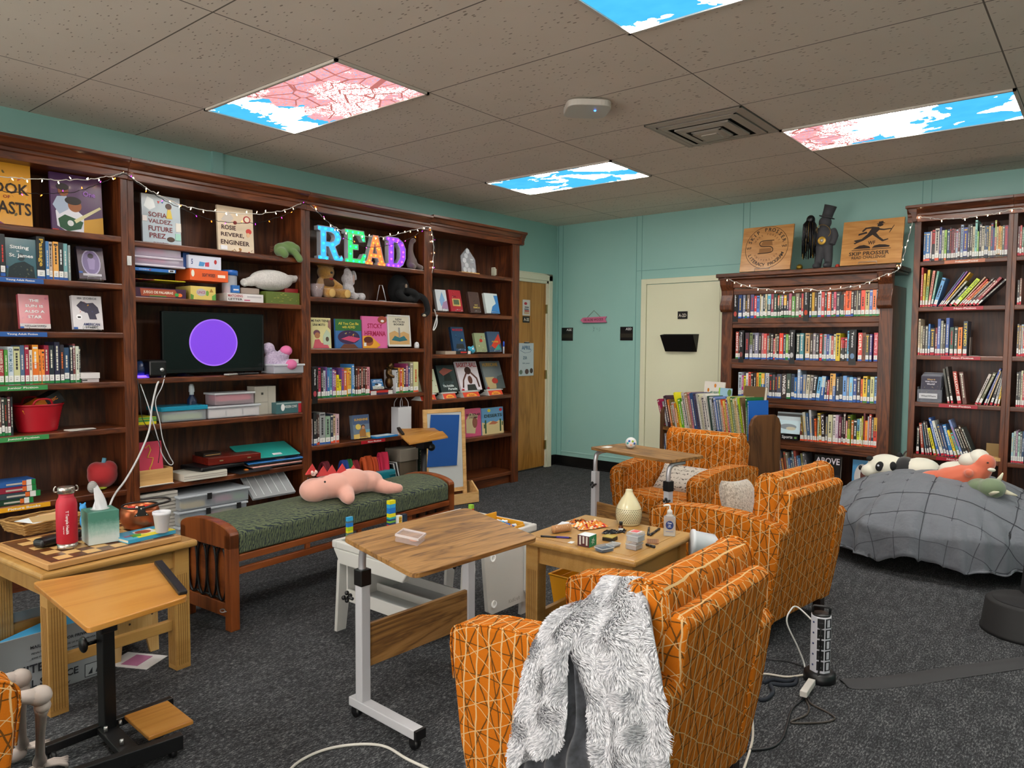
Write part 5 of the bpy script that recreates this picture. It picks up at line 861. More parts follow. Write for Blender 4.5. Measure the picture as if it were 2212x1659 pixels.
# water bottle
x, y, z = put(146, 1183); t = thing('water_bottle', 'red steel water bottle with white lettering and a steel loop cap', 'bottle', (x, y, z)); R1 = .036
MB().lathe([(.034, 0), (R1, .004), (R1, .022)], M('b8b0a8', .25, .9)).build('steel_base', t)
q = MB(); RD2 = M('b0142c', .5); q.lathe([(R1, .022), (.0375, .024), (.0375, .172), (.034, .190), (.028, .201), (.0265, .206), (.0265, .217)], RD2, n=32)
dv = (CAM-Vector((x, y, z))).normalized(); va = math.atan2(dv.y, dv.x)
def wrap(q, txt, rad, zc, L, hgt, m, da=0.0, down=True):
    """letters bent round an upright cylinder, reading downwards"""
    s = MB(); s.text(txt, .02, m, I4, w=L, h=hgt); vs = []
    for p in s.v: a_ = va+da+p[1]/rad; vs.append(((rad+.0006)*cos(a_), (rad+.0006)*sin(a_), zc-p[0]))
    q.add(vs, s.f, m)
wrap(q, 'T Temple Health', .0375, .108, .092, .013, M('e8dcdc')); wrap(q, 'Lung Center', .0375, .078, .032, .005, M('e8dcdc'), -.30); q.build('body', t)
q = MB(); q.lathe([(.027, .217), (.031, .219), (.031, .240), (.029, .243), (0, .244)], M('b8b0a8', .25, .9), n=28); cap_ = q.build('cap', t)
for s in (-1, 1): MB(RZ(va+pi/2)).tube(bez([(s*.031, 0, .225), (s*.039, 0, .226), (s*.040, 0, .236), (s*.037, 0, .244), (s*.033, 0, .246)]), .003, M('b8b0a8', .25, .9), 8).build('cap_loop', cap_)
# tissue box
pa = at_z(192, 1180, ZB); pb = at_z(259, 1169, ZB); pc = at_z(175, 1162, ZB); d = (pb-pa); bw = d.length
an = math.atan2(d.y, d.x); t = thing('tissue_box', 'sea green and white cube tissue box with a tissue pulled up', 'tissue box', (pa.x, pa.y, ZB), an)
def mat_tissue():
    m, nt, b = newmat('tissue_box_print'); n = N(nt); o = n.n('ShaderNodeTexCoord'); sp = n.n('ShaderNodeSeparateXYZ'); n.l(o.outputs['Object'], sp.inputs[0])
    t_ = n.math('ADD', n.math('MULTIPLY', sp.outputs[2], 7.5), n.math('MULTIPLY', n.noise(n.coord('Object'), 60, 4, .7), .35))
    n.l(n.ramp(t_, [(.35, 'bfc9c6'), (.62, '8fb0a6'), (.9, '4a8070')]), b.inputs['Base Color']); b.inputs['Roughness'].default_value = .4; return m
q = MB(); q.b2((0, 0, .001), (bw, bw*.98, .132), mat_tissue()); q.build('carton', t, .002)
q = MB(); q.lathe([(.028, .1325), (.034, .133), (.035, .1345), (.029, .1345)], M('c8d0d0', .3, alpha=.7), (bw/2, bw/2, 0)); q.build('plastic_film', t)
def tis(u, v):
    a_ = 2*pi*u; r_ = .026*(1-v*.72)*(1+.25*sin(3*a_+v*5)); return (bw/2+r_*cos(a_)-.012*v*v, bw/2+r_*sin(a_)*.7, .128+v*(.098+.006*cos(a_)))
MB().grid(tis, 40, 14, M('d8d8dc', .8)).build('tissue', t)
# copper bucket bag
x, y, z = put(303, 1140); t = thing('copper_bucket', 'hammered copper bucket with a black rim and leather handle, holding red sweets', 'bucket', (x, y, z))
q = MB(); CU = M('a85c38', .32, .75); q.lathe([(.05, 0.001), (.064, .01), (.078, .04), (.078, .075), (.072, .098), (.069, .098), (.074, .07), (.06, .012), (0, .01)], CU, n=30); q.build('bowl', t)
MB().tube([(.071*cos(a), .071*sin(a), .1) for a in [2*pi*k/28 for k in range(28)]], .0035, M('141010', .4), 6, closed=True).build('rim', t)
q = MB(RZ(va)); q.add([(.0785, -.013, .112), (.0785, .013, .112), (.0795, .016, .085), (.08, .03, .068), (.08, -.03, .068), (.0795, -.016, .085)], [(0, 1, 2, 3, 4, 5)], M('181414', .4)); q.ell((.081, -.02, .073), (.003, .003, .003), M('c8c0b8', .2, .9)); q.ell((.081, .02, .073), (.003, .003, .003), M('c8c0b8', .2, .9)); q.ell((.081, 0, .1), (.004, .005, .005), M('c8c0b8', .2, .9)); o_ = q.build('leather_tab', t); md = o_.modifiers.new('s', 'SOLIDIFY'); md.thickness = .003
MB(RZ(va)).tube(bez([(.08, 0, .1), (.085, .05, .112), (.045, .115, .116), (-.03, .10, .118), (-.08, .01, .11)]), .005, M('141010', .4), 8).build('handle', t)
for k in range(9): a_ = k*2.4; q = MB(); q.box((0, 0, 0), (.03, .022, .012), M(RN.choice(['c8281c', 'd83c28', 'd8ccc4']), .3), RZ(a_) @ RX(.4*sin(k))); o_ = tag(q.build('wrapped_sweet', None, .003), 'red wrapped sweets heaped in the copper bucket', 'sweet', 'sweets in the copper bucket'); o_.location = (x+.03*cos(a_)*(k/9+.3), y+.03*sin(a_)*(k/9+.3), z+.07+.003*k)
# foam cup on the book
pa = at_z(280, 1175, ZB); q = MB(frame((pa.x, pa.y, ZB), (0, 1, 0), (-1, .0, 0))); bx, by = .19, .135
t = thing('book', 'bright blue children\'s book lying under the foam cup', 'book', (0, 0, 0)); CX = T(pa.x, pa.y, ZB) @ RZ(ang+.04)
q = MB(CX); q.b2((-.14, -.005, .0005), (0, .20, .003), M('3c9cc0')); q.b2((-.14, -.005, .013), (0, .20, .0155), M('3c9cc0', .3)); q.b2((-.002, -.005, .003), (0, .2, .013), M('3c9cc0'))
q.X = CX @ Matrix(((0, -1, 0, 0), (1, 0, 0, 0), (0, 0, 1, .0156), (0, 0, 0, 1))); art(q, [('p', [(.2, 0), (1, 0), (1, .5), (.55, .7), (.25, .45)], 'd8cc40'), ('p', [(.3, .35), (.7, .3), (.75, .8), (.35, .75)], 'e0dcd4'), ('e', .5, .55, .16, .2, '9a4a30'), ('p', [(.8, .3), (1, .3), (1, .95), (.9, .9)], 'c83028'), ('p', [(.15, .2), (.3, .15), (.4, .4), (.2, .5)], '4a9a3c'), ('t', 'MINNOW', .12, .35, .18, .16, 'b83058')], .2, .14)
q.build('cover', t); MB(CX).b2((-.138, -.003, .003), (-.003, .197, .013), M(PAGE)).build('pages', t)
p = at_z(350, 1150, ZB+.016); t = thing('foam_cup', 'white foam cup standing on the blue book', 'cup', (p.x, p.y, ZB+.0175))
MB().lathe([(.022, .0), (.024, .002), (.033, .074), (.036, .076), (.036, .088), (.033, .088), (.031, .07), (.022, .006), (0, .005)], M('d0d0d6', .5), n=28).build('cup_body', t); q = MB(); q.lathe([(0, .068), (.031, .068)], M('a8b0c8', .2)); q.ell((0, 0, .069), (.006, .008, .003), M('1c4c9a')); q.build('drink', t)
# wicker tray
x, y, z = put(95, 1140); t = thing('wicker_basket', 'shallow woven wicker tray holding papers behind the red bottle', 'basket', (x, y, z), ang+.1)
q = MB(); WK = M('a07840', .6)
for k in range(8):
    zz = .004+k*.0062; g = .0022*k; X_, Y_ = .085+g, .115+g
    pts = [(sx*X_*min(1, 1.25*abs(cos(a))**.6), sy*Y_*min(1, 1.25*abs(sin(a))**.6), zz+.0015*sin(a*14+k*pi)) for a in [2*pi*j/56 for j in range(56)] for sx, sy in (((1 if cos(a) > 0 else -1), (1 if sin(a) > 0 else -1)),)]
    q.tube(pts, .0042, WK if k % 2 else M('8a6430', .6), 5, closed=True)
q.box((0, 0, .004), (.16, .22, .005), WK); q.build('woven_body', t)
q = MB(T(x, y, z+.042) @ RZ(ang)); q.box((0, -.03, 0), (.13, .11, .001), M('d8dce0'), RZ(.3)); q.box((.01, .0, .002), (.12, .1, .001), M('b89868'), RZ(-.25)); q.box((-.02, .06, .001), (.11, .09, .001), M('d0a878'), RZ(.15)); tag(q.build('envelopes'), 'white sheet and tan envelopes lying in the wicker tray', 'papers')
x, y, z = put(128, 1172); q = MB(T(x, y-.005, z) @ RZ(ang+.3)); q.b2((-.03, -.09, .001), (.028, .10, .035), BLK); tag(q.build('glasses_case', None, .013, 3), 'black rounded case behind the red bottle', 'case')
x, y, z = put(180, 1150); q = MB(); q.ell((0, 0, .03), (.016, .014, .03), M('2c8ac8', .5)); q.ell((0, 0, .088), (.016, .014, .018), M('2c8ac8', .5)); q.ell((0, 0, .062), (.01, .01, .03), M('2c8ac8', .5)); q.ell((0, -.01, .108), (.005, .004, .008), M('2c8ac8')); q.ell((0, .01, .108), (.005, .004, .008), M('2c8ac8')); o_ = tag(q.build('toy_figure', None, 0, 2, 0, .004), 'small blue toy figure behind the tissue box', 'toy'); o_.location = (x-.08, y+.03, z); o_.scale = (1, 1, 1)
# ---------------------------------------------------------------- laptop stand table on the left (black column)
t = thing('rolling_desk', 'small honey wood rolling desk on a black column with a foot board', 'desk', (2.316, 1.04, 0))
Zd = .60; LT_, RB = at_z(70, 1257, Zd), at_z(406, 1288, Zd); nr_ = at_z(190, 1357, Zd); fr = at_z(345, 1213, Zd)
def loc(p): return (p.x-2.316, p.y-1.04)
cs = [loc(p) for p in (LT_, nr_, RB, fr)]
def rounded(poly, r=.02, n=5):
    out = []; L = len(poly)
    for i in range(L):
        a, b, c = Vector(poly[i-1]), Vector(poly[i]), Vector(poly[(i+1) % L]); u = (a-b).normalized(); v = (c-b).normalized()
        p0 = b+u*r; p1 = b+v*r
        for k in range(n+1): s = k/n; out.append(tuple((1-s)**2*p0+2*s*(1-s)*b+s*s*p1))
    return out
q = MB(); q.prism(rounded(cs), .018, HONEY, z0=Zd-.018); q.build('tabletop', t, .003)
e0, e1 = Vector(cs[3]), Vector(cs[2]); u = (e1-e0).normalized(); nn = Vector((u.y, -u.x)); 
q = MB(); q.X = Matrix(((u.x, -u.y, 0, e0.x+u.x*.03-u.y*-.004), (u.y, u.x, 0, e0.y+u.y*.03+u.x*-.004), (0, 0, 1, Zd), (0, 0, 0, 1))); LL = (e1-e0).length
q.b2((0, -.02, 0), (LL-.05, .008, .014), BLK); q.build('edge_stop', t, .004)
mid = (Vector(cs[0])+Vector(cs[1]))/2; 
q = MB(); ma = Vector(cs[0])*.42+Vector(cs[3])*.58; mb = Vector(cs[1])*.62+Vector(cs[2])*.38
MB().b2((-.028, -.02, .035), (.028, .02, Zd-.06), BLK).build('column', t, .003); clm = [o for o in t.children if o.name.startswith('column')][0]
q = MB(); q.b2((-.035, -.028, Zd-.2), (.035, .028, Zd-.06), BLK); q.b2((-.04, -.03, Zd-.06), (.30, .03, Zd-.0185), BLK); q.build('top_bracket', t, .004)
q = MB(); q.cyl((.2, .03, Zd-.04), (.2, .06, Zd-.045), .009, BLK); q.build('adjusting_knob', clm); q = MB(); q.cyl((-.03, -.05, .36), (-.03, -.02, .36), .008, BLK); q.ell((-.03, -.06, .36), (.028, .012, .028), BLK); q.build('adjusting_knob', clm)
def fl(px, py, z=.035): p = at_z(px, py, z); return Vector((p.x-2.316, p.y-1.04, z))
def bar(q, a, b, w=.03, h=.03, m=BLK):
    d = b-a; q.X = T(a.x, a.y, a.z) @ RZ(math.atan2(d.y, d.x)); q.b2((0, -w/2, -h/2), (d.length, w/2, h/2), m); q.X = I4
for a, b in (((300, 1592), (345, 1535)),): pass
q = MB(); A_, B_, C_, D_ = fl(80, 1612), fl(345, 1535), fl(215, 1655), fl(396, 1600)
bar(q, Vector((-.02, -.19, .05)), Vector((-.03, .24, .05))); bar(q, Vector((.22, -.19, .05)), Vector((.27, .13, .05)), .03, .05); bar(q, Vector((-.03, 0, .05)), Vector((.26, -.02, .05)), .06, .02); bfr = q.build('base_frame', t, .003)
q = MB(T(.12, .115, .075) @ RZ(-.05)); q.b2((-.09, -.075, 0), (.12, .075, .014), HONEY); q.build('foot_board', t, .003)
for a_, b_ in ((.25, .10), (.2, -.17), (-.02, -.17), (-.03, .22)):
    q = MB(); q.cyl((a_+.01, b_-.008, .021), (a_+.01, b_+.008, .021), .02, BLK, 16); q.box((a_, b_, .036), (.014, .02, .03), BLK); q.build('caster', bfr)
for x_, y_ in ((.03, .03), (.035, -.02), (.16, -.02)): q = MB(); q.cyl((x_, y_, .06), (x_, y_, .078), .006, M('b8b8b8', .3, .9)); q.build('bolt', bfr)
# ---------------------------------------------------------------- height adjustable tables, white frames
def lift_table(label, o, rz, L, Dp, H, ov=.03, tilt=0, bl=.33, y0_=.03, y1_=0):
    """origin under the left leg; y along the long side, x towards the overhang"""
    t = thing('overbed_table', label, 'table', o, rz, 'oak topped tables on white C frames')
    q = MB(T(0, 0, H) @ RY(tilt)); q.prism(rounded([(-ov, -y0_), (Dp-ov, -y0_), (Dp-ov, L-y1_), (-ov, L-y1_)], .035), .018, OAKT, z0=-.018); q.build('tabletop', t, .002)
    for s, yy in ((0, .0), (1, L-.03)):
        q = MB(); q.b2((-.02, yy-.02, .075), (.02, yy+.02, H-.16), WHT); q.b2((-.06, yy-.022, .045), (bl, yy+.022, .078), WHT); lg = q.build('leg', t, .003)
        q = MB(); q.tube(bez([(0, yy, H-.18), (0, yy, H-.08), (.03, yy, H-.038-.03*tilt), (.14, yy, H-.032-.14*tilt)], 6), .014, M('b4b4b8', .3, .5), 8); q.build('upper_tube', lg)
        if s == 0: q = MB(); q.b2((-.023, yy-.023, H-.19), (.023, yy+.023, H-.13), BLK); q.build('clamp_sleeve', lg, .003)
        q = MB(); q.cyl((-.02, yy-.03, H-.24), (-.05, yy-.03, H-.24), .006, BLK); [q.ell((-.055, yy-.03+.014*cos(k*pi/2), H-.24+.014*sin(k*pi/2)), (.008, .009, .009), BLK, None, 8, 6) for k in range(4)]; q.build('clamp_knob', lg)
        q = MB(); q.b2((bl, yy-.022, .045), (bl+.012, yy+.022, .078), BLK); q.build('end_cap', lg)
        for x in (-.04, bl-.02): q = MB(); q.cyl((x, yy-.011, .021), (x, yy+.011, .021), .02, BLK, 16); q.b2((x-.014, yy-.012, .02), (x+.014, yy+.012, .045), BLK); q.build('caster', lg)
    MB().b2((-.004, .02, .20), (.012, L-.05, .36), OAKT).build('modesty_board', t, .001)
    return t
lift_table('oak striped table on a white C frame in front of the white play table', (2.873, 1.711, 0), -.04, .58, .40, .70, .02, .14, .31, .075, .02)
lift_table('oak striped table on a white C frame at the farthest armchair, ball on top', (2.955+.03*.23, 3.90+.03*.97, 0), radians(76.7), .65, .33, .72, .03, 0, .3)
# ---------------------------------------------------------------- bench with green flame fabric
t = thing('bench', 'long cherry wood bench with a green flame patterned seat and black oval end panels', 'bench', (1.745, 1.83, 0), .065)
CH = WMB('z'); CHY = WMB('y'); BL = 1.66; BW = .43; XE = Matrix(((1, 0, 0, 0), (0, 0, -1, 0), (0, 1, 0, 0), (0, 0, 0, 1)))
for y0 in (0, BL-.05):
    q = MB()
    for x in (-.05, -BW): q.b2((x, y0, 0), (x+.05, y0+.05, .47), CH)
    q.X = T(0, y0+.05, 0) @ XE
    q.prism([(-.05, .40), (-.0, .40), (0, .47)]+[(-BW/2+BW/2*cos(a), .47+.055*sin(a)) for a in [pi*k/14 for k in range(1, 14)]]+[(-BW, .47), (-BW, .40)], .05, CH)
    q.X = I4; q.b2((-BW+.05, y0+.01, .06), (-.05, y0+.04, .13), CH); q.build('end_frame', t, .004)
    MB().b2((-BW+.05, y0+.022, .13), (-.05, y0+.034, .42), WMB('x')).build('end_panel', t)
    q = MB()
    for k in range(4):
        cx = -BW+.09+k*.083
        q.tube([(cx+.041*sin(a), y0+.012, .272-.135*cos(a)) for a in [2*pi*j/28 for j in range(28)]], .006, M('0a0a0c', .35), 6, closed=True)
        if k < 3:
            for z in (.137, .407): q.tube([(cx, y0+.012, z), (cx+.0415, y0+.012, z+(.022 if z > .3 else -.022)*-.6), (cx+.083, y0+.012, z)], .006, M('0a0a0c', .35), 6)
    q.build('oval_grille', t)
q = MB()
for x in (-.012, -BW+.012):
    q.b2((x-.012, .05, .335), (x+.012, BL-.05, .368), CHY); q.b2((x-.01, .05, .272), (x+.012, BL-.05, .305), CHY)
    for y in (BL*.28, BL*.5, BL*.75): q.b2((x-.008, y-.015, .305), (x+.008, y+.015, .335), CHY)
q.build('side_rail', t, .003)
q = MB(T(0, BL-.052, 0) @ XE); q.prism([(-.004, .37), (-.004, .455)]+[(-BW/2+(BW/2-.004)*cos(a), .462+.058*sin(a)) for a in [pi*k/16 for k in range(1, 16)]]+[(-BW+.004, .455), (-BW+.004, .37)], BL-.104, mat_green()); q.build('seat_cushion', t, .012, 3)
q = MB(); q.tube(bez([(-.03, -.006, .10), (-.05, -.018, .095), (-.07, -.012, .1), (-.05, -.006, .107), (-.03, -.01, .1)]), .003, M('b8b8bc', .3, .9), 6, closed=True); tag(q.build('safety_pin'), 'silver clip hanging from the near end panel of the bench', 'clip').matrix_world = t.matrix_world
o_ = bpy.data.objects['safety_pin']; o_.location = t.location; o_.rotation_euler = t.rotation_euler
# ---------------------------------------------------------------- soft toys
def plush(name, label, parts, col, extra=(), loc=(0, 0, 0), rz=0, vox=.008, cat='plush toy', group=None, sheen=.4, X=None):
    """one fused body from rounded lumps: (centre, radii, rotation) or a tapering limb [points, radii]"""
    t = thing(name, label, cat, loc, rz, group); m = M(col, .85, sheen=sheen) if isinstance(col, str) else col; q = MB(X)
    for p in parts:
        if isinstance(p, list): pts = bez(p[0], 5); n_ = len(pts); r_ = p[1]; rr = [r_[min(int(k/(n_-1)*(len(r_)-1)), len(r_)-2)]*(1-(k/(n_-1)*(len(r_)-1)) % 1 if k < n_-1 else 0)+r_[min(int(k/(n_-1)*(len(r_)-1))+1, len(r_)-1)]*((k/(n_-1)*(len(r_)-1)) % 1 if k < n_-1 else 1) for k in range(n_)]; q.tube(pts, 0, m, 10, rr=rr); q.ell(pts[0], (rr[0],)*3, m, None, 10, 8); q.ell(pts[-1], (rr[-1],)*3, m, None, 10, 8)
        else: q.ell(p[0], p[1], m, (T(*p[0]) @ p[2] @ T(-p[0][0], -p[0][1], -p[0][2])) if len(p) > 2 else None, 20, 14)
    q.build('body', t, remesh=vox)
    for e in extra:
        n_, fnc = e; q = MB(X); fnc(q); q.build(n_, t)
    return t
def E_(n_, c, r, col, rot=None, rough=.3): return (n_, lambda q: q.ell(c, r, M(col, rough), (T(*c) @ rot @ T(-c[0], -c[1], -c[2])) if rot else None, 14, 10))
def FUR(col, col2):
    k = 'fur'+col
    if k in MC: return MC[k]
    m, nt, b = newmat('fur'); n = N(nt); v = n.noise(n.coord('Object'), 90, 4, .7); n.l(n.ramp(v, [(.35, col2), (.6, col)]), b.inputs['Base Color']); b.inputs['Roughness'].default_value = .9; b.inputs['Sheen Weight'].default_value = .4
    n.bump(b, v, .8, .01); MC[k] = m; return m
# pink dinosaur lying on the bench: axis runs along the bench (+y), head at the near end
a = at_z(690, 1065, .50); b_ = at_z(800, 1070, .50); D0 = Vector((1.55, a.y+.0, .505)); 
def dx(px, py, X=1.50): p = at_x(px, py, X); return (0, p.y-D0.y, p.z-D0.z)
PK = M('d8a090', .85, sheen=.4)
hd = dx(668, 1046); bd = dx(745, 1040); tl = dx(800, 1062); tip = dx(828, 1078)
sp_ = []
def spike(q, px, py, w_=.075, h_=.055):
    c = dx(px, py, 1.53); z1 = c[2]+.006
    q.add([(-.008, c[1]-w_/2, z1-h_), (-.008, c[1]+w_/2, z1-h_), (.008, c[1]+w_/2, z1-h_), (.008, c[1]-w_/2, z1-h_), (0, c[1]+.006, z1+.002)], [(0, 1, 2, 3), (0, 4, 1), (1, 4, 2), (2, 4, 3), (3, 4, 0)], M('c83c3c', .8))
plush('plush_dinosaur', 'pink plush dinosaur with red back spikes lying on the green bench', [((0, hd[1], .068), (.085, .085, .068)), ((0, hd[1]+.08, .072), (.078, .10, .068)), ((0, (hd[1]+bd[1])/2, .075), (.088, .12, .072)), ((0, bd[1], .078), (.095, .13, .078)), ((0, bd[1]+.11, .066), (.085, .12, .064)), ((0, tl[1]+.02, tl[2]+.01), (.05, .08, .035)), ((0, tip[1]-.01, .02), (.025, .05, .02)),
    [[(.05, bd[1]-.08, bd[2]-.03), (.11, bd[1]-.11, .03), (.15, bd[1]-.13, .022)], [.05, .045, .035]], [[(.05, tl[1]-.02, .04), (.11, tl[1]+.0, .03), (.15, tl[1]+.05, .024)], [.045, .04, .028]], [[(-.05, tl[1], .04), (-.1, tl[1]+.06, .03)], [.04, .03]]], PK,
    [E_('eye', (.078, hd[1]+.012, hd[2]+.028), (.006, .006, .006), '080808'), E_('eye', (-.078, hd[1]+.012, hd[2]+.028), (.006, .006, .006), '080808')]+[('back_spike', (lambda q, a=a_, b=b2_: spike(q, a, b))) for a_, b2_ in ((668, 1004), (692, 1008), (711, 1006), (733, 1003), (757, 1006))]+
    [('muzzle_tuft', lambda q: [q.ell((0, hd[1]-.02+k*.012, hd[2]+.075-(k % 2)*.01), (.02, .01, .012), M('d8b8b0', .9)) for k in range(3)])], loc=D0, vox=.009)
# white whale on the games shelf
a = at_x(586, 625, BX-.10); WL = (BX-.10, a.y, Zg+.095)
plush('plush_whale', 'white furry plush pillow with tapered ends lying on the game boxes', [((0, 0, .075), (.09, .17, .075)), ((0, -.16, .055), (.03, .05, .035)), ((0, -.21, .045), (.02, .035, .03)), ((0, .16, .095), (.03, .06, .032)), ((0, .205, .105), (.025, .035, .022))], FUR('dcd8d4', 'c8c4c0'), loc=WL)
# green plush reptile hanging over the shelf
a = at_x(612, 540, BX-.05); GR = M('5e7a44', .85, sheen=.4)
plush('plush_reptile', 'moss green plush reptile flopped over the shelf edge beside the Rosie book', [((0, 0, .055), (.05, .07, .05)), ((.01, .05, .09), (.035, .06, .03)), ((.03, .09, .07), (.03, .035, .03)), [[(.01, -.03, .04), (.06, -.04, .0+.03), (.075, -.03, .012)], [.04, .032, .028]], [[(.02, .05, .05), (.07, .06, .03), (.085, .085, -.012)], [.028, .026, .026]], [[(0, .08, .08), (.03, .115, .05)], [.02, .018]]], GR,
    [('quill', lambda q: [q.cyl((-.01, -.05, .05+k*.008), (-.0, -.10, .03+k*.012), .003, M('5a3018')) for k in range(4)])], loc=(BX-.06, a.y, SH[2][0]))
# long necked grey plush beside the last letter
a = at_x(893, 575, BX-.07); GY = M('6a5c58', .85, sheen=.4)
plush('plush_dinosaur', 'grey brown long necked plush dinosaur sitting right of the purple D', [((0, 0, .06), (.05, .045, .06)), [[(0, 0, .08), (.0, -.015, .16), (0, -.005, .235)], [.04, .024, .02]], ((.015, -.0, .25), (.03, .024, .022)), [[(.02, -.03, .04), (.07, -.04, .02)], [.024, .022]], [[(.02, .03, .04), (.07, .045, .018)], [.024, .022]], [[(-.03, .02, .04), (-.08, .05, .02)], [.025, .012]]], GY, [E_('eye', (.035, -.014, .258), (.003, .003, .004), '080808')], loc=(BX-.09, a.y, SH[3][0]))
# teddy bear
a = at_x(712, 640, BX-.12); GB = FUR('b4853c', '9c7030'); s = Vector((BX-.15, a.y-.02, SH[3][1]))
plush('teddy_bear', 'golden teddy bear in a brown vest sitting beside the glass bowl', [((0, 0, .09), (.065, .075, .09)), ((.01, .0, .205), (.06, .07, .062)), ((0, -.05, .262), (.018, .028, .028)), ((0, .06, .258), (.018, .028, .028)), ((.06, 0, .19), (.025, .028, .022)), [[(.03, -.04, .04), (.12, -.05, .035)], [.035, .042]], [[(.03, .05, .04), (.12, .09, .035)], [.035, .042]], [[(.02, -.06, .13), (.07, -.10, .09)], [.028, .028]], [[(.02, .06, .13), (.07, .09, .09)], [.028, .026]]], GB,
    [E_('nose', (.084, 0, .197), (.008, .012, .009), '100808'), E_('eye', (.056, -.022, .218), (.006, .006, .007), '100808'), E_('eye', (.056, .026, .218), (.006, .006, .007), '100808'), ('vest', lambda q: q.ell((.01, 0, .115), (.064, .07, .05), M('4a3018', .85))), ('sole', lambda q: (q.ell((.158, -.05, .037), (.008, .03, .033), M('c8a464', .9)), q.ell((.158, .095, .037), (.008, .03, .033), M('c8a464', .9)))), ('ribbon', lambda q: q.ell((.05, .02, .15), (.02, .02, .01), M('8a1820')))], loc=s)
# white rabbit
a = at_x(757, 642, BX-.11); s = Vector((BX-.13, a.y-.01, SH[3][1]))
plush('plush_rabbit', 'white plush rabbit with long drooping ears between the bear and the gap', [((0, 0, .07), (.05, .055, .07)), ((.0, -.01, .165), (.045, .045, .045)), [[(0, -.02, .2), (.03, -.03, .235), (.05, .0, .17), (.05, .01, .13)], [.018, .02, .022, .016]], [[(0, .02, .2), (.02, .04, .22), (.03, .05, .17)], [.016, .018, .016]], [[(.03, -.03, .03), (.10, -.01, .025)], [.026, .03]], [[(.03, .03, .03), (.10, .06, .025)], [.026, .032]]], FUR('ccc8cc', 'b0acb0'), [E_('eye', (.042, -.018, .172), (.004, .004, .005), '101014'), ('ear_lining', lambda q: q.ell((.068, .006, .165), (.004, .01, .035), M('a89088', .9)))], loc=s)
# black plush with a long curled limb
a = at_x(862, 648, BX-.14); s = Vector((BX-.17, a.y+.02, SH[3][1])); BK = M('0c0c0e', .95)
plush('plush_elephant', 'large black plush with a long curled tail hanging over the shelf', [((0, 0, .12), (.085, .10, .13)), ((.06, -.02, .1), (.06, .06, .07)), [[(.08, -.04, .08), (.13, -.11, .07), (.15, -.06, .03), (.15, 0, .03)], [.035, .032, .028, .026]], [[(.08, .02, .09), (.14, -.02, .10), (.16, .05, .08), (.15, .06, .03), (.13, .0, .03)], [.03, .03, .028, .026, .024]], [[(.05, .06, .09), (.13, .10, .07), (.19, .13, .03), (.205, .15, -.06), (.205, .12, -.10), (.205, .09, -.10)], [.03, .03, .028, .026, .022, .016]]], BK,
    [('tail_lining', lambda q: q.ell((.215, .10, -.105), (.012, .02, .012), M('a89c88', .9))), ('ear_patch', lambda q: q.ell((.12, -.02, .14), (.01, .012, .02), M('8a7868', .9)))], loc=s)
# little ghost
a = at_x(900, 752, BX-.04); q = MB(); q.lathe([(.018, 0.001), (.022, .01), (.021, .035), (.015, .05), (0, .056)], M('d0d0d4'), n=16); q.ell((.017, -.008, .036), (.003, .004, .005), M('141418')); q.ell((.017, .008, .036), (.003, .004, .005), M('141418')); q.ell((.016, .012, .02), (.006, .006, .008), M('18202c')); o_ = tag(q.build('ghost_figure'), 'small white ghost figure with a dark heart right of the framed sign', 'figure'); o_.location = (a.x, a.y, Z3)
# round blue fish
a = at_x(1022, 755, BX-.03); plush('plush_fish', 'round bright blue fish plush with a big white eye', [((0, 0, .035), (.035, .038, .035)), ((-.0, -.035, .06), (.008, .02, .016)), ((0, .02, .072), (.006, .014, .012))], M('2c98b8', .8, sheen=.3), [E_('eye', (.028, -.008, .048), (.008, .012, .011), 'e8e8e8'), E_('pupil', (.036, -.006, .05), (.003, .005, .005), '101014')], loc=(a.x-.02, a.y, SH[4][2]), vox=.006)
# pink footed plush behind the television
a = at_x(585, 800, .22); FW = FUR('c8b8d0', 'a090b0'); PKM = M('d870a0', .85)
plush('plush_toy', 'fluffy lilac white plush with two pink feet beside the television', [((0, 0, .09), (.06, .06, .085)), ((0, -.03, .18), (.045, .045, .045)), [[(.02, .02, .10), (.07, .05, .14)], [.04, .044]], [[(.02, .03, .05), (.08, .07, .06)], [.04, .044]], ((.05, .0, .025), (.03, .035, .022))], FW, [('foot_pad', lambda q: (q.ell((.085, .06, .165), (.038, .045, .038), M('d870a0', .85)), )), ('foot_pad', lambda q: q.ell((.11, .085, .065), (.03, .045, .038), M('d870a0', .85)))], loc=(.24, a.y, Zt))
# apple cushion with a green hat, bottom left
a = at_x(222, 1048, .22); z = SH[1][5]
plush('plush_apple', 'round red apple cushion on the lowest left shelf', [((0, 0, .085), (.075, .085, .08)), ((0, -.035, .12), (.05, .05, .05)), ((0, .035, .12), (.05, .05, .05))], M('a00c14', .8, sheen=.4), [('leaf', lambda q: q.ell((.03, -.02, .012), (.03, .03, .008), M('a0a830', .8))), ('stalk', lambda q: q.cyl((0, 0, .13), (.01, .01, .19), .012, M('5a90a8', .7)))], loc=(.22, a.y, z))
q = MB(); q.ell((0, 0, .035), (.024, .028, .036), M('c4c0bc', .7)); [q.lathe([(.0255*math.sqrt(max(0.01, 1-((zz-.035)/.037)**2)), zz-.0008), (.0262*math.sqrt(max(0.01, 1-((zz-.035)/.037)**2)), zz), (.0255*math.sqrt(max(0.01, 1-((zz-.035)/.037)**2)), zz+.0008)], M('3a3a3c'), n=16, sy=1.15) for zz in [.008+.007*k for k in range(9)]]; o_ = tag(q.build('striped_toy'), 'small white oval toy with fine black stripes behind the tissue box', 'toy'); a = at_z(200, 1060, .50); o_.location = (.30, at_x(200, 1060, .30).y, z)
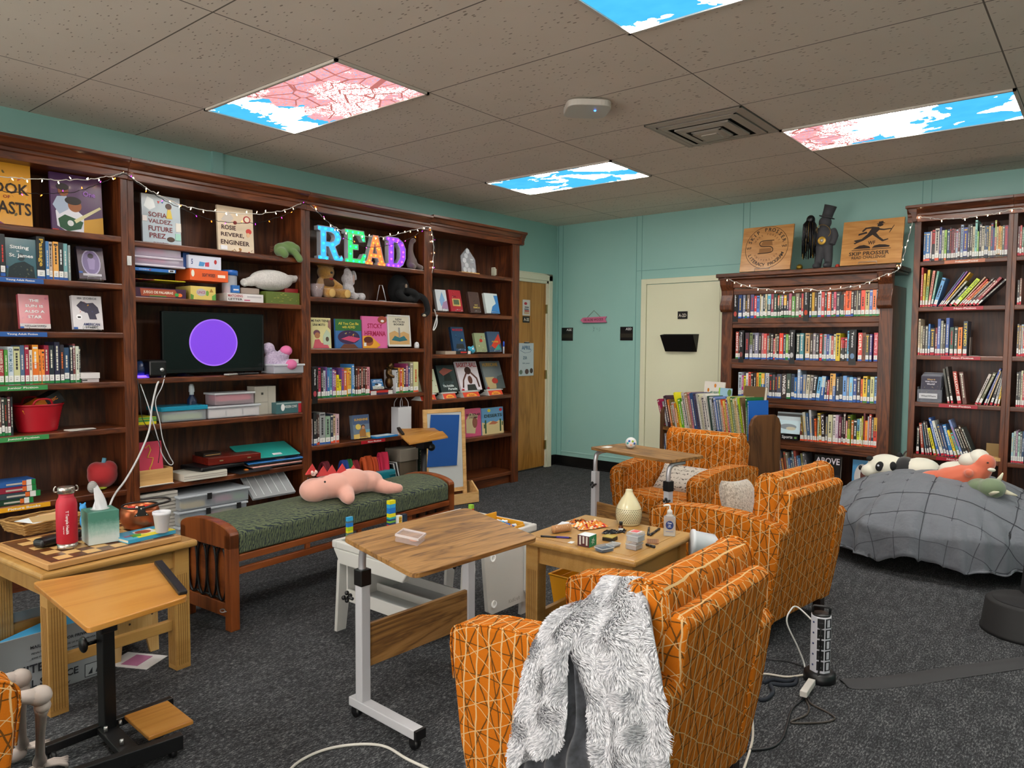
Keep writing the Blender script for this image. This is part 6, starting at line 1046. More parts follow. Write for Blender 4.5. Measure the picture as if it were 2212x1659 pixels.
q = MB(); q.grid(lambda u, v: (.12*(u-.5)*sin(pi*v), -.15+.3*v, .03*sin(pi*v)+.02*(u-.5)), 8, 10, M('4a8a1c', .6)); o_ = q.build('felt_leaf'); a = at_x(35, 1125, .3); o_.location = (.33, a.y, .16); o_.modifiers.new('s', 'SOLIDIFY').thickness = .004; tag(o_, 'bright green felt leaf on the bottom left shelf', 'leaf')
# ---------------------------------------------------------------- marquee letters
def marquee(ch, x0, x1, top, bot, col, bcol, lab):
    a = at_x(x0, bot, BX-.09); b = at_x(x1, bot, BX-.09); w_ = b.y-a.y; h_ = at_x((x0+x1)/2, top, BX-.09).z-SH[3][0]
    t = thing('marquee_letter', lab, 'lit letter', (BX-.09, a.y, SH[3][0]), 0, 'lit letters'); F = frame((0, 0, .001), (0, 1, 0), (0, 0, 1))
    L = {'R': [[(0, 0), (.42, 0), (.42, .12), (.33, .14), (.33, .42), (.42, .42), (.62, .06), (.72, 0), (.95, 0), (1, .08), (.95, .2), (.88, .12), (.8, .2), (.68, .44), (.86, .55), (.93, .72), (.86, .9), (.66, 1), (0, 1), (0, .88), (.1, .86), (.1, .14), (0, .12)], [(.33, .56), (.33, .85), (.52, .85), (.64, .8), (.68, .71), (.63, .6), (.52, .56)]],
         'E': [[(0, 0), (.9, 0), (1, .32), (.86, .32), (.72, .15), (.36, .15), (.36, .42), (.62, .42), (.62, .58), (.36, .58), (.36, .85), (.7, .85), (.84, .68), (.97, .68), (.9, 1), (0, 1), (0, .88), (.12, .86), (.12, .14), (0, .12)], None],
         'A': [[(0, 0), (.36, 0), (.36, .12), (.29, .13), (.33, .26), (.62, .26), (.67, .13), (.6, .12), (.6, 0), (1, 0), (1, .12), (.93, .14), (.64, 1), (.38, 1), (.08, .14), (0, .12)], [(.37, .4), (.48, .74), (.58, .4)]],
         'D': [[(0, 0), (.6, 0), (.86, .12), (1, .34), (1, .66), (.86, .88), (.6, 1), (0, 1), (0, .88), (.1, .86), (.1, .14), (0, .12)], [(.38, .15), (.38, .85), (.55, .83), (.7, .66), (.72, .5), (.7, .34), (.55, .17)]]}[ch]
    out, hole = L; P = lambda pts, k=1.0: [(x*w_, y*h_) for x, y in pts]
    c = bpy.data.curves.new('l', 'CURVE'); c.dimensions = '2D'; c.fill_mode = 'BOTH'; c.extrude = .02; c.bevel_depth = 0
    for poly in [out]+([hole] if hole else []):
        s_ = c.splines.new('POLY'); s_.points.add(len(poly)-1); s_.use_cyclic_u = True
        for pt, (x, y) in zip(s_.points, poly): pt.co = (x*w_, y*h_, 0, 1)
    o = bpy.data.objects.new('l', c); COL.objects.link(o); me = bpy.data.meshes.new_from_object(o.evaluated_get(bpy.context.evaluated_depsgraph_get())); bpy.data.objects.remove(o)
    body = MB(F @ T(0, 0, -.022)); body.add([tuple(v.co) for v in me.vertices], [tuple(p.vertices) for p in me.polygons], M('b8bcc4', .5)); body.build('letter_body', t)
    fc = MB(F @ T(0, 0, -.0215+.0205)); vs = [tuple((v.co.x, v.co.y, v.co.z*.02)) for v in me.vertices]; fc.add(vs, [tuple(p.vertices) for p in me.polygons], M(col, .5, emit=.85)); lf = fc.build('letter_face', t)
    rim = MB(F)
    for poly in [out]+([hole] if hole else []): rim.tube([(x*w_, y*h_, .004) for x, y in poly], .004, M('a8acb8', .5), 6, closed=True)
    rim.build('rim', t)
    bp = {'R': [(.06, .94), (.3, .93), (.55, .93), (.78, .82), (.8, .66), (.58, .49), (.22, .75), (.22, .5), (.22, .28), (.1, .07), (.33, .06), (.65, .3), (.72, .12), (.93, .12)],
          'E': [(.1, .94), (.35, .93), (.62, .93), (.88, .86), (.85, .74), (.24, .72), (.24, .5), (.5, .5), (.24, .28), (.1, .07), (.38, .07), (.66, .07), (.88, .08), (.93, .25)],
          'A': [(.5, .92), (.4, .74), (.6, .74), (.34, .55), (.66, .55), (.28, .33), (.5, .33), (.72, .33), (.2, .16), (.1, .05), (.3, .05), (.8, .16), (.68, .05), (.92, .05)],
          'D': [(.1, .94), (.35, .93), (.6, .92), (.82, .78), (.87, .55), (.87, .4), (.8, .22), (.6, .08), (.35, .07), (.1, .07), (.24, .72), (.24, .5), (.24, .28)]}[ch]
    b0 = None
    for x, y in bp:
        if b0 is None: q = MB(); q.ell((0, 0, 0), (.0085, .0085, .0085), M(bcol, .3, emit=2.2), None, 10, 8); b0 = q.build('bulb', lf); b = b0
        else: b = b0.copy(); COL.objects.link(b); b.parent = lf
        b.location = F @ Vector((x*w_, y*h_, .008))
marquee('R', 686, 740, 491, 561, '2c88c8', '20c0ff', 'glowing blue letter R, leftmost of the lit word')
marquee('E', 745, 790, 498, 566, '20a858', '20ff78', 'glowing green letter E in the lit word')
marquee('A', 788, 832, 509, 572, 'd86830', 'ff6a28', 'glowing orange letter A in the lit word')
marquee('D', 834, 875, 514, 577, '7030c8', 'b040ff', 'glowing purple letter D, rightmost of the lit word')
# ---------------------------------------------------------------- string lights
def string(name, label, pts, wcol, bulbs, nb, seed, blen=.019, thick=.0028):
    t = thing(name, label, 'string lights', (0, 0, 0)); R_ = random.Random(seed); P = bez(pts, 10)
    P = [p+Vector((R_.uniform(-.003, .003), R_.uniform(-.003, .003), R_.uniform(-.004, .004))) for p in P]
    q = MB(); q.tube(P, thick, M(wcol, .5), 5); q.build('cable', t)
    cum = [0]
    for i in range(1, len(P)): cum.append(cum[-1]+(P[i]-P[i-1]).length)
    base = {}
    for k in range(nb):
        s = cum[-1]*(k+.5)/nb; i = next(j for j in range(len(cum)-1) if cum[j+1] >= s); p = P[i].lerp(P[i+1], (s-cum[i])/max(cum[i+1]-cum[i], 1e-6))
        col, em = bulbs[k % len(bulbs)]
        if col not in base:
            q = MB(); q.cyl((0, 0, 0), (0, 0, .012), .0042, M(wcol, .5), 8); q.lathe([(.0035, .012), (.0042, .016), (.003, .026), (0, .032)], M(col, .3, emit=em), n=8); b = q.build('bulb', t); base[col] = b
        else: b = base[col].copy(); COL.objects.link(b); b.parent = t
        d = Vector((R_.uniform(-.3, .3), R_.uniform(-.9, .9), R_.choice([-1, -1, .9]))).normalized()
        b.location = p; b.rotation_euler = d.to_track_quat('Z', 'Y').to_euler(); b.scale = (blen/.03,)*3
    return t
FX = BX+.012
WB = [('ffe0a8', 22), ('ffd090', 8), ('ffe8c0', 30), ('fff0d0', 14)]
L = lambda lst, X=FX: [at_x(a, b, X) for a, b in lst]
string('string_lights', 'white wired fairy lights draped along the left bookcases', L([(-30, 380), (40, 385), (110, 388), (190, 388), (250, 378), (270, 375), (300, 395), (340, 420), (400, 445), (480, 458), (560, 462), (620, 452), (660, 438), (690, 462), (720, 488), (760, 505), (810, 512), (850, 508), (890, 497), (925, 490), (933, 500), (937, 540), (934, 590)]), 'c8c4c0', WB, 50, 3)
string('string_lights', 'black wired orange and purple lights draped below the white ones', L([(-30, 408), (30, 415), (90, 418), (150, 416), (200, 402), (250, 382), (272, 377), (300, 398), (350, 430), (410, 458), (460, 475), (520, 482), (570, 478), (620, 462), (662, 440), (700, 470), (740, 510), (790, 532), (840, 530), (885, 515), (928, 492), (940, 540), (936, 588)], FX+.004), '0c0c0e', [('ff6418', 7), ('d838b0', 4), ('ff7a20', 8), ('a028c8', 3)], 36, 5, .017, .002)
WX = lambda lst, d: [at_w(a, b, d) for a, b in lst]
string('string_lights', 'white wired fairy lights swagged across the walnut bookcase and up to the tall one', WX([(1566, 600), (1573, 603), (1590, 609), (1620, 620), (1660, 625), (1700, 629), (1740, 623), (1775, 628), (1820, 622), (1850, 618), (1880, 607), (1910, 594), (1940, 583)], .48)+WX([(1950, 560), (1958, 530), (1966, 500), (1975, 470), (1990, 468), (2030, 473), (2080, 472), (2115, 465), (2150, 462), (2185, 452), (2230, 450)], .365), 'c8c4c0', WB, 36, 9)
# ---------------------------------------------------------------- small wall things
q = MB(XB); 
def wp(px, py, d=0): p = at_w(px, py, d); v = XB.inverted() @ p; return v.x, v.z
def sign(name, lab, cat, px0, py0, px1, py1, col, items, th=.006, d=0, bev=.001):
    x0, z1 = wp(px0, (py0)); x1, z0 = wp(px1, py1); F = XB @ T(x0, -d, z0) @ Matrix(((1, 0, 0, 0), (0, 0, -1, 0), (0, 1, 0, 0), (0, 0, 0, 1))); q = MB(F)
    q.b2((0, 0, 0), (x1-x0, z1-z0, th), M(col, .35)); q2 = MB(F @ T(0, 0, th)); art(q2, items, x1-x0, z1-z0); q.v += q2.v and [] or []
    o_ = len(q.v); q.add([tuple(v) for v in []], [], col) if 0 else None
    for f_, k, sm in zip(q2.f, q2.m, q2.sm): q.f.append([o_+i for i in f_]); q.m.append(q.mi(q2.mats[k])); q.sm.append(sm)
    q.v += q2.v; return tag(q.build(name), lab, cat)
sign('room_sign', 'black square A2E room sign left of the pink arrow', 'sign', 1214, 708, 1237.5, 736, '101012', [('t', 'A2E', .68, .84, .46, .17, 'd8d8d8'), ('r', .0, .22, 1, .5, '2c2820')])
sign('room_sign', 'black square A2D room sign right of the pink arrow', 'sign', 1340.5, 706, 1367, 735.5, '101012', [('t', 'A2D', .68, .84, .46, .17, 'd8d8d8'), ('r', .0, .22, 1, .5, '2c2820')])
sign('door_plate', 'small black A-2D plate on the cream door', 'sign', 1466.5, 673, 1487, 689, '141210', [('t', 'A-2D', .5, .48, .8, .45, 'd8d0c0')], d=.018)
x0, z1 = wp(1436, 722); x1, z0 = wp(1511, 760); t = thing('wall_file_holder', 'black slanted file pocket on the cream door', 'file holder', XB @ Vector((x0, -.018, z0)), -WA); w_ = x1-x0; h_ = z1-z0; q = MB()
q.add([(.03, 0, 0), (w_-.02, 0, 0), (w_, 0, h_), (0, 0, h_), (.04, -.04, 0), (w_-.05, -.04, 0), (w_-.02, -.09, h_-.01), (.005, -.09, h_-.01)], [(3, 2, 1, 0), (4, 5, 6, 7), (0, 1, 5, 4), (1, 2, 6, 5), (3, 0, 4, 7)], M('08080a', .3)); o_ = q.build('pocket', t); o_.modifiers.new('s', 'SOLIDIFY').thickness = .003
# pink arrow
x0, z0 = wp(1256, 692); F = XB @ T(x0, -.012, z0) @ Matrix(((1, 0, 0, 0), (0, 0, -1, 0), (0, 1, 0, 0), (0, 0, 0, 1))); t = thing('arrow_sign', 'pink painted 100 ACRE WOODS arrow hanging on a cord', 'sign', (0, 0, 0)); x1, _ = wp(1313, 690); w_ = x1-x0
q = MB(F @ RZ(.02)); q.prism([(0, 0), (.035, .028), (w_, .03), (w_-.025, 0), (w_, -.035), (.035, -.028)], .01, M('c86c90', .6)); q.prism([(.03, -.036), (w_, -.04), (w_-.01, -.026), (.03, -.024)], .008, M('2c5458')); q.text('100 ACRE WOODS', .02, M('4a1c30'), T(w_*.5, 0, .0105), w=w_*.74, h=.028); q.build('board', t, .001)
MB(F).tube([(w_*.25, .028, .004), (w_*.5, .105, .0), (w_*.76, .03, .004)], .0022, M('6a5a3c'), 5).build('cord', t)
q = MB(F); RQ = random.Random(2)
for i in range(12): a_ = (w_*.32+RQ.random()*w_*.4, -.075-RQ.random()*.04, -.011); q.tube([a_, (a_[0]+RQ.uniform(-.012, .012), a_[1]+RQ.uniform(-.014, .014), -.011), (a_[0]+RQ.uniform(-.02, .02), a_[1]+RQ.uniform(-.02, .02), -.011)], .0009, M('4a6a68'), 4)
tag(q.build('pencil_scribble'), 'faint grey scribbled marks on the teal wall below the pink arrow', 'scribble')
# things on the oak door
def dsign(name, lab, cat, px0, py0, px1, py1, col, items, th=.006):
    a = at_x(px0, py0, .036); b = at_x(px1, py1, .036); w_ = b.y-a.y; h_ = a.z-b.z; F = frame((.0362, a.y, b.z), (0, 1, 0), (0, 0, 1)); q = MB(F); q.b2((0, 0, 0), (w_, h_, th), M(col, .35)); q.X = F @ T(0, 0, th); art(q, items, w_, h_); return tag(q.build(name), lab, cat)
dsign('door_plate', 'small black A-2E plate on the oak door', 'sign', 1129, 683, 1143, 697, '141210', [('t', 'A-2E', .5, .5, .8, .5, 'd8d0c0')])
dsign('door_card', 'white card with a red emblem and stacked books drawing on the oak door', 'card', 1128.5, 647, 1144, 682, 'd4d0cc', [('e', .38, .76, .2, .09, 'b82838'), ('r', .2, .1, .85, .22, 'c8a078'), ('r', .25, .24, .85, .34, 'b84838'), ('r', .22, .36, .8, .44, '5a6a7a'), ('r', .25, .5, .8, .56, '3a3a44')])
dsign('whiteboard', 'small whiteboard with APRIL written in blue on the oak door', 'whiteboard', 1119, 741, 1151, 811, 'c4ccd0', [('t', 'APRIL', .5, .86, .6, .12, '2c5c88'), ('t', 'ZSR', .42, .55, .28, .09, '4a6a80'), ('t', '20 year', .5, .38, .5, .05, '4a6a80'), ('e', .16, .12, .1, .07, '6a7868'), ('e', .55, .13, .12, .08, '5a4038'), ('e', .85, .15, .1, .08, '4a3830'), ('l', [(.1, .78), (.4, .7), (.75, .72), (.85, .8)], '2c5c88', .0015)], .008)
q = MB(); a = at_x(1137, 740, .05); q.b2((-.004, -.03, -.004), (.006, .05, .006), M('1c1c20')); q.cyl((0, -.02, .004), (0, .04, .004), .005, M('d8d8dc')); tag(q.build('marker'), 'marker resting on top of the small whiteboard', 'marker').location = (.048, a.y, a.z-.002)
# cord on the first post and hook
q = MB(); a = at_x(279, 563, BX+.001); q.b2((0, -.012, -.028), (.005, .012, .028), M('d4d4d4', .4)); q.tube(bez([(.006, 0, .012), (.012, 0, -.008), (.02, 0, -.014), (.02, 0, -.004)]), .003, M('d4d4d4', .4), 6); tag(q.build('adhesive_hook', None, .002), 'white adhesive hook on the bookcase post left of the games', 'hook').location = a
q = MB(); q.tube(bez(L([(938, 668), (944, 690), (942, 705), (936, 712), (945, 680)], BX+.01)), .006, M('c8c8c8', .5), 7); tag(q.build('cable_loop'), 'white plug cord loop hanging on the post below the fairy lights', 'cable')
# ---------------------------------------------------------------- on top of the walnut bookcase
ZT = 2.03
def plaque(lab, x0, x1, top, py_base, items, nm):
    a = at_w(x0, py_base, .42); b = at_w(x1, py_base, .42); w_ = (b-a).dot(WE); h_ = at_w((x0+x1)/2, top, .36).z-ZT-.012
    up_ = Vector((0, 0, 1))*.975+WN*.2; t = thing('wooden_plaque', lab, 'plaque', (a.x, a.y, ZT+.014), 0, 'wooden plaques'); F = frame((0, 0, 0), WE, up_)
    MB(F).b2((0, 0, -.018), (w_, h_, 0), wood('plaque_birch', 'a87238', 'c08a4c', 'cc9a5c', .4, 'x', 3, coat=.3)).build('board', t, .002)
    q = MB(F); art(q, items, w_, h_); q.build('engraving', t)
    q = MB(F); q.tube([(w_*.32, 0, -.03), (w_*.32, -.008, .012), (w_*.32, .018, .012), (w_*.62, .018, .012), (w_*.62, -.008, .012), (w_*.62, 0, -.03)], .0022, M('c8c0b8', .3, .8), 6); q.tube([(w_*.32, -.01, .0), (w_*.32, -.008, -.11), (w_*.4, h_*.4, -.03)], .0022, M('c8c0b8', .3, .8), 6); tag(q.build('plaque_stand'), 'wire stand holding the '+nm, 'stand').location = (a.x, a.y, ZT+.014)
    return t, F, w_, h_
DK = '241208'
def ring(cx, cy, rx, ry, wd, col, n=48):
    out = []
    for k in range(n):
        a0 = 2*pi*k/n; a1 = 2*pi*(k+1)/n
        out.append(('p', [(cx+rx*cos(a0), cy+ry*sin(a0)), (cx+rx*cos(a1), cy+ry*sin(a1)), (cx+(rx-wd)*cos(a1), cy+(ry-wd)*sin(a1)), (cx+(rx-wd)*cos(a0), cy+(ry-wd)*sin(a0))], col))
    return out
def arc_text(q, s, cx, cy, r_, a0, a1, size, w_, h_, m, flip=False):
    n = len(s)
    for i, c in enumerate(s):
        if c == ' ': continue
        a = a0+(a1-a0)*i/(n-1); q.text(c, size, m, T(cx*w_+r_*cos(a), cy*h_+r_*sin(a), .0014) @ RZ(a-pi/2+(pi if flip else 0)))
t, F, w_, h_ = plaque('square wooden plaque with the SKIP PROSSER LITERACY PROGRAM roundel', 1597, 1706, 487, 583, [], 'literacy roundel plaque')
q = MB(F); R_ = w_*.42; cx = cy = .5; m = M(DK, .6)
q.tube([(w_*.5+R_*cos(a), h_*.52+R_*sin(a), .0008) for a in [2*pi*k/60 for k in range(60)]], .0018, m, 5, closed=True)
arc_text(q, 'SKIP PROSSER', .5, .52, R_*.84, radians(160), radians(20), .045, w_, h_, m); arc_text(q, 'LITERACY PROGRAM', .5, .52, R_*.84, radians(205), radians(335), .04, w_, h_, m, True)
arc_text(q, 'WAKE FOREST', .5, .52, R_*.62, radians(150), radians(30), .022, w_, h_, M('6a4420')); arc_text(q, 'UNIVERSITY', .5, .52, R_*.62, radians(215), radians(325), .022, w_, h_, M('6a4420'), True)
for s in (-1, 1): q.text('WF', .03, m, T(w_*(.5+s*.35), h_*.52, .0012))
q.prism([(w_*x, h_*y) for x, y in ((.38, .56), (.62, .56), (.6, .66), (.42, .66))], .0007, M('8a5c28')); q.prism([(w_*x, h_*y) for x, y in ((.36, .4), (.6, .4), (.6, .5), (.36, .5))], .0007, M('8a5c28'))
q.tube(bez([(w_*.64, h_*.67, .001), (w_*.42, h_*.67, .001), (w_*.36, h_*.62, .001), (w_*.40, h_*.55, .001), (w_*.58, h_*.53, .001), (w_*.63, h_*.46, .001), (w_*.58, h_*.4, .001), (w_*.34, h_*.39, .001)]), .0035, m, 6); q.build('roundel_lettering', t)
t, F, w_, h_ = plaque('square wooden plaque with a striding figure over an open book, READ CHALLENGE', 1814, 1946, 473, 573, [('t', 'SKIP PROSSER', .47, .25, .66, .085, DK), ('t', 'READ CHALLENGE', .47, .16, .56, .065, DK), ('t', 'WF', .5, .48, .12, .08, DK),
    ('p', [(.2, .36), (.24, .39), (.3, .43), (.38, .44), (.47, .40), (.49, .36)], DK), ('p', [(.51, .36), (.55, .41), (.63, .43), (.72, .42), (.8, .39), (.79, .36)], DK), ('p', [(.18, .335), (.48, .34), (.5, .325), (.52, .34), (.82, .335), (.82, .325), (.18, .325)], DK)], 'striding figure plaque')
q = MB(F); pl = lambda pts: q.prism([(x*w_, y*h_) for x, y in pts], .0012, m)
pl([(.57, .84), (.62, .83), (.66, .85), (.67, .88), (.63, .9), (.58, .89)]); pl([(.56, .885), (.69, .9), (.69, .915), (.56, .9)]); pl([(.59, .9), (.67, .91), (.66, .95), (.59, .94)])
pl([(.5, .84), (.6, .82), (.62, .77), (.55, .68), (.5, .66), (.42, .68), (.46, .76)]); pl([(.5, .84), (.38, .83), (.34, .78), (.32, .75), (.35, .74), (.4, .8), (.5, .8)]); pl([(.58, .8), (.68, .77), (.8, .775), (.8, .755), (.68, .74), (.58, .76)]); pl([(.79, .74), (.84, .84), (.85, .84), (.78, .68), (.77, .68)])
pl([(.42, .7), (.3, .67), (.27, .66), (.27, .7), (.4, .74)]); pl([(.44, .7), (.52, .67), (.36, .54), (.27, .5), (.22, .47), (.2, .5), (.24, .51), (.2, .55), (.22, .56), (.33, .58)]); pl([(.5, .7), (.56, .7), (.62, .6), (.69, .53), (.76, .55), (.77, .53), (.68, .49), (.66, .5), (.56, .6), (.5, .66)]); q.build('figure_logo', t)
# gold ball, red ball
a = at_w(1727, 580, .38); q = MB(); q.ell((0, 0, .027), (.026, .026, .027), M('8a7024', .3, .8), None, 24, 16); tag(q.build('gold_ball'), 'gold ball ornament right of the round logo plaque', 'ball').location = (a.x, a.y, ZT)
a = at_w(1812, 576, .33); q = MB(); q.ell((0, 0, .02), (.02, .02, .02), M('b8301c', .4), None, 20, 12); tag(q.build('red_ball'), 'red ball half hidden behind the striding figure plaque', 'ball').location = (a.x-.01, a.y, ZT)
# plain dark statuette with hat, pompom and gold beads
a = at_w(1778, 575, .33); GS = M('3c3c40', .8); s_ = thing('statuette', 'dark grey stone statuette in a tall hat and coat wearing gold beads', 'statuette', (a.x, a.y, ZT), -WA)
q = MB()
for x in (-.04, .045):
    q.ell((x, -.035, .03), (.034, .055, .028), GS)
    q.tube([(x, -.01, .04), (x*.9, 0, .11), (x*.7, 0, .19)], 0, GS, 12, rr=[.03, .034, .042])
q.ell((0, 0, .23), (.07, .055, .06), GS); q.ell((0, 0, .29), (.072, .055, .07), GS)
q.tube(bez([(.065, 0, .33), (.09, -.01, .27), (.075, -.03, .2)]), 0, GS, 10, rr=[.03]*9+[.026]*8); q.tube(bez([(-.065, 0, .33), (-.10, -.02, .36), (-.09, -.02, .42)]), 0, GS, 10, rr=[.03]*9+[.024]*8); q.ell((.01, -.01, .39), (.052, .05, .055), GS)
q.build('figure', s_, remesh=.007); MB().box((0, 0, .006), (.2, .13, .012), GS).build('plinth', s_, .004)
HX = T(.018, 0, .43) @ RY(.3); MB(HX).lathe([(.062, 0), (.064, .006), (.042, .01), (.044, .05), (.05, .10), (0, .102)], GS, n=24).build('top_hat', s_)
q = MB(); GB_ = M('c89c3c', .3, .8)
for k in range(46): a_ = 2*pi*k/46; q.ell((.01+.055*cos(a_), -.045-.012*sin(a_), .315+.05*sin(a_)-.01*cos(a_)), (.003, .003, .003), GB_, None, 6, 4)
q.build('bead_necklace', s_); q = MB(); q.lathe([(.032, 0), (.034, .003), (.03, .006), (0, .006)], M('c09838', .35, .3), (0, 0, 0), 24, T(.005, -.062, .235) @ RX(pi/2)); q.lathe([(.014, .0062), (0, .007)], M('c8c4bc'), (0, 0, 0), 16, T(.005, -.062, .235) @ RX(pi/2)); q.build('medallion', s_)
q = MB(); RP = random.Random(4)
for k in range(150):
    x = RP.uniform(-.05, .045); y = RP.uniform(-.05, .03); l_ = RP.uniform(.16, .34); c = RP.choice(['0c0c10', '141418', '0c0c10', '1c1c22', 'c09a3c']) if k % 4 == 0 else RP.choice(['0c0c10', '18181e'])
    q.tube([(x*.3, y*.3, .0), (x, y, -.05), (x*1.15, y, -l_*.6), (x*1.1, y, -l_)], .0026, M(c, .25, .2), 4)
q.ell((0, 0, -.01), (.035, .035, .04), M('0c0c10', .4)); a2 = at_w(1752, 452, .36); o_ = q.build('pompom'); tag(o_, 'black and gold streamer pompom hanging from the statuette\'s raised arm', 'pompom'); o_.location = (a2.x, a2.y, 2.46)
# ---------------------------------------------------------------- book cart
pl_, pr_ = Vector((1.82, 5.97, 0)), Vector((2.86, 5.46, 0)); dcart = pr_-pl_; cl = dcart.length; crz = math.atan2(dcart.y, dcart.x); BCM = wood('cart_oak', '38200e', '5c3a1c', '6e4826', .5, 'z', 4, coat=.1)
bc = thing('book_cart', 'old brown wooden book truck with rounded ends full of picture books', 'book cart', tuple(pl_), crz); XSd = lambda x: Matrix(((0, 0, 1, x), (1, 0, 0, 0), (0, 1, 0, 0), (0, 0, 0, 1)))
CD = .30; CZ = .86
for x in (0, cl-.03): q = MB(XSd(x)); q.prism([(0, .06), (0, CZ-.08), (.02, CZ-.03), (.06, CZ), (CD-.06, CZ), (CD-.02, CZ-.03), (CD, CZ-.08), (CD, .06)], .03, BCM); q.build('end_panel', bc, .004, 2)
CS = [.66, .33, .10]
for z in CS: MB().b2((.031, .01, z-.03), (cl-.031, CD-.01, z), wood('cart_oak_x', '4a2e14', '7a5228', '92683a', .5, 'x', 4, coat=.1)).build('shelf', bc, .003)
for x in (.04, cl-.06):
    for y in (.04, CD-.04): q = MB(); q.cyl((x, y-.012, .03), (x, y+.012, .03), .03, BLK, 16); q.b2((x-.01, y-.01, .03), (x+.01, y+.01, .075), BLK); q.build('caster', bc)
CFW = Vector((cos(crz), sin(crz), 0)); CN = Vector((-sin(crz), cos(crz), 0))
def at_c(px, py, off):    # the plane of the cart's front edge, off behind it
    q = ray(px, py); return CAM+q*((CN.dot(pl_)+off-CN.dot(CAM))/CN.dot(q))
cart = '1432,5,a02050,864,-13;1439,4,8a8a90,868,-9;1443.5,6,3a2230,856,-11;1450,3.6,c87028,864,-10;1454,4.6,6a5a34,864,-9;1459.5,4,b8b4b0,870,-10;1463,6,c87818,872,-8;1470,4,d8d020,849,-16;1474,5.5,5aa028,862,-11;1480,4,e0d8c8,868,-9;1484.5,6,b8b4ac,838,-16;1491,6,a07a58,848,-14;1497.5,3.6,c87880,845,-14;1501.5,6.5,2c4c78,843,-14;1508,6.5,4a4460,850,-12;1515.5,4,b0b0a8,839,-15;1520,3,c8c4a8,845,-14;1524,6,c0b8b0,858,-10;1531,5.5,d8d4cc,824,-18;1538,4,28483c,856,-11;1542.5,4,b8bcbc,858,-11;1547,4,24242c,861,-10;1551.5,5,6a80b8,858,-12;1557,4.5,3c5c80,862,-11;1562,3.4,c8c0b0,864,-10;1566,4,c8501c,863,-10;1570.5,4,d8c060,866,-10;1575,3.4,c02c34,866,-9;1579,3,384880,858,-12;1582.5,4.6,c8c468,856,-13;1588,4,3c6a3c,858,-11;1592.5,4,c8bc90,862,-11;1597,3.6,b88a48,860,-11;1601,4.4,c8c4b0,843,-15;1604.6,4,b0cc20,838,-17;1608.8,4,6e563c,834,-14;1613,2.4,1c6434,856,-3;1615.6,2.4,1c5cb0,866,-1'
n_ = 1
def brow(spec, zs, by, off, shelf, dep):
    global n_
    n_ = 1
    for s in spec.split(';'):
        px, wpx, col, top, dx_ = s.split(','); px = float(px); wpx = float(wpx); p0 = at_c(px, by, off); p1 = at_c(px+wpx, by, off); pt = at_c(px+float(dx_), float(top), off)
        w_ = max((p1-p0).dot(CFW)-.0005, .006); tilt = math.atan2((pt-p0).dot(CFW), pt.z-zs); hh = min(math.hypot(pt.z-zs, (pt-p0).dot(CFW)), .33)
        if p0.z < 0: pass
        F = frame((p0.x, p0.y, zs+.0006), CFW, (0, 0, 1)); o = spine_book(F, w_*cos(tilt), hh, dep, col, 'n', None, None, None, tilt)
        cn = cname(col); tag(o, f'{"thin" if w_ < .025 else "wide"} {cn} picture book, {ordn(n_)} from left on {shelf}', 'book', 'picture books on the cart'); n_ += 1
brow(cart, CS[0], 920, .03, 'the top of the brown cart', .2)
brow('1432,3,b8bcc0,934,-6;1436,4,2c4878,932,-6;1441,4,8a8a8a,936,-6;1446,4,24304c,930,-6;1451,4,a8a090,936,-5;1456,4,40444c,934,-5', CS[1], 1010, .03, 'the lower shelf of the cart', .2)
def crt(px0, px1, top, off, col, items, lab, zs, tl=.1, depth=.01, lean=0):
    a = at_c(px0, 900, off); b = at_c(px1, 900, off); w_ = (b-a).dot(CFW); h_ = at_c((px0+px1)/2, top, off).z-zs; F = frame((0, 0, 0), CFW, Vector((0, 0, 1))+CN*tl) @ RZ(lean)
    t = thing('book', lab, 'book', (a.x, a.y, zs)); q = MB(F); q.b2((0, 0, -.003), (w_, h_, 0), M(col, .4)); q.b2((0, 0, -depth), (w_, h_, -depth+.003), M(col, .4)); art(q, items, w_, h_); q.build('front_cover', t); MB(F).b2((.003, .003, -depth+.003), (w_-.003, h_-.003, -.003), M(PAGE)).build('pages', t)
crt(1513, 1556, 824, .16, 'd4d0c8', [('e', .22, .82, .05, .04, 'c87820'), ('e', .55, .92, .05, .04, 'c87820'), ('e', .9, .82, .05, .04, 'c87820'), ('t', 'MY HEART', .55, .78, .4, .05, '4a7a6a')], 'tall white picture book with orange balloons standing behind the cart spines', CS[0]+.01)
crt(1545, 1572, 838, .15, '90b4c8', [('e', .85, .9, .15, .08, '5a7a3c'), ('r', 0, .0, .1, 1, '8ac028')], 'sky blue picture book right of the balloon book', CS[0]+.02)
crt(1598, 1643, 834, .17, '6a5238', [], 'large plain brown book at the right end of the cart', CS[0]+.01, depth=.03)
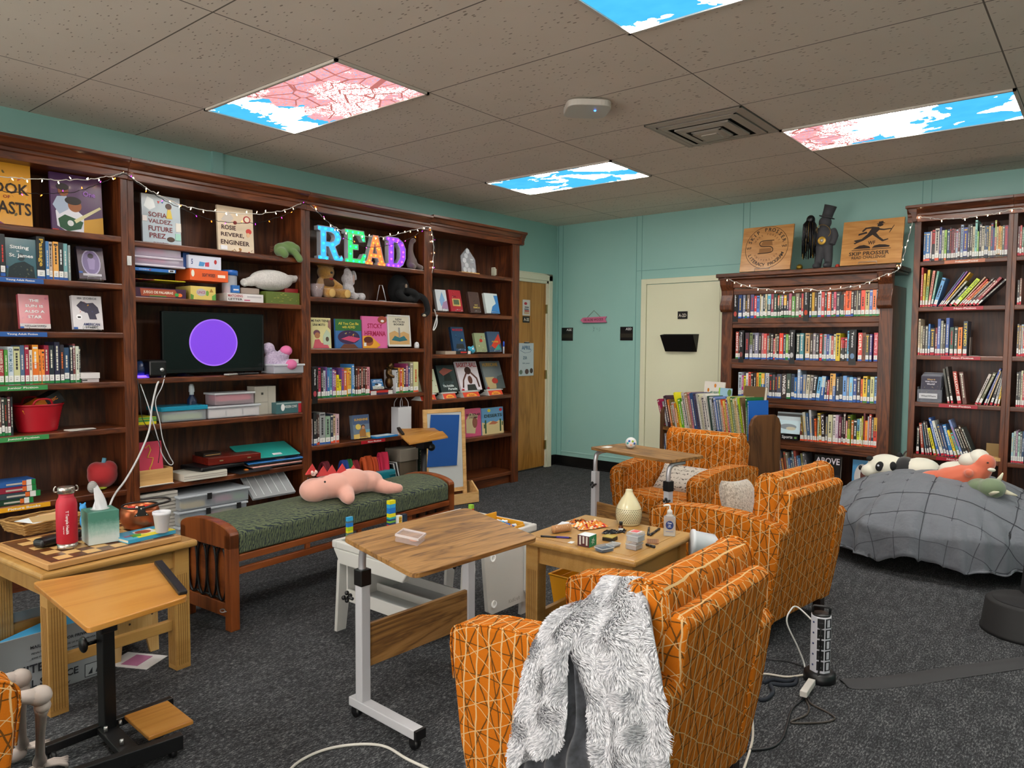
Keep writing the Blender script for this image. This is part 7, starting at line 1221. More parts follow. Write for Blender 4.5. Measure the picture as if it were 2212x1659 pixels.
# ---------------------------------------------------------------- white play table
PX0, PY0, PZ = 2.09, 2.16, .44; PL, PWd = .90, .56
t = thing('play_table', 'white plastic play table with grey brick plates, hanging panel and lower tray', 'play table', (PX0, PY0, 0)); WP = M('c8c8c4', .35)
q = MB(); q.b2((0, 0, PZ-.03), (.03, PL, PZ+.008), WP); q.b2((PWd-.03, 0, PZ-.03), (PWd, PL, PZ+.008), WP); q.b2((.03, 0, PZ-.03), (PWd-.03, .03, PZ+.008), WP); q.b2((.03, PL-.03, PZ-.03), (PWd-.03, PL, PZ+.008), WP); q.b2((.03, PL*.48, PZ-.03), (PWd-.03, PL*.52, PZ+.004), WP); q.build('top_frame', t, .007, 2)
for y0, y1 in ((.03, PL*.48), (PL*.52, PL-.03)):
    q = MB(); q.b2((.03, y0, PZ-.012), (PWd-.03, y1, PZ-.004), M('6a7078', .5)); nx, ny = 26, 19
    for i in range(nx):
        for j in range(ny): q.box((.045+i*(PWd-.09)/(nx-1), y0+.015+j*(y1-y0-.03)/(ny-1), PZ-.003), (.009, .009, .003), M('747a82', .5))
    q.build('brick_plate', t)
for y in (0.0, PL-.05):
    q = MB(); q.add([(0.01, y, PZ-.03), (PWd-.01, y, PZ-.03), (PWd-.06, y, PZ-.10), (.06, y, PZ-.10), (.01, y+.04, PZ-.03), (PWd-.01, y+.04, PZ-.03), (PWd-.06, y+.04, PZ-.10), (.06, y+.04, PZ-.10)], [(3, 2, 1, 0), (4, 5, 6, 7), (0, 1, 5, 4), (1, 2, 6, 5), (2, 3, 7, 6), (3, 0, 4, 7)], WP); q.build('end_bracket', t, .006)
for x, y, sx in ((.04, .06, -1), (PWd-.04, .36, 1), (.04, PL-.09, -1), (PWd-.04, PL-.09, 1)):
    q = MB(frame((x+sx*.03, y, 0), (0, 1, 0), (0, 0, 1)) if sx > 0 else frame((x+sx*.03+.0, y, 0), (0, 1, 0), (0, 0, 1)))
    q.prism([(-.055, .0), (.0, .0), (.045, PZ-.12), (.04, PZ-.07), (.015, PZ-.045), (-.02, PZ-.06), (-.035, PZ-.10)], .02, WP); q.lathe([(.018, .02), (.018, .026), (.012, .026), (.012, .023), (0, .023)], WP, (.005, PZ-.085, 0), 20); q.build('leg', t, .003)
q = MB(frame((PWd+.012, .47, 0), (0, 1, 0), (0, 0, 1))); q.prism([(.0, .10), (.03, .08), (.33, .08), (.33, .40), (.0, .42), (-.03, .38)], .022, WP); [q.lathe([(.018, .022), (.018, .028), (.013, .028), (.013, .025), (0, .025)], WP, (x, y, 0), 20) for x, y in ((.03, .36), (.04, .13), (.30, .14), (.30, .37))]; q.text('KidKraft', .02, M('a4a4a0'), T(.2, .11, .0225), w=.09); q.build('hanging_panel', t, .004)
q = MB(frame((PWd+.034, .76, 0), (0, 1, 0), (0, 0, 1))); q.prism([(-.02, .14), (.0, .11), (.03, .11), (.045, .14), (.045, .40), (-.02, .40)], .018, WP); q.build('folded_leg', t, .005)
q = MB(); z = .15; q.b2((.07, .05, z), (PWd-.03, .40, z+.006), M('b0b4b4', .4)); q.b2((.07, .04, z), (PWd-.03, .05, z+.06), WP); q.b2((.07, .40, z), (PWd-.03, .41, z+.05), WP); q.b2((.06, .04, z), (.07, .41, z+.24), WP); q.b2((PWd-.03, .04, z), (PWd-.02, .41, z+.045), WP); q.b2((.07, .22, z+.006), (PWd-.03, .23, z+.045), WP); q.build('lower_tray', t, .002)
# brick towers and bins on it
def bricks(lab, px, py, cols, w_=.032, d=.016, bh=.0096, z=PZ):
    p = at_z(px, py, z); t = thing('brick_tower', lab, 'toy brick tower', (p.x, p.y, z), 0, 'towers of toy bricks')
    for k, c in enumerate(cols): q = MB(); q.b2((-d/2, -w_/2, k*bh*1.0+.0003), (d/2, w_/2, (k+1)*bh), M(c, .3)); [q.cyl((0, s*w_/4, (k+1)*bh), (0, s*w_/4, (k+1)*bh+.0018), .0024, M(c, .3), 8) for s in (-1, 1)]; q.build('brick', t)
bricks('slim striped toy brick tower at the near corner of the play table', 755, 1163, ['60a830', '60a830', '506870', 'd8c828', 'a0c020', 'a0c020', '1c70c0', '1c70c0', '506870', '38a0d0', '38a0d0'], z=PZ+.008)
bricks('taller striped toy brick tower beside the brick door', 845, 1140, ['14386a', 'b02828', '14386a', '70a830', '14386a', '28a0a0', 'd8d020', 'd8d020', '1c70c0', '1c70c0', '1c70c0', '38a0d0', '38a0d0', 'd8d020', 'd8d020'], .04, .024, z=PZ)
p = at_z(862, 1138, PZ); q = MB(); q.b2((-.012, -.028, 0), (.012, .0, .06), M('e0e0dc', .3)); q.b2((.0121, -.024, .004), (.0135, -.004, .056), M('d8a81c', .3)); [q.b2((.0135, -.022+i*.009, .03+j*.011), (.0142, -.016+i*.009, .038+j*.011), M('8a5a18')) for i in range(2) for j in range(2)]; q.b2((-.012, .005, 0), (.012, .034, .062), M('1c2c3c', .3)); tag(q.build('toy_door'), 'yellow toy brick door and a dark blue one beside the tall tower', 'toy bricks').location = (p.x, p.y+.012, PZ)
p = at_z(1012, 1108, PZ); q = MB(); q.b2((-.02, -.03, 0), (.02, .03, .01), M('5a1c1c')); q.b2((-.02, -.04, .01), (.0, -.01, .025), M('1c4ca8')); q.b2((-.01, .01, .01), (.015, .03, .022), M('c82828')); q.b2((-.01, .01, .022), (.015, .03, .045), M('90c038')); tag(q.build('toy_bricks'), 'small red, blue and green brick build at the far end of the play table', 'toy bricks').location = (p.x, p.y, PZ)
p = at_z(1078, 1140, PZ); YB = M('d8981c', .4); t = thing('brick_bin', 'open yellow bin full of toy bricks on the play table', 'bin', (p.x, p.y, PZ-.03)); q = MB(); q.b2((-.1, -.09, .001), (-.092, .09, .085), YB); q.b2((.092, -.09, .001), (.1, .09, .05), YB); q.b2((-.092, -.09, .001), (.092, -.082, .06), YB); q.b2((-.092, .082, .001), (.092, .09, .06), YB); q.b2((-.092, -.082, .001), (.092, .082, .008), YB); q.build('bin_body', t, .003)
q = MB(); RB_ = random.Random(11)
for k in range(90): q.box((0, 0, 0), (.028, .014, .011), M(RB_.choice(['c83020', 'e0e0e0', '38a0d0', 'd8c820', '1c50a8', 'e87820', '4a9a38', 'd8d8d8']), .35), T(RB_.uniform(-.08, .08), RB_.uniform(-.07, .07), RB_.uniform(.015, .05)) @ RZ(RB_.random()*3) @ RX(RB_.random()*.8))
o_ = q.build('brick_heap'); o_.location = (p.x, p.y, PZ-.03); tag(o_, 'loose jumble of coloured toy bricks inside the yellow bin', 'toy bricks'); o_['kind'] = 'stuff'
# clear box on the tilted oak table
F = T(2.873, 1.711, .70) @ RZ(-.04) @ RY(.14) @ T(.15, .10, .0008) @ RZ(.45); t = thing('plastic_box', 'small clear empty bead box on the tilted oak table', 'plastic box', (0, 0, 0)); q = MB(F); q.b2((-.045, -.035, 0), (.045, .035, .026), M('c8b8b8', .1, alpha=.28)); q.build('box_body', t, .004); q = MB(F)
for lo, hi in (((-.046, -.036, .022), (.046, -.033, .03)), ((-.046, .033, .022), (.046, .036, .03)), ((-.046, -.036, .022), (-.043, .036, .03)), ((.043, -.036, .022), (.046, .036, .03))): q.b2(lo, hi, M('d8d0d0', .15, alpha=.7))
q.ell((.01, .005, .004), (.015, .01, .002), M('c88868')); q.build('lid_rim', t)
# yellow trash bin
t = thing('waste_bin', 'yellow plastic waste bin under the small tan table', 'bin', (3.06, 2.97, 0), .0); q = MB(); YW = M('d89408', .45); a_, b_, h_ = .13, .18, .30
q.add([(-a_*.75, -b_*.8, .001), (a_*.75, -b_*.8, .001), (a_*.75, b_*.8, .001), (-a_*.75, b_*.8, .001), (-a_, -b_, h_), (a_, -b_, h_), (a_, b_, h_), (-a_, b_, h_)], [(3, 2, 1, 0), (0, 1, 5, 4), (1, 2, 6, 5), (2, 3, 7, 6), (3, 0, 4, 7)], YW); o_ = q.build('bin_body', t); o_.modifiers.new('s', 'SOLIDIFY').thickness = .003
q = MB(); q.tube([(-a_, -b_, h_), (a_, -b_, h_), (a_, b_, h_), (-a_, b_, h_)], .006, YW, 6, closed=True); q.tube([(-a_*.97, -b_*.97, h_-.03), (a_*.97, -b_*.97, h_-.03), (a_*.97, b_*.97, h_-.03), (-a_*.97, b_*.97, h_-.03)], .003, YW, 6, closed=True); q.build('rim', t)
# ---------------------------------------------------------------- things on the small tan table
ZS = .5535
def ps(px, py, z=ZS): p = at_z(px, py, z); return (p.x, p.y, z)
t = thing('oil_diffuser', 'cream ceramic bulb diffuser pierced with small holes', 'diffuser', ps(1358, 1132)); CM = M('c8c09c', .25, coat=.6)
prof = [(.052, .001), (.058, .008), (.064, .03), (.066, .055), (.063, .075), (.053, .098), (.038, .122), (.024, .142), (.018, .156), (.018, .163), (.013, .163), (.010, .15)]
MB().lathe([(p[0]*.93, p[1]) for p in bez([(a, b, 0) for a, b in prof], 3)], CM, n=36).build('body', t)
q = MB()
for j in range(9):
    z = .016+j*.0075; r_ = np.interp(z, [p[1] for p in prof[:6]], [p[0] for p in prof[:6]])*.93
    for i in range(36): a_ = 2*pi*(i+.5*(j % 2))/36; q.box((r_+.0002, 0, z), (.0012, .0048, .0034), M('4a4434', .8), RZ(a_))
q.build('pierced_holes', t)
t = thing('sanitizer_bottle', 'clear pump bottle of hand sanitiser with a round blue label', 'bottle', ps(1446, 1158)); va2 = math.atan2(CAM.y-t.location.y, CAM.x-t.location.x)
q = MB(RZ(va2)); CLR = M('c0c4c4', .05, alpha=.42); q.box((0, 0, .045), (.026, .052, .088), CLR); q.lathe([(.022, .089), (.014, .098), (.011, .102)], CLR, n=16); q.build('bottle_body', t, .006, 3)
q = MB(RZ(va2) @ frame((.0135, 0, .052), (0, 1, 0), (0, 0, 1))); q.prism([(.017*cos(a), .019*sin(a)) for a in [2*pi*k/28 for k in range(28)]], .0006, M('14306a')); q.text('Cien', .01, M('e0e4e8'), T(0, .009, .0008), w=.017); q.text('wash\nhand\nsanitizer', .004, M('c8ccd8'), T(0, -.004, .0008), w=.016); q.b2((-.016, -.03, 0), (.016, -.027, .0006), M('5a6a8a')); q.build('label', t)
q = MB(RZ(va2)); q.lathe([(.011, .10), (.011, .114), (.006, .118), (.004, .122), (.004, .134)], M('d0d0cc', .3, alpha=.85), n=16); q.tube([(.0, 0, .134), (.0, -.004, .138), (-.0, -.022, .137), (0, -.027, .133)], .004, M('d0d0cc', .3), 8); q.build('pump', t)
def cbox(lab, px, py, w_, d, h_, rz, col, inner, z=ZS, lidz=.6, art_=None, nm='clear_box'):
    t = thing(nm, lab, 'plastic box', ps(px, py, z), rz, 'clear lidded boxes on the craft table'); q = MB(); q.box((0, 0, h_/2+.0005), (d, w_, h_), M(col, .12, alpha=.38)); q.build('box_body', t, .003)
    q = MB(); [q.b2(a, b, M('d0d4d8', .15, alpha=.75)) for a, b in (((-d/2-.001, -w_/2-.001, h_*lidz), (d/2+.001, -w_/2+.0005, h_*lidz+.004)), ((-d/2-.001, w_/2-.0005, h_*lidz), (d/2+.001, w_/2+.001, h_*lidz+.004)), ((d/2-.0005, -w_/2, h_*lidz), (d/2+.001, w_/2, h_*lidz+.004)))]; q.build('lid_seam', t)
    q = MB(); q.box((0, 0, h_*.3), (d*.86, w_*.86, h_*.5), M(inner, .6)); q.build('contents', t)
    if art_: q = MB(T(0, 0, h_+.001) @ Matrix(((0, -1, 0, 0), (1, 0, 0, 0), (0, 0, 1, 0), (0, 0, 0, 1)))); q.b2((-w_*.36, -d*.36, 0), (w_*.36, d*.36, .0006), M('c8ccd0')); q.b2((-w_*.3, -d*.28, .0006), (w_*.3, d*.28, .001), M('c04848')); q.build('paper_label', t)
cbox('lower clear box of the short stack beside the sanitiser', 1370, 1185, .058, .05, .034, .0, 'c0c0c4', 'a89c98')
cbox('upper clear box with a red printed label on the short stack', 1373, 1168, .058, .056, .038, .0, 'c0c4c8', 'b0b4b8', ZS+.035, art_=True)
cbox('flat clear box holding a dark pad at the near edge of the craft table', 1305, 1190, .062, .05, .022, -.3, '8a98a8', '1c2430')
cbox('flat clear box tucked behind the dark pad box', 1325, 1180, .05, .04, .014, 0, 'b8bcc0', '8a8a88')
x, y, z = ps(1323, 1170); t = thing('ink_pad', 'black based pad with a gold dotted top', 'pad', (x-.02, y+.012, z), .1); MB().box((0, 0, .008), (.05, .05, .015), M('14100c', .4)).build('base', t, .002); MB().box((0, 0, .0175), (.048, .048, .004), M('a08c3c', .6)).build('pad_top', t, .001)
x, y, z = ps(1268, 1178); t = thing('paper_cube_box', 'small maroon, green and white cube box with leaf drawings', 'box', (x, y, z), .05); q = MB(); q.box((0, 0, .024), (.055, .058, .047), M('d0d4d8', .5)); q.b2((.0276, -.03, .001), (.0285, .0295, .047), M('14744a')); q.b2((-.0285, -.0298, .001), (.0285, -.0288, .047), M('4a1c20'))
for k in range(6): a_ = k*pi/3+.2; q.box((.0288, .008*cos(a_)*1.4, .023+.009*sin(a_)*1.3), (.0006, .012, .004), M('c8ccc4'), None) if 0 else q.prism([(cos(a_)*.004+.0025*cos(a_+pi/2), sin(a_)*.004+.0025*sin(a_+pi/2)), (cos(a_)*.016, sin(a_)*.016), (cos(a_)*.004-.0025*cos(a_+pi/2), sin(a_)*.004-.0025*sin(a_+pi/2))], .0005, M('c8ccc4'), frame((.0286, 0, .023), (0, 1, 0), (0, 0, 1)))
for k in range(3): q.b2((-.02+k*.016, -.0305, .008+.006*(k % 2)), (-.012+k*.016, -.0297, .044), M('c8c4bc'))
q.build('carton', t, .0008)
x, y, z = ps(1213, 1150); t = thing('cookie_pack', 'clear wrapped roll of round tan wafers', 'cookies', (x, y, z), 1.2); q = MB()
for k in range(18): q.cyl((-.045+k*.005, 0, .0185), (-.0412+k*.005, 0, .0185), .0165, M('a86828' if k % 2 else 'b8782e', .7), 18)
q.build('wafers', t); MB().lathe([(.004, -.062), (.012, -.056), (.0185, -.048), (.0185, .046), (.012, .054), (.004, .06)], M('d8c0a0', .08, alpha=.22), (0, 0, 0), 20, T(0, 0, .0187) @ RY(pi/2)).build('wrapper', t)
def crumple(lab, px, py, w_, d, h_, rz, cols, seed, nm='sweet_bag'):
    R_ = random.Random(seed); ph = [R_.random()*6 for _ in range(8)]; x, y, z = ps(px, py); q = MB(T(x, y, z) @ RZ(rz)); m = [M(c, .25) for c in cols]
    def f(u, v): r_ = min(1, 4*min(u, 1-u, v, 1-v)+.15); return ((u-.5)*w_, (v-.5)*d+.006*sin(u*9+ph[0]), .002+h_*r_*(.55+.25*sin(u*13+ph[1])*sin(v*11+ph[2])+.2*sin(u*29+v*17+ph[3])))
    nu, nv = 20, 14; vs = [f(i/nu, j/nv) for j in range(nv+1) for i in range(nu+1)]
    for j in range(nv):
        for i in range(nu): a_ = j*(nu+1)+i; o = len(q.v); q.add([vs[a_], vs[a_+1], vs[a_+nu+2], vs[a_+nu+1]], [(0, 1, 2, 3)], m[(i//4+j//3*2+int(3*sin(i*.7+j))) % len(m)])
    return tag(q.build(nm), lab, 'packet')
crumple('open orange sweet wrapper with gold and red print on the craft table', 1275, 1138, .10, .16, .03, -.35, ['d8641c', 'c87828', 'd8a040', 'a82020', 'd8c8a0'], 5)
crumple('black crumpled wrapper between the orange wrapper and gold pad', 1320, 1152, .035, .08, .016, -.5, ['0c0c0e', '18181c'], 8, 'wrapper')
crumple('black wrapper twist behind the stacked clear boxes', 1345, 1148, .03, .06, .012, .4, ['0c0c0e', '1c1c20'], 9, 'wrapper')
crumple('small dark orange folded packet beside the wafer roll', 1250, 1130, .03, .08, .02, -.6, ['8a4818', '2c1810', 'd87830'], 12, 'wrapper')
x, y, z = ps(1341, 1148); t = thing('oil_bottle', 'tiny brown glass dropper bottle with a black cap', 'bottle', (x, y, z)); MB().lathe([(.009, .001), (.0105, .003), (.0105, .022), (.006, .028), (.006, .031)], M('5a2c10', .15), n=16).build('glass', t); MB().lathe([(.0108, .004), (.0108, .016)], M('c8ccc8'), n=16).build('label', t); MB().lathe([(.0075, .030), (.0085, .031), (.0085, .043), (.008, .045), (0, .045)], M('101010', .35), n=16).build('cap', t)
def pen(lab, pa, pb, col, col2, r_=.004, z=ZS, nm='pen'):
    a = at_z(*pa, z+r_); b = at_z(*pb, z+r_); q = MB(); d = b-a; q.cyl(a, a+d*.5, r_, M(col, .35), 10); q.cyl(a+d*.5, a+d*.9, r_*1.15, M(col2, .4), 10); q.cyl(a+d*.9, b, r_, M('1c1c20'), 10, r_*.15); return tag(q.build(nm), lab, 'pen')
pen('purple and black pen lying at the left of the craft table', (1168, 1158), (1236, 1162), '1c1c24', '3c2c80')
pen('thick black marker right of the stacked boxes', (1424, 1142), (1403, 1157), '101012', '101012', .005); pen('black marker beside the printed card', (1396, 1176), (1416, 1182), '101012', '1c1c1e', .005); pen('black capped pen beside the thick marker', (1402, 1140), (1400, 1156), '101012', '101012', .0045)
x, y, z = ps(1410, 1170); q = MB(T(x, y, z+.0008) @ RZ(.5)); q.box((0, 0, .001), (.05, .07, .002), M('8a5c38', .7)); [q.box((-.018+k*.008, 0, .0022), (.002, .05, .0004), M('2c1c10')) for k in range(5)]; tag(q.build('printed_card'), 'brown printed card behind the black marker', 'card')
x, y, z = ps(1240, 1140); q = MB(T(x-.06, y+.02, z) @ RZ(.3)); q.box((0, 0, .0012), (.07, .10, .001), M('d0d4dc')); tag(q.build('paper_sheet'), 'white paper under the wafer roll and orange wrapper', 'paper')
x, y, z = ps(1234, 1172); q = MB(T(x, y, z) @ RZ(.1)); q.box((0, 0, .001), (.02, .03, .001), M('d0d4d8')); tag(q.build('paper_scrap'), 'little white paper scrap left of the cube box', 'paper')
# white bucket lid thing leaning between armchair and table
p = at_z(1492, 1172, .53); t = thing('white_container', 'white plastic tub on its side between the craft table and near armchair', 'tub', (p.x, p.y, .53), .6); q = MB(RY(pi/2+.1)); q.lathe([(.058, 0), (.06, .004), (.06, .014), (.054, .018), (.048, .10), (.03, .115), (0, .118)], M('c4c8cc', .3), n=28); q.build('tub_body', t)
# puzzle ball on the far table
p = at_z(1363, 962, .74); t = thing('puzzle_ball', 'white puzzle ball with blue and green dots on the far oak table', 'ball', (p.x+.0, p.y, .7205)); q = MB(); q.ell((0, 0, .036), (.036, .036, .036), M('d0d0d0', .4), None, 28, 18); q.build('shell', t)
dd = (CAM-Vector((p.x, p.y, .75))).normalized(); s1 = dd.cross(Vector((0, 0, 1))).normalized(); s2 = s1.cross(dd)
q = MB()
for a_, b_, c in ((-.35, .35, '1c60c0'), (.35, .3, '90b020'), (0, -.45, 'e0a888'), (-.75, -.1, '30a0a0'), (.8, -.15, '3060b0')): v_ = (dd+s1*-a_+s2*b_).normalized(); q.ell(Vector((0, 0, .036))+v_*.0335, (.008, .008, .008), M(c, .3), None, 12, 8)
q.build('coloured_dots', t)
q = MB(); p = at_z(1312, 966, .7205); q.box((0, 0, .001), (.05, .07, .0015), M('d4d4d0')); tag(q.build('paper_scrap'), 'white scrap at the left corner of the far oak table', 'paper').location = (p.x, p.y, .7205)
# ---------------------------------------------------------------- easel and reading desk
t = thing('easel', 'child sized wooden easel with a white board and a blue sheet', 'easel', (0, 0, 0)); PN = wood('light_pine', '', '', '')
A0 = at_x(919, 1070, .52); A1 = at_x(1011, 1070, .62); A0 = Vector((.50, at_x(921, 1000, .50).y, 0)); A1 = Vector((.60, at_x(1010, 1000, .60).y, 0)); dv_ = (A1-A0); ew = dv_.length; dvn = dv_.normalized(); nv_ = Vector((dvn.y, -dvn.x, 0))
topz = at_x(965, 882, .5).z; upv = (Vector((0, 0, 1))*1-nv_*.06); F = frame((A0.x, A0.y, 0), dvn, upv); eh = topz; q = MB(F)
q.b2((0, .05, -.02), (.035, eh, 0), PN); q.b2((ew-.035, .05, -.02), (ew, eh, 0), PN); q.b2((.035, eh-.035, -.02), (ew-.035, eh, 0), PN); q.b2((.035, .10, -.02), (ew-.035, .135, 0), PN); q.build('frame', t, .002)
MB(F).b2((.035, .135, -.012), (ew-.035, eh-.035, -.006), M('c4c8c8', .25)).build('whiteboard', t)
q = MB(F); q.prism([(-.05, .0), (ew+.06, .0), (ew+.06, .09), (-.05, .09)], .016, PN, z0=.08); q.b2((-.05, 0.0, -.02), (ew+.05, .012, .08), PN)
q.build('tray', t, .002); q = MB(F @ Matrix(((0, 0, 1, ew+.045), (0, 1, 0, 0), (-1, 0, 0, 0), (0, 0, 0, 1)))); q.prism([(-.095, 0), (.14, 0), (.14, .10), (.06, .17), (-.0, .18), (-.095, .1)], .015, PN); q.build('side_foot', t, .002)
q = MB(F); b0 = .215; q.prism([(ew*.17+.0, eh-.045), (ew*.86, eh-.06), (ew*.76, eh-.50), (ew*.04, eh-.49)], .003, M('0c4c94', .75)); tag(q.build('blue_sheet'), 'deep blue foam sheet hung on the white easel board', 'sheet')
t = thing('reading_desk', 'honey wood two piece tilting desk on a black post in front of the easel', 'desk', (0, 0, 0)); Zr = .84; DX = .95
c0 = at_x(910, 940, .90); P4 = [at_x(*p, X) for p, X in (((858, 926), .75), ((880, 957), 1.02), ((967, 944), 1.02), ((950, 930), .86))]
q = MB()
def slab(q, ps_, th, m): n = len(ps_); q.add([tuple(p) for p in ps_]+[(p[0], p[1], p[2]-th) for p in ps_], [tuple(range(n)), tuple(reversed(range(n, 2*n)))]+[(i, i+n, (i+1) % n+n, (i+1) % n) for i in range(n)], m)
g = lambda px, py, X: tuple(at_x(px, py, X))
slab(q, [g(869, 944, .93), g(884, 958, 1.05), g(968, 943, 1.05), g(956, 931, .93), g(949, 931, .93)], .012, HONEY); q.build('front_flap', t, .002)
q = MB(); slab(q, [g(858, 926, .68), g(868, 944, .92), g(949, 931, .92), g(938, 924, .70)], .014, HONEY); q.build('back_flap', t, .002)
q = MB(); slab(q, [g(857, 923, .70), g(868, 937, .88), g(874, 936, .88), g(864, 922, .70)], .014, BLK); q.build('edge_stop', t, .003)
pc = at_x(916, 955, .86); q = MB(); q.cyl((pc.x, pc.y, .05), (pc.x, pc.y, pc.z-.03), .022, BLK, 12); q.box((pc.x, pc.y, pc.z-.02), (.09, .09, .05), BLK); q.ell((pc.x+.04, pc.y+.04, pc.z-.04), (.03, .03, .03), BLK); q.build('post', t)
q = MB(); q.b2((pc.x-.2, pc.y-.02, .025), (pc.x+.2, pc.y+.02, .05), BLK); q.b2((pc.x-.02, pc.y-.18, .025), (pc.x+.02, pc.y+.18, .05), BLK); [q.cyl((pc.x+dx_, pc.y+dy_-.01, .0125), (pc.x+dx_, pc.y+dy_+.01, .0125), .0125, BLK, 12) for dx_, dy_ in ((-.18, 0), (.18, 0), (0, -.16), (0, .16))]; q.build('base', t)
# ---------------------------------------------------------------- under the left table
def tote(lab, loc, rz, L_, W_, H_, nm):
    t = thing('postal_tote', lab, 'crate', loc, rz); PT = M('8e9498', .5); q = MB(); w2 = .006; f = .9
    for s in (-1, 1):
        q.add([(s*W_/2*f, -L_/2*f, .001), (s*W_/2*f, L_/2*f, .001), (s*W_/2, L_/2, H_), (s*W_/2, -L_/2, H_), (s*(W_/2*f-w2), -L_/2*f, .001), (s*(W_/2*f-w2), L_/2*f, .001), (s*(W_/2-w2), L_/2, H_), (s*(W_/2-w2), -L_/2, H_)], [(0, 1, 2, 3), (7, 6, 5, 4), (3, 2, 6, 7)], PT)
        q.add([(-W_/2*f, s*L_/2*f, .001), (W_/2*f, s*L_/2*f, .001), (W_/2, s*L_/2, H_), (-W_/2, s*L_/2, H_), (-W_/2*f, s*(L_/2*f-w2), .001), (W_/2*f, s*(L_/2*f-w2), .001), (W_/2, s*(L_/2-w2), H_), (-W_/2, s*(L_/2-w2), H_)], [(0, 1, 2, 3), (7, 6, 5, 4), (3, 2, 6, 7)], PT)
    q.b2((-W_/2*f, -L_/2*f, .001), (W_/2*f, L_/2*f, .006), PT)
    a_ = math.atan2(W_/2*(1-f), H_); F = frame((W_/2*f+.002, -L_/2*f, .0), (0, 1, 0), (sin(a_), 0, cos(a_))); q.X = F
    if nm:
        ww = L_*f; IK = M('20242c', .6)
        for tx, y, w_, h_, x in (('MAILING - NOT FOR PRIVATE USE', .80, .62, .05, .66), ('PENALTY FOR PRIVATE MISUSE OF POSTAL PROPERTY', .70, .6, .03, .66), ('$300 FINE AND/OR IMPRISONMENT (18 USC 1707)', .62, .6, .03, .66), ('UNITED STATES', .46, .8, .14, .55), ('POSTAL SERVICE', .22, .7, .12, .42), ('MAIL USE ONLY', .06, .4, .04, .5)): q.text(tx, .02, IK, T(ww*x, H_*y, .001), w=ww*w_, h=H_*h_)
        q.b2((ww*.83, H_*.04, 0), (ww*.985, H_*.26, .0006), IK); q.b2((ww*.835, H_*.05, .0006), (ww*.98, H_*.25, .001), M('9aa0a4')); q.prism([(ww*.86, H_*.08), (ww*.9, H_*.08), (ww*.9, H_*.18)], .0015, IK); q.prism([(ww*.93, H_*.08), (ww*.96, H_*.08), (ww*.955, H_*.22)], .0015, IK)
    q.build('crate_wall', t)
    return t
tote('grey corrugated UNITED STATES postal crate under the left table', (1.60, 1.04, 0), .03, .46, .32, .255, True)
for k, (c, z, dy, lab) in enumerate((('3c98c8', .17, 0, 'blue picture book lying in the grey postal crate'), ('8a2420', .15, .01, 'dark red book lying below the blue one in the crate'), ('1c2430', .128, -.01, 'black book lowest in the grey postal crate'))):
    q = MB(T(1.62, 1.03+dy, z) @ RX(.22)); q.b2((-.12, -.18, 0), (.11, .17, .016), M(c, .35)); q.b2((-.118, -.178, .002), (.112, .172, .014), M(PAGE)); 
    if k == 1: q.text('VERY GOOD GREAT BEAR', .01, M('c84030'), frame((.1125, 0, .008), (0, 1, 0), (0, 0, 1)), w=.2, h=.009)
    tag(q.build('book'), lab, 'book')
t = thing('step_stool', 'birch step stool with an oval hand slot behind the table leg', 'stool', (1.66, 1.41, 0), .05); BI = wood('light_birch', 'b89050', 'caa468', 'd4b47c', .45, 'z', 3, coat=.1)
q = MB(frame((0, -.10, 0), (0, 1, 0), (0, 0, 1))); q.prism([(0, 0), (.04, 0), (.05, .09), (.15, .09), (.17, 0), (.21, 0), (.205, .30), (.19, .315), (.02, .315), (.005, .30)], .016, BI); o1 = q.build('side_panel', t, .002)
q = MB(frame((-.22, -.10, 0), (0, 1, 0), (0, 0, 1))); q.prism([(0, 0), (.04, 0), (.05, .09), (.15, .09), (.17, 0), (.21, 0), (.205, .30), (.19, .315), (.02, .315), (.005, .30)], .016, BI); q.build('side_panel', t, .002)
MB().b2((-.205, -.095, .10), (.0, .1, .116), BI).b2((-.205, -.095, .295), (-.0, .10, .31), BI).build('tread', t, .002)
q = MB(frame((.0165, .02, .235), (0, 1, 0), (0, 0, 1))); q.prism([(.045*cos(a)+(.02 if cos(a) > 0 else -.02)-.0, .014*sin(a)) for a in [2*pi*k/24 for k in range(24)]], .0006, M('8a5c30', .7)); [q.prism([(x+.005*cos(a), y+.005*sin(a)) for a in [2*pi*k/10 for k in range(10)]], .0008, M('3a2c20')) for x, y in ((-.07, .03), (-.04, -.08), (.06, -.06))]; q.build('hand_slot', t)
q = MB(T(1.72, 1.40, .002) @ RZ(.5)); q.box((0, 0, 0), (.2, .14, .002), M('d4d4d4')); q.box((.0, 0, .002), (.08, .1, .001), M('a86a90')); tag(q.build('leaflet'), 'white leaflet with a pink print on the floor under the stool', 'paper')
q = MB(); c = at_z(52, 1292, .03); q.box((0, 0, .024), (.035, .03, .045), M('d0d4d8', .4)); o_ = tag(q.build('usb_charger', None, .004), 'white cube charger on the floor by the left table', 'charger'); o_.location = (1.36, 1.06, 0); c = Vector((1.36, 1.06, 0))
q = MB(); q.tube(bez([(c.x-.02, c.y, .01), (c.x+.04, c.y-.07, .004), (c.x-.05, c.y-.05, .004), (c.x-.02, c.y+.07, .004), (c.x+.05, c.y+.1, .004), (c.x+.06, c.y+.02, .004), (c.x-.01, c.y-.02, .006)]), .0025, M('c8ccd0', .4), 6); tag(q.build('cable'), 'thin white coiled cable around the cube charger', 'cable')
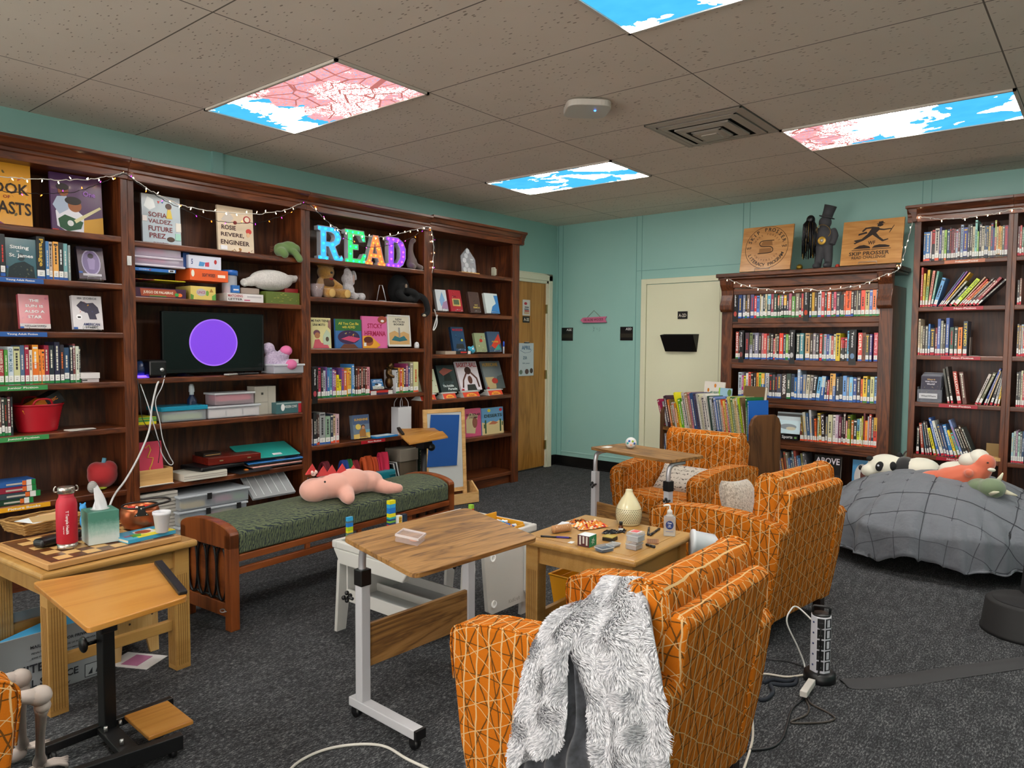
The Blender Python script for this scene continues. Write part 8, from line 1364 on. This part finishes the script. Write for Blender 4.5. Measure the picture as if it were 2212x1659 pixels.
# ---------------------------------------------------------------- cables from the television shelf
def cable(lab, pts, r_, col, nm='cable'): q = MB(); q.tube(bez(pts, 8), r_, M(col, .45), 7); return tag(q.build(nm), lab, 'cable')
C1 = BX+.012
cable('thick white cable running from the projector down to behind the tissue box', [at_x(345, 820, BX-.03), at_x(338, 835, C1), at_x(328, 880, C1), at_x(322, 930, C1+.01), at_x(300, 985, C1+.03), at_x(272, 1035, C1+.06), at_x(250, 1065, .50), at_x(238, 1090, .56), at_x(228, 1130, .60)], .006, 'c8c8c8')
cable('thin white cable hanging in a long loop before the middle shelves', [at_x(356, 812, BX-.02), at_x(350, 835, C1), at_x(336, 868, C1), at_x(345, 910, C1), at_x(352, 950, C1), at_x(366, 985, C1), at_x(374, 1000, C1), at_x(366, 1003, C1), at_x(350, 980, C1), at_x(342, 950, C1), at_x(330, 910, C1), at_x(318, 870, C1), at_x(302, 826, BX-.02)], .003, 'c8c8cc')
cable('thin black cable hanging from the violet lamp', [at_x(297, 820, BX), at_x(303, 860, C1+.004), at_x(308, 905, C1+.004), at_x(330, 938, C1+.004), at_x(345, 960, C1+.004), at_x(342, 1000, C1-.01)], .0022, '101014')
# floor cables
fz = lambda l, z=.005: [Vector((at_z(a, b, z).x, at_z(a, b, z).y, z)) for a, b in l]
cable('white cable curving over the carpet at the bottom of the picture', fz([(600, 1700), (640, 1650), (700, 1620), (770, 1608), (830, 1612), (880, 1640), (930, 1664), (990, 1700)]), .005, 'c0bdb4')
cable('white extension cable winding from the power tower past the near armchair', fz([(1600, 1680), (1625, 1600), (1625, 1540), (1632, 1500), (1640, 1462), (1655, 1456), (1700, 1462), (1735, 1458)]), .0045, 'c8c0b4')
cable('dark brown flat cable looping beside the power tower', fz([(1744, 1505), (1752, 1520), (1790, 1540), (1803, 1552), (1780, 1560), (1720, 1562), (1710, 1558), (1740, 1545), (1748, 1530), (1740, 1510)]), .0035, '3c342e')
cable('black cable curving from the power tower to the near armchair', fz([(1738, 1508), (1712, 1530), (1702, 1560), (1690, 1595), (1665, 1615), (1620, 1620), (1600, 1618)]), .0045, '141418')
cable('thin dark cable from under the middle armchair to the power tower', fz([(1640, 1418), (1665, 1425), (1700, 1428), (1735, 1440), (1760, 1450)]), .0025, '18181c')
# black lanyard heap
q = MB(); q.tube(bez(fz([(1650, 1475), (1670, 1468), (1700, 1472), (1720, 1466), (1715, 1478), (1690, 1480), (1665, 1478), (1670, 1495), (1655, 1510), (1640, 1512)], .006)), .009, M('101824', .8), 5); o_ = q.build('lanyard'); tag(o_, 'dark navy lanyard lying beside the power tower', 'lanyard')
# black fabric cord cover
pp = [at_z(*p, 0) for p in ((1822, 1478), (1900, 1478), (2000, 1462), (2100, 1448), (2212, 1432), (2400, 1405))]; q = MB(); vs = []
for i, p in enumerate(pp):
    a_ = pp[max(i-1, 0)]; b_ = pp[min(i+1, len(pp)-1)]; d_ = (b_-a_).normalized(); n__ = Vector((-d_.y, d_.x, 0))
    for k in range(7): u_ = k/6; vs.append(tuple(p+n__*(u_-.5)*.10+Vector((0, 0, .002+.008*sin(pi*u_)+.001*sin(i*5+k)))))
q.add(vs, [(i*7+k, (i+1)*7+k, (i+1)*7+k+1, i*7+k+1) for i in range(len(pp)-1) for k in range(6)], M('323234', .8), True); tag(q.build('cord_cover', None, 0, 2, 1), 'flat black fabric cord cover running right across the carpet', 'cord cover')
# power tower
p = at_z(1770, 1468, 0); t = thing('power_tower', 'white and black octagonal power tower with five tiers of sockets', 'power strip', (p.x, p.y, 0), math.atan2(CAM.y-p.y, CAM.x-p.x)); R8 = .042
MB().lathe([(.062, 0.001), (.064, .004), (.062, .035), (.05, .042), (0, .044)], BLK, n=32).build('base', t)
oc = [(R8*cos(pi/8+k*pi/4), R8*sin(pi/8+k*pi/4)) for k in range(8)]; TH = .235
MB().prism(oc, TH, M('c4c4cc', .35), z0=.042).build('body', t, .002); bdy = [o for o in t.children if o.name.startswith('body')][0]; MB().lathe([(.036, 0), (.036, .006), (.03, .009), (0, .009)], BLK, (0, 0, .042+TH), 28).build('top_cap', t)
q = MB(); q.tube([(0, -.032, .045+TH), (0, -.034, .072+TH), (0, -.028, .078+TH), (0, .028, .078+TH), (0, .034, .072+TH), (0, .032, .045+TH)], .005, BLK, 8); q.build('carry_handle', t)
ap = R8*cos(pi/8)
for j in range(5):
    zz = .052+j*.045
    for k in range(8):
        F = RZ(k*pi/4+.12*0) @ frame((ap+.0003, -.0, zz), (0, 1, 0), (0, 0, 1)); q = MB(F)
        if k % 4 == 2: continue
        if k in (7, 3): q.lathe([(.004, 0), (.004, .0015), (0, .002)], M('1c2858'), (0, .02, 0), 12); q.build('switch', bdy); continue
        q.b2((-.0135, .002, 0), (.0135, .040, .0012), M('0c0c0e', .4)); q.b2((-.005, .012, .0012), (-.003, .018, .0016), M('8a8a8a')); q.b2((.003, .012, .0012), (.005, .018, .0016), M('8a8a8a'))
        if k == 1: q.b2((-.007, .006, .0012), (.007, .036, .0018), M('b8b8c0'))
        q.build('socket', bdy)
q = MB(); q.box((ap+.012, 0, .25), (.022, .018, .022), BLK); q.tube(bez([(ap+.02, 0, .24), (ap+.026, 0, .2), (ap+.016, 0, .12), (ap+.012, -.004, .05), (ap+.03, -.02, .01)]), .0035, BLK, 7); o_ = q.build('plug'); tag(o_, 'black plug and cord in the top socket of the power tower', 'plug'); o_.location = t.location; o_.rotation_euler = t.rotation_euler
w0 = at_z(1738, 1318, .26); cable('white plug cable arching left of the power tower', [Vector((p.x, p.y, 0))+Vector((-.035, -.02, .255)), at_z(1722, 1311, .26), at_z(1708, 1318, .25), at_z(1700, 1345, .20), at_z(1722, 1395, .10), at_z(1736, 1430, .03), at_z(1740, 1452, .006)], .0035, 'c8c8c4')
a_ = at_z(1735, 1500, .03); b_ = at_z(1754, 1462, .05); q = MB(); d_ = b_-a_; q.X = T(*a_) @ RZ(math.atan2(d_.y, d_.x)); q.b2((0, -.014, -.012), (d_.length, .014, .012), M('c4bfb8', .6)); tag(q.build('cord_connector', None, .003), 'cream plastic connector box in front of the power tower', 'connector')
# black round step stool, lower right
t = thing('step_stool', 'black round topped plastic step stool at the right edge', 'stool', (4.70, 4.33, 0), .4); q = MB(); q.lathe([(.20, .001), (.20, .015), (.195, .02), (.18, .15), (.17, .16), (0, .16)], M('08080a', .7), n=40); q.build('lower_step', t)
q = MB(); q.lathe([(.150, .1605), (.150, .163), (0, .163)], M('1e1e20', .9), n=40); q.build('grip_pad', t)
q = MB(); q.box((.12, .02, .18), (.24, .30, .36), M('08080a', .7), None, (.8, .85)); q.build('upper_step', t, .01)
q = MB(); q.box((.12, .02, .362), (.2, .23, .004), M('1e1e20', .9)); q.build('top_pad', t)
# ---------------------------------------------------------------- quilted bean bag
cx, cy = 4.12, 5.56; QX, QY, QH = .70, .66, .56
def mat_quilt():
    m, nt, b = newmat('grey_quilt'); n = N(nt); o = n.n('ShaderNodeTexCoord'); sp = n.n('ShaderNodeSeparateXYZ'); n.l(o.outputs['UV'], sp.inputs[0])
    wv = n.noise(n.coord('Object'), 14, 3); b.inputs['Roughness'].default_value = .75; b.inputs['Sheen Weight'].default_value = .1; b.inputs['Base Color'].default_value = lin('62666d'); n.bump(b, wv, .5, .02); return m
t = thing('bean_bag', 'large black bean bag under a grey quilted blanket', 'bean bag', (cx, cy, 0)); q = MB(); q.ell((0, 0, .24), (QX*.985, QY*.975, .235), M('0a0a0c', .8), None, 32, 16); q.build('bag', t)
R_ = random.Random(6)
def sq(u, v):
    X = (u-.5)*2.32; Y = (v-.5)*2.32; a_ = math.atan2(Y, X); r_ = max(abs(X), abs(Y)); rr = math.hypot(X, Y); s = rr
    ang = min(s/1.0, 1.75)                         # distance over the dome
    lim = 1.0; fold = .034*sin(a_*15+2*sin(a_*3))*max(0, s-.6)*1.6+.03*sin(a_*33+1.5*sin(a_*5))*max(0, s-.6)+.006*sin(X*23+Y*9)*sin(Y*19)
    if s < 1.15: th = s/1.15*pi/2; ho = sin(th)**.9; z = QH*cos(th)**.62 if cos(th) > 0 else 0
    else: ho = 1+.05*(s-1.15); z = 0
    z = QH*(max(0.0, 1-(s/1.27)**2.6))
    ho = min(s/1.0, 1.0)*(1-.0)+max(0, s-1.0)*.10
    qx = abs(sin(X*pi/.2042)); qy = abs(sin(Y*pi/.2042)); puff = .016*(min(1, qx*3)*min(1, qy*3))**.5
    z = max(z+puff+fold*.35, .045+.06*abs(sin(a_*2.2+.6))+.012*sin(a_*21))
    return (cos(a_)*(ho+fold)*QX*1.03, sin(a_)*(ho+fold)*QY*1.03, z)
q = MB(); q.grid(sq, 110, 110, mat_quilt()); o_ = q.build('quilt'); tag(o_, 'grey quilted weighted blanket with square stitching thrown over the bean bag', 'blanket'); o_.location = (cx, cy, 0); sm = o_.modifiers.new('s', 'SOLIDIFY'); sm.thickness = .008
# stitching
q = MB()
for k in range(-5, 6):
    for ax in (0, 1):
        c_ = .5+k*.088; pts = []
        for i in range(81): u_ = i/80; p_ = sq(c_, u_) if ax == 0 else sq(u_, c_); pts.append((p_[0], p_[1], p_[2]+.0075))
        q.tube(pts, .0022, M('3c3f45', .9), 4)
q.build('stitching', o_)
# panda, coral plush, green plush on it
a = at_y(1925, 1005, 5.55); 
def py_(px, py, Y=5.5): p = at_y(px, py, Y); return p
o0 = py_(1925, 1028, 5.62); zb = o0.z-.005
def rel(px, py, Y=5.62): p = at_y(px, py, Y); return (p.x-o0.x, Y-5.62, p.z-zb)
WHP = M('cfccbc', .85, sheen=.4); BKP = M('0c0d10', .85, sheen=.4)
hp = rel(1915, 1007); t = plush('plush_panda', 'black and white plush panda lying on the left of the quilted pile', [(hp, (.125, .10, .085)), ((hp[0]-.10, hp[1]-.05, hp[2]-.035), (.055, .05, .045)), ((hp[0]+.09, 0, hp[2]+.012), (.05, .07, .06))], WHP,
  [E_('nose', (hp[0]-.155, hp[1]-.06, hp[2]-.02), (.012, .018, .018), '0c0c0e'), ('eye_patch', lambda q: q.ell((hp[0]-.025, hp[1]-.092, hp[2]+.0), (.026, .012, .036), M('0c0c0e', .8), T(hp[0], 0, hp[2]) @ RY(.3) @ T(-hp[0], 0, -hp[2]))), ('eye_patch', lambda q: q.ell((hp[0]-.10, hp[1]-.04, hp[2]+.048), (.024, .02, .018), M('0c0c0e', .8))), E_('eye', (hp[0]-.03, hp[1]-.104, hp[2]+.014), (.007, .004, .007), 'c8ccd8'),
   ('ear', lambda q: (q.ell((hp[0]+.058, hp[1]-.08, hp[2]+.016), (.022, .02, .032), M('0c0c0e', .85)), q.ell((hp[0]+.07, hp[1]+.05, hp[2]+.07), (.022, .02, .03), M('0c0c0e', .85)))),
   ('shoulder', lambda q: (q.ell(rel(1955, 1012), (.085, .10, .082), BKP), q.ell((rel(1950, 1030)[0], -.08, .035), (.06, .06, .035), BKP))), ('rump', lambda q: (q.ell(rel(1990, 1014), (.12, .105, .08), WHP), q.ell((rel(1968, 1030)[0], -.03, .03), (.05, .06, .03), WHP)))], loc=o0-Vector((0, 0, 0)), vox=.01)
t.location = (o0.x, 5.62, zb)
c0 = py_(2075, 1050, 5.42); CO = M('c86448', .85, sheen=.4); zb2 = c0.z
def rl2(px, py, Y=5.42): p = at_y(px, py, Y); return (p.x-c0.x, Y-5.42, p.z-zb2)
h2 = rl2(2128, 1000); b2_ = rl2(2085, 1030); f2 = rl2(2010, 1040)
t = plush('plush_fox', 'coral plush animal with a white mane lying across the quilted pile', [(h2, (.06, .06, .058)), [[h2, rl2(2115, 1018), b2_, rl2(2050, 1035)], [.05, .07, .085, .08]], [[rl2(2050, 1032), rl2(2015, 1030), rl2(2002, 1032)], [.05, .045, .042]], [[rl2(2045, 1044), rl2(2000, 1048), rl2(1982, 1045)], [.04, .034, .03]], [[(b2_[0]+.02, -.05, b2_[2]+.03), (b2_[0]+.03, -.09, b2_[2]+.04)], [.026, .026]]], CO,
  [('mane', lambda q: (q.ell((h2[0]-.035, .03, h2[2]+.02), (.06, .07, .06), M('cfccbf', .9)), q.ell((h2[0]-.09, .03, h2[2]+.0), (.06, .07, .05), M('cfccbf', .9)), q.ell((b2_[0]-.04, .04, b2_[2]+.03), (.12, .07, .06), M('cfccbf', .9)))), E_('eye', (h2[0]+.02, -.056, h2[2]+.01), (.006, .005, .005), '101010'), ('horn', lambda q: q.ell(rl2(2142, 1015, 5.36), (.022, .012, .012), M('d0ccbf'))), ('hoof', lambda q: q.ell(rl2(1998, 1048, 5.36), (.02, .016, .014), M('d0ccbf')))], loc=(c0.x, 5.42, zb2), vox=.01)
g0 = py_(2142, 1070, 5.30); GP = M('6a7a5c', .85, sheen=.4)
t = plush('plush_dinosaur', 'sage green plush triceratops with cream horns at the right of the pile', [((0, 0, .055), (.075, .07, .062)), ((-.07, .05, .05), (.07, .07, .05)), ((-.14, .1, .04), (.06, .06, .04))], GP, [('horn', (lambda q, a=a1, b=b1: q.cyl(a, b, .016, M('cac6ae', .7), 12, .004))) for a1, b1 in (((.0, -.05, .03), (.045, -.085, .05)), ((.03, .02, .10), (.05, .03, .15)), ((.07, 0, .04), (.13, -.0, .025)))], loc=(g0.x, 5.30, g0.z-.01), vox=.01)
# tan card holder on the right shelf
a = at_w(2128, 988, .33); t = thing('card_holder', 'small tan wooden card holder on the lowest right shelf', 'holder', (a.x, a.y, RS[4]), -WA); q = MB(); q.b2((0, -.02, .001), (.10, .03, .03), PN); q.b2((0.0, .03, .001), (.095, .036, .125), M('8a6c3c', .5)); q.build('holder', t, .002)
# What/Where box
a = at_w(1981, 868, .335); b_ = at_w(2034, 868, .335); w_ = (b_-a).dot(WE); t = thing('book_rack', 'clear acrylic rack of booklets labelled What/Where', 'rack', (a.x, a.y, RS[3]), -WA); CL2 = M('8a8e98', .1, alpha=.35)
q = MB(); q.b2((0, -.003, .001), (w_, 0, .10), CL2); q.b2((0, .0, .001), (.003, .14, .12), CL2); q.b2((w_-.003, .0, .001), (w_, .14, .12), CL2); q.b2((0, 0, .001), (w_, .14, .004), CL2); q.build('acrylic_tray', t)
q = MB(frame((0, -.004, .03), (1, 0, 0), (0, 0, 1))); q.b2((.012, .0, 0), (w_-.03, .04, .001), M('c8c8cc')); q.text('What/Where', .02, M('2a2a30'), T(w_*.46, .02, .0014), w=w_*.6); q.build('rack_label', t)
for k in range(5):
    q = MB(T(.015, .02+k*.022, .006) @ RX(-.12)); q.b2((0, 0, 0), (w_-.03, .008, .20+k*.006), M(['5a6070', '6a6c78', '7a7c84', '50566a', '8a8c94'][k], .3))
    if k == 0: F2 = T(.015, .02-.0005, .006) @ RX(-.12) @ frame((0, 0, 0), (1, 0, 0), (0, 0, 1)); q.X = F2; art(q, [('r', .02, .1, .98, .98, '28243c'), ('t', 'Where Is', .5, .86, .4, .06, 'c8a060'), ('t', 'Walt Disney', .5, .77, .6, .07, 'd0ccd8'), ('t', 'World?', .5, .68, .4, .07, 'd0ccd8'), ('s', 10, .1, .15, .9, .6, ['8a7a50', '5a4868', 'a84858'])], w_-.03, .2)
    tag(q.build('booklet'), ['front booklet with a dark fairground cover in the clear rack', 'second booklet from the front in the clear rack', 'middle booklet in the clear rack', 'fourth booklet from the front in the clear rack', 'rearmost booklet in the clear rack'][k], 'booklet', 'booklets in the clear rack').matrix_world = t.matrix_world
    o_ = bpy.data.objects[[o.name for o in bpy.data.objects if o.name.startswith('booklet')][-1]]
for o in bpy.data.objects:
    if o.name.startswith('booklet') and not o.parent: o.location = (a.x, a.y, RS[3]); o.rotation_euler = (0, 0, -WA)
# wire bookends
a = at_w(2094, 770, .33); q = MB(); q.b2((0, -.003, 0), (.001, .1, .14), M('a8a098', .3, .8)); q.b2((0, -.003, .0005), (.06, .1, .0015), M('a8a098', .3, .8)); tag(q.build('bookend'), 'thin metal bookend right of the STAMPED book', 'bookend').location = (a.x, a.y, RS[2])
# outlet bits between the bookcases
a = at_w(1962, 985, .02); q = MB(XB); v = XB.inverted() @ a; q.b2((v.x-.03, -.012, v.z-.05), (v.x+.05, 0, v.z+.02), M('b8b49c', .5)); tag(q.build('wall_outlet'), 'cream outlet plate in the gap between the back bookcases', 'outlet')
q = MB(); q.tube(bez([at_w(1950, 985, .1), at_w(1958, 975, .08), at_w(1966, 982, .06), at_w(1955, 992, .08), at_w(1970, 1000, .1)]), .006, M('6a6460', .5), 7); tag(q.build('cable'), 'grey cable bundle behind the panda between the bookcases', 'cable')
# ---------------------------------------------------------------- cushions on the armchairs
def mat_script():
    m, nt, b = newmat('script_cushion'); n = N(nt); w1 = n.n('ShaderNodeTexWave'); w1.bands_direction = 'Y'; w1.inputs['Scale'].default_value = 9; w1.inputs['Distortion'].default_value = 6; w1.inputs['Detail'].default_value = 3; w1.inputs['Detail Scale'].default_value = 5
    n.l(n.coord('Object'), w1.inputs[0]); t_ = n.math('MULTIPLY', n.math('GREATER_THAN', w1.outputs[1], .86), n.math('GREATER_THAN', n.noise(n.coord('Object', (1, 3, 1)), 40, 3), .5))
    n.l(n.mix(t_, 'b8b0a4', '4a4440'), b.inputs['Base Color']); b.inputs['Roughness'].default_value = .85; return m
def pillow(q, w_, h_, d, m):
    def f(s): return lambda u, v: ((u-.5)*w_*(1-.10*(2*v-1)**2*0-.06*sin(pi*v)), (v-.5)*h_*(1-.06*sin(pi*u)), s*d/2*(max(0, (1-(2*u-1)**4)*(1-(2*v-1)**4)))**.5)
    q.grid(f(1), 20, 20, m); q.grid(lambda u, v: f(-1)(1-u, v), 20, 20, m)
q = MB(); pillow(q, .44, .24, .10, mat_script()); o_ = tag(q.build('lumbar_cushion'), 'cream lumbar cushion covered in black script writing', 'cushion'); p = at_z(1463, 1042, .50); o_.location = (2.76, 4.56, .475); o_.rotation_euler = (.8, 0, -.12)
q = MB(); pillow(q, .30, .30, .13, FUR('c8bfb0', '857a6c')); o_ = tag(q.build('fluffy_cushion'), 'small fluffy grey cream cushion in the middle armchair', 'cushion'); o_.location = (3.44, 3.84, .52); o_.rotation_euler = (1.25, .1, 1.5)
# ---------------------------------------------------------------- skeleton in the left armchair
BN = M('b8aca4', .6); sk = thing('skeleton', 'grey white model skeleton seated in the armchair at the left edge', 'skeleton', (0, 0, 0))
kn = at_y(100, 1490, .73); q = MB()
def bone(q, a, b, r_, e=1.6): a = Vector(a); b = Vector(b); q.tube([a, a.lerp(b, .12), a.lerp(b, .5), a.lerp(b, .88), b], 0, BN, 8, rr=[r_*e, r_*1.05, r_*.85, r_*1.05, r_*e]); q.ell(a, (r_*e,)*3, BN, None, 10, 8); q.ell(b, (r_*e,)*3, BN, None, 10, 8)
for s, fx in ((0, 0), (1, -.16)):
    hip = (2.66+fx*.8, .25, .52); K_ = (2.72+fx, .71, .42); An = (2.38+fx, .81, .06); q = MB(); bone(q, hip, K_, .016); q.ell(K_, (.028, .03, .028), BN); q.build('thigh_bone', sk)
    q = MB(); bone(q, (K_[0], K_[1]+.005, K_[2]-.03), An, .013); bone(q, (K_[0]-.025, K_[1], K_[2]-.04), (An[0]-.02, An[1], An[2]), .006); q.build('shin_bone', sk)
    q = MB(); q.ell((An[0], An[1]-.02, .03), (.02, .035, .022), BN)
    for k in range(5): x_ = An[0]-.02+k*.011; q.tube([(x_*.5+An[0]*.5, An[1]+.01, .045), (x_-.01, An[1]+.05, .035), (x_+.003*(k-2)-.02, An[1]+.075, .018), (x_+.004*(k-2)-.03, An[1]+.10-.006*k, .01)], .0052, BN, 6)
    q.build('foot', sk)
q = MB(); q.tube(bez([(2.52, .12, .47), (2.52, .08, .62), (2.52, .10, .78), (2.52, .12, .92)]), .018, BN, 8); [q.tube([(2.52+.11*cos(a)*(1-.1*abs(k-3)), .17+.09*sin(a), .66+k*.032) for a in [2*pi*j/18 for j in range(18)]], .006, BN, 6, closed=True) for k in range(6)]; q.ell((2.52, .16, .49), (.12, .07, .06), BN); q.build('trunk', sk)
q = MB(); bone(q, (2.66, .14, .84), (2.72, .20, .66), .012); bone(q, (2.72, .20, .66), (2.72, .36, .635), .010); q.ell((2.72, .39, .63), (.02, .03, .012), BN); [q.tube([(2.705+k*.009, .41, .63), (2.703+k*.011, .45, .625), (2.702+k*.012, .475-.003*k, .612)], .004, BN, 6) for k in range(5)]; q.build('arm_bones', sk)
q = MB(); q.ell((2.52, .14, 1.0), (.065, .08, .085), BN); q.ell((2.52, .20, .95), (.045, .04, .045), BN); q.build('skull', sk)
# ---------------------------------------------------------------- fluffy throw on the near armchair
YO = 1.535
def interp(rows, t_):
    k = min(int(t_*(len(rows)-1)), len(rows)-2); f_ = t_*(len(rows)-1)-k; return rows[k]*(1-f_)+rows[k+1]*f_
def sheet(rows, nu, nv, amp, fr, ph):
    """rows: list of (left point, right point) from top to bottom"""
    Lp = bez([r[0] for r in rows], 6); Rp = bez([r[1] for r in rows], 6)
    def f(u, v):
        l_ = interp(Lp, v); r_ = interp(Rp, v); p_ = l_*(1-u)+r_*u; w_ = (r_-l_).length
        return p_+Vector((0, -1, .15))*(amp*(1-abs(2*u-1)**4)*(.5+.5*sin(u*fr+ph+v*2))*min(1, v*2.5+.3)+.006)
    return f
yy = lambda px, py, Y: at_y(px, py, Y)
rows_r = [(yy(1316, 1247, 1.70), yy(1392, 1247, 1.66)), (yy(1285, 1290, 1.66), yy(1402, 1300, 1.62)), (yy(1250, 1318, 1.60), yy(1410, 1345, 1.585)), (yy(1236, 1345, YO), yy(1420, 1400, YO+.01)), (yy(1240, 1400, YO-.01), yy(1432, 1470, YO)), (yy(1262, 1450, YO-.015), yy(1440, 1540, YO)), (yy(1280, 1520, YO-.015), yy(1446, 1620, YO)), (yy(1285, 1620, YO-.02), yy(1452, 1700, YO)), (yy(1310, 1740, YO-.02), yy(1455, 1790, YO))]
rows_l = [(yy(1262, 1305, 1.62), yy(1300, 1300, 1.63)), (yy(1215, 1325, 1.57), yy(1262, 1335, 1.575)), (yy(1185, 1355, YO), yy(1240, 1372, YO-.02)), (yy(1150, 1425, YO-.01), yy(1228, 1420, YO-.03)), (yy(1132, 1500, YO-.015), yy(1230, 1500, YO-.03)), (yy(1116, 1570, YO-.015), yy(1226, 1570, YO-.03)), (yy(1105, 1660, YO-.01), yy(1215, 1610, YO-.025))]
rows_g = [(yy(1215, 1375, YO-.004), yy(1245, 1380, YO-.004)), (yy(1200, 1450, YO-.002), yy(1275, 1460, YO-.002)), (yy(1180, 1560, YO-.004), yy(1290, 1560, YO)), (yy(1110, 1650, YO), yy(1300, 1640, YO)), (yy(1120, 1790, YO), yy(1330, 1790, YO))]
th = thing('throw_blanket', 'long fluffy pale grey throw with a smooth dark underside over the near armchair arm', 'throw blanket', (0, 0, 0))
def mat_fleece():
    m, nt, b = newmat('grey_plush'); n = N(nt); v = n.noise(n.coord('Object'), 26, 3, .6); n.l(n.ramp(v, [(.35, '2c2e33'), (.65, '4c4f56')]), b.inputs['Base Color']); b.inputs['Roughness'].default_value = .8; b.inputs['Sheen Weight'].default_value = .3; return m
g = sheet(rows_g, 40, 40, .03, 26, 0); q = MB(); q.grid(lambda u, v: tuple(g(u, v)), 60, 40, mat_fleece()); q.build('smooth_underside', th)
PF = M('a8a9ad', .95)
fur = MB(); RF = random.Random(21); cols = [M(c, .9) for c in ('b4b5b9', 'c4c4c8', 'd0d0d4', '9c9ea4', 'dcdce0')]
# inner part draped over the seat side so the throw has no open end
for rows, nu, nv, amp, fr, ph, cnt in ((rows_r, 40, 50, .028, 11, .5, 19000), (rows_l, 26, 40, .026, 7, 1.2, 10000)):
    f = sheet(rows, nu, nv, amp, fr, ph); q = MB(); q.grid(lambda u, v: tuple(f(u, v)), nu, nv, PF); o_ = q.build('fluffy_panel', th); md = o_.modifiers.new('s', 'SOLIDIFY'); md.thickness = .014; md.offset = 0
    vs = []; fs = []; ms = []
    for k in range(cnt):
        u = RF.random(); v = RF.random(); p = f(u, v); e = .004; du = f(min(u+e, 1), v)-f(max(u-e, 0), v); dv2 = f(u, min(v+e, 1))-f(u, max(v-e, 0)); n_ = du.cross(dv2)
        if n_.length < 1e-9: continue
        n_.normalize()
        if n_.y > 0: n_ = -n_
        sw = .9*sin(p.x*38+p.z*23)+.7*sin(p.z*61-p.x*47); tg = (dv2.normalized()*.8*cos(sw)+du.normalized()*sin(sw)); ln = .009+.007*RF.random(); wd = .0014+.0008*RF.random()
        side = n_.cross(tg).normalized()*wd; a_ = p+n_*.006; b_ = a_+n_*ln*.55+tg*ln*.35; c_ = b_+n_*ln*.1+tg*ln*.75
        o = len(vs); vs += [tuple(a_-side), tuple(a_+side), tuple(b_+side*.8), tuple(b_-side*.8), tuple(c_)]; fs += [(o, o+1, o+2, o+3), (o+3, o+2, o+4)]; ms += [RF.randrange(5)]*2
    base_ = len(fur.v); fur.v += vs; mi_ = [fur.mi(c) for c in cols]
    for f_, k in zip(fs, ms): fur.f.append([base_+i for i in f_]); fur.m.append(mi_[k]); fur.sm.append(True)
o_ = fur.build('fur_pile', th); o_['kind'] = 'stuff'
# ---------------------------------------------------------------- spines that show only a few pixels become one object
bk = [o for o in bpy.data.objects if o.get('category') == 'book' and o.parent is None]
def area(o):
    if o.type != 'MESH': return 1e9
    d = o.data.vertices[0].co-CAM; bb = o.bound_box; sz = (bb[6][0]-bb[0][0], bb[6][1]-bb[0][1], bb[6][2]-bb[0][2]); p = o.data.vertices[0].co
    w2 = 2212; x_ = PW/2+FPX*d.dot(rt)/d.dot(fw)
    if x_ < -20 or x_ > PW+10: return 0
    return sz[2]*min(sz[0], sz[1])/d.length_squared
bk.sort(key=area, reverse=True); rest = bk[300:]
if rest:
    q = MB()
    for o in rest:
        base_ = len(q.v); q.v += [tuple(o.matrix_world @ v.co) for v in o.data.vertices]; mm = [q.mi(m_) for m_ in o.data.materials]
        for p_ in o.data.polygons: q.f.append([base_+i for i in p_.vertices]); q.m.append(mm[p_.material_index]); q.sm.append(False)
        me = o.data; bpy.data.objects.remove(o); bpy.data.meshes.remove(me)
    o_ = q.build('thin_books'); tag(o_, 'the slimmest book spines scattered among the thicker books on all shelves', 'books'); o_['kind'] = 'stuff'
bpy.context.view_layer.update()
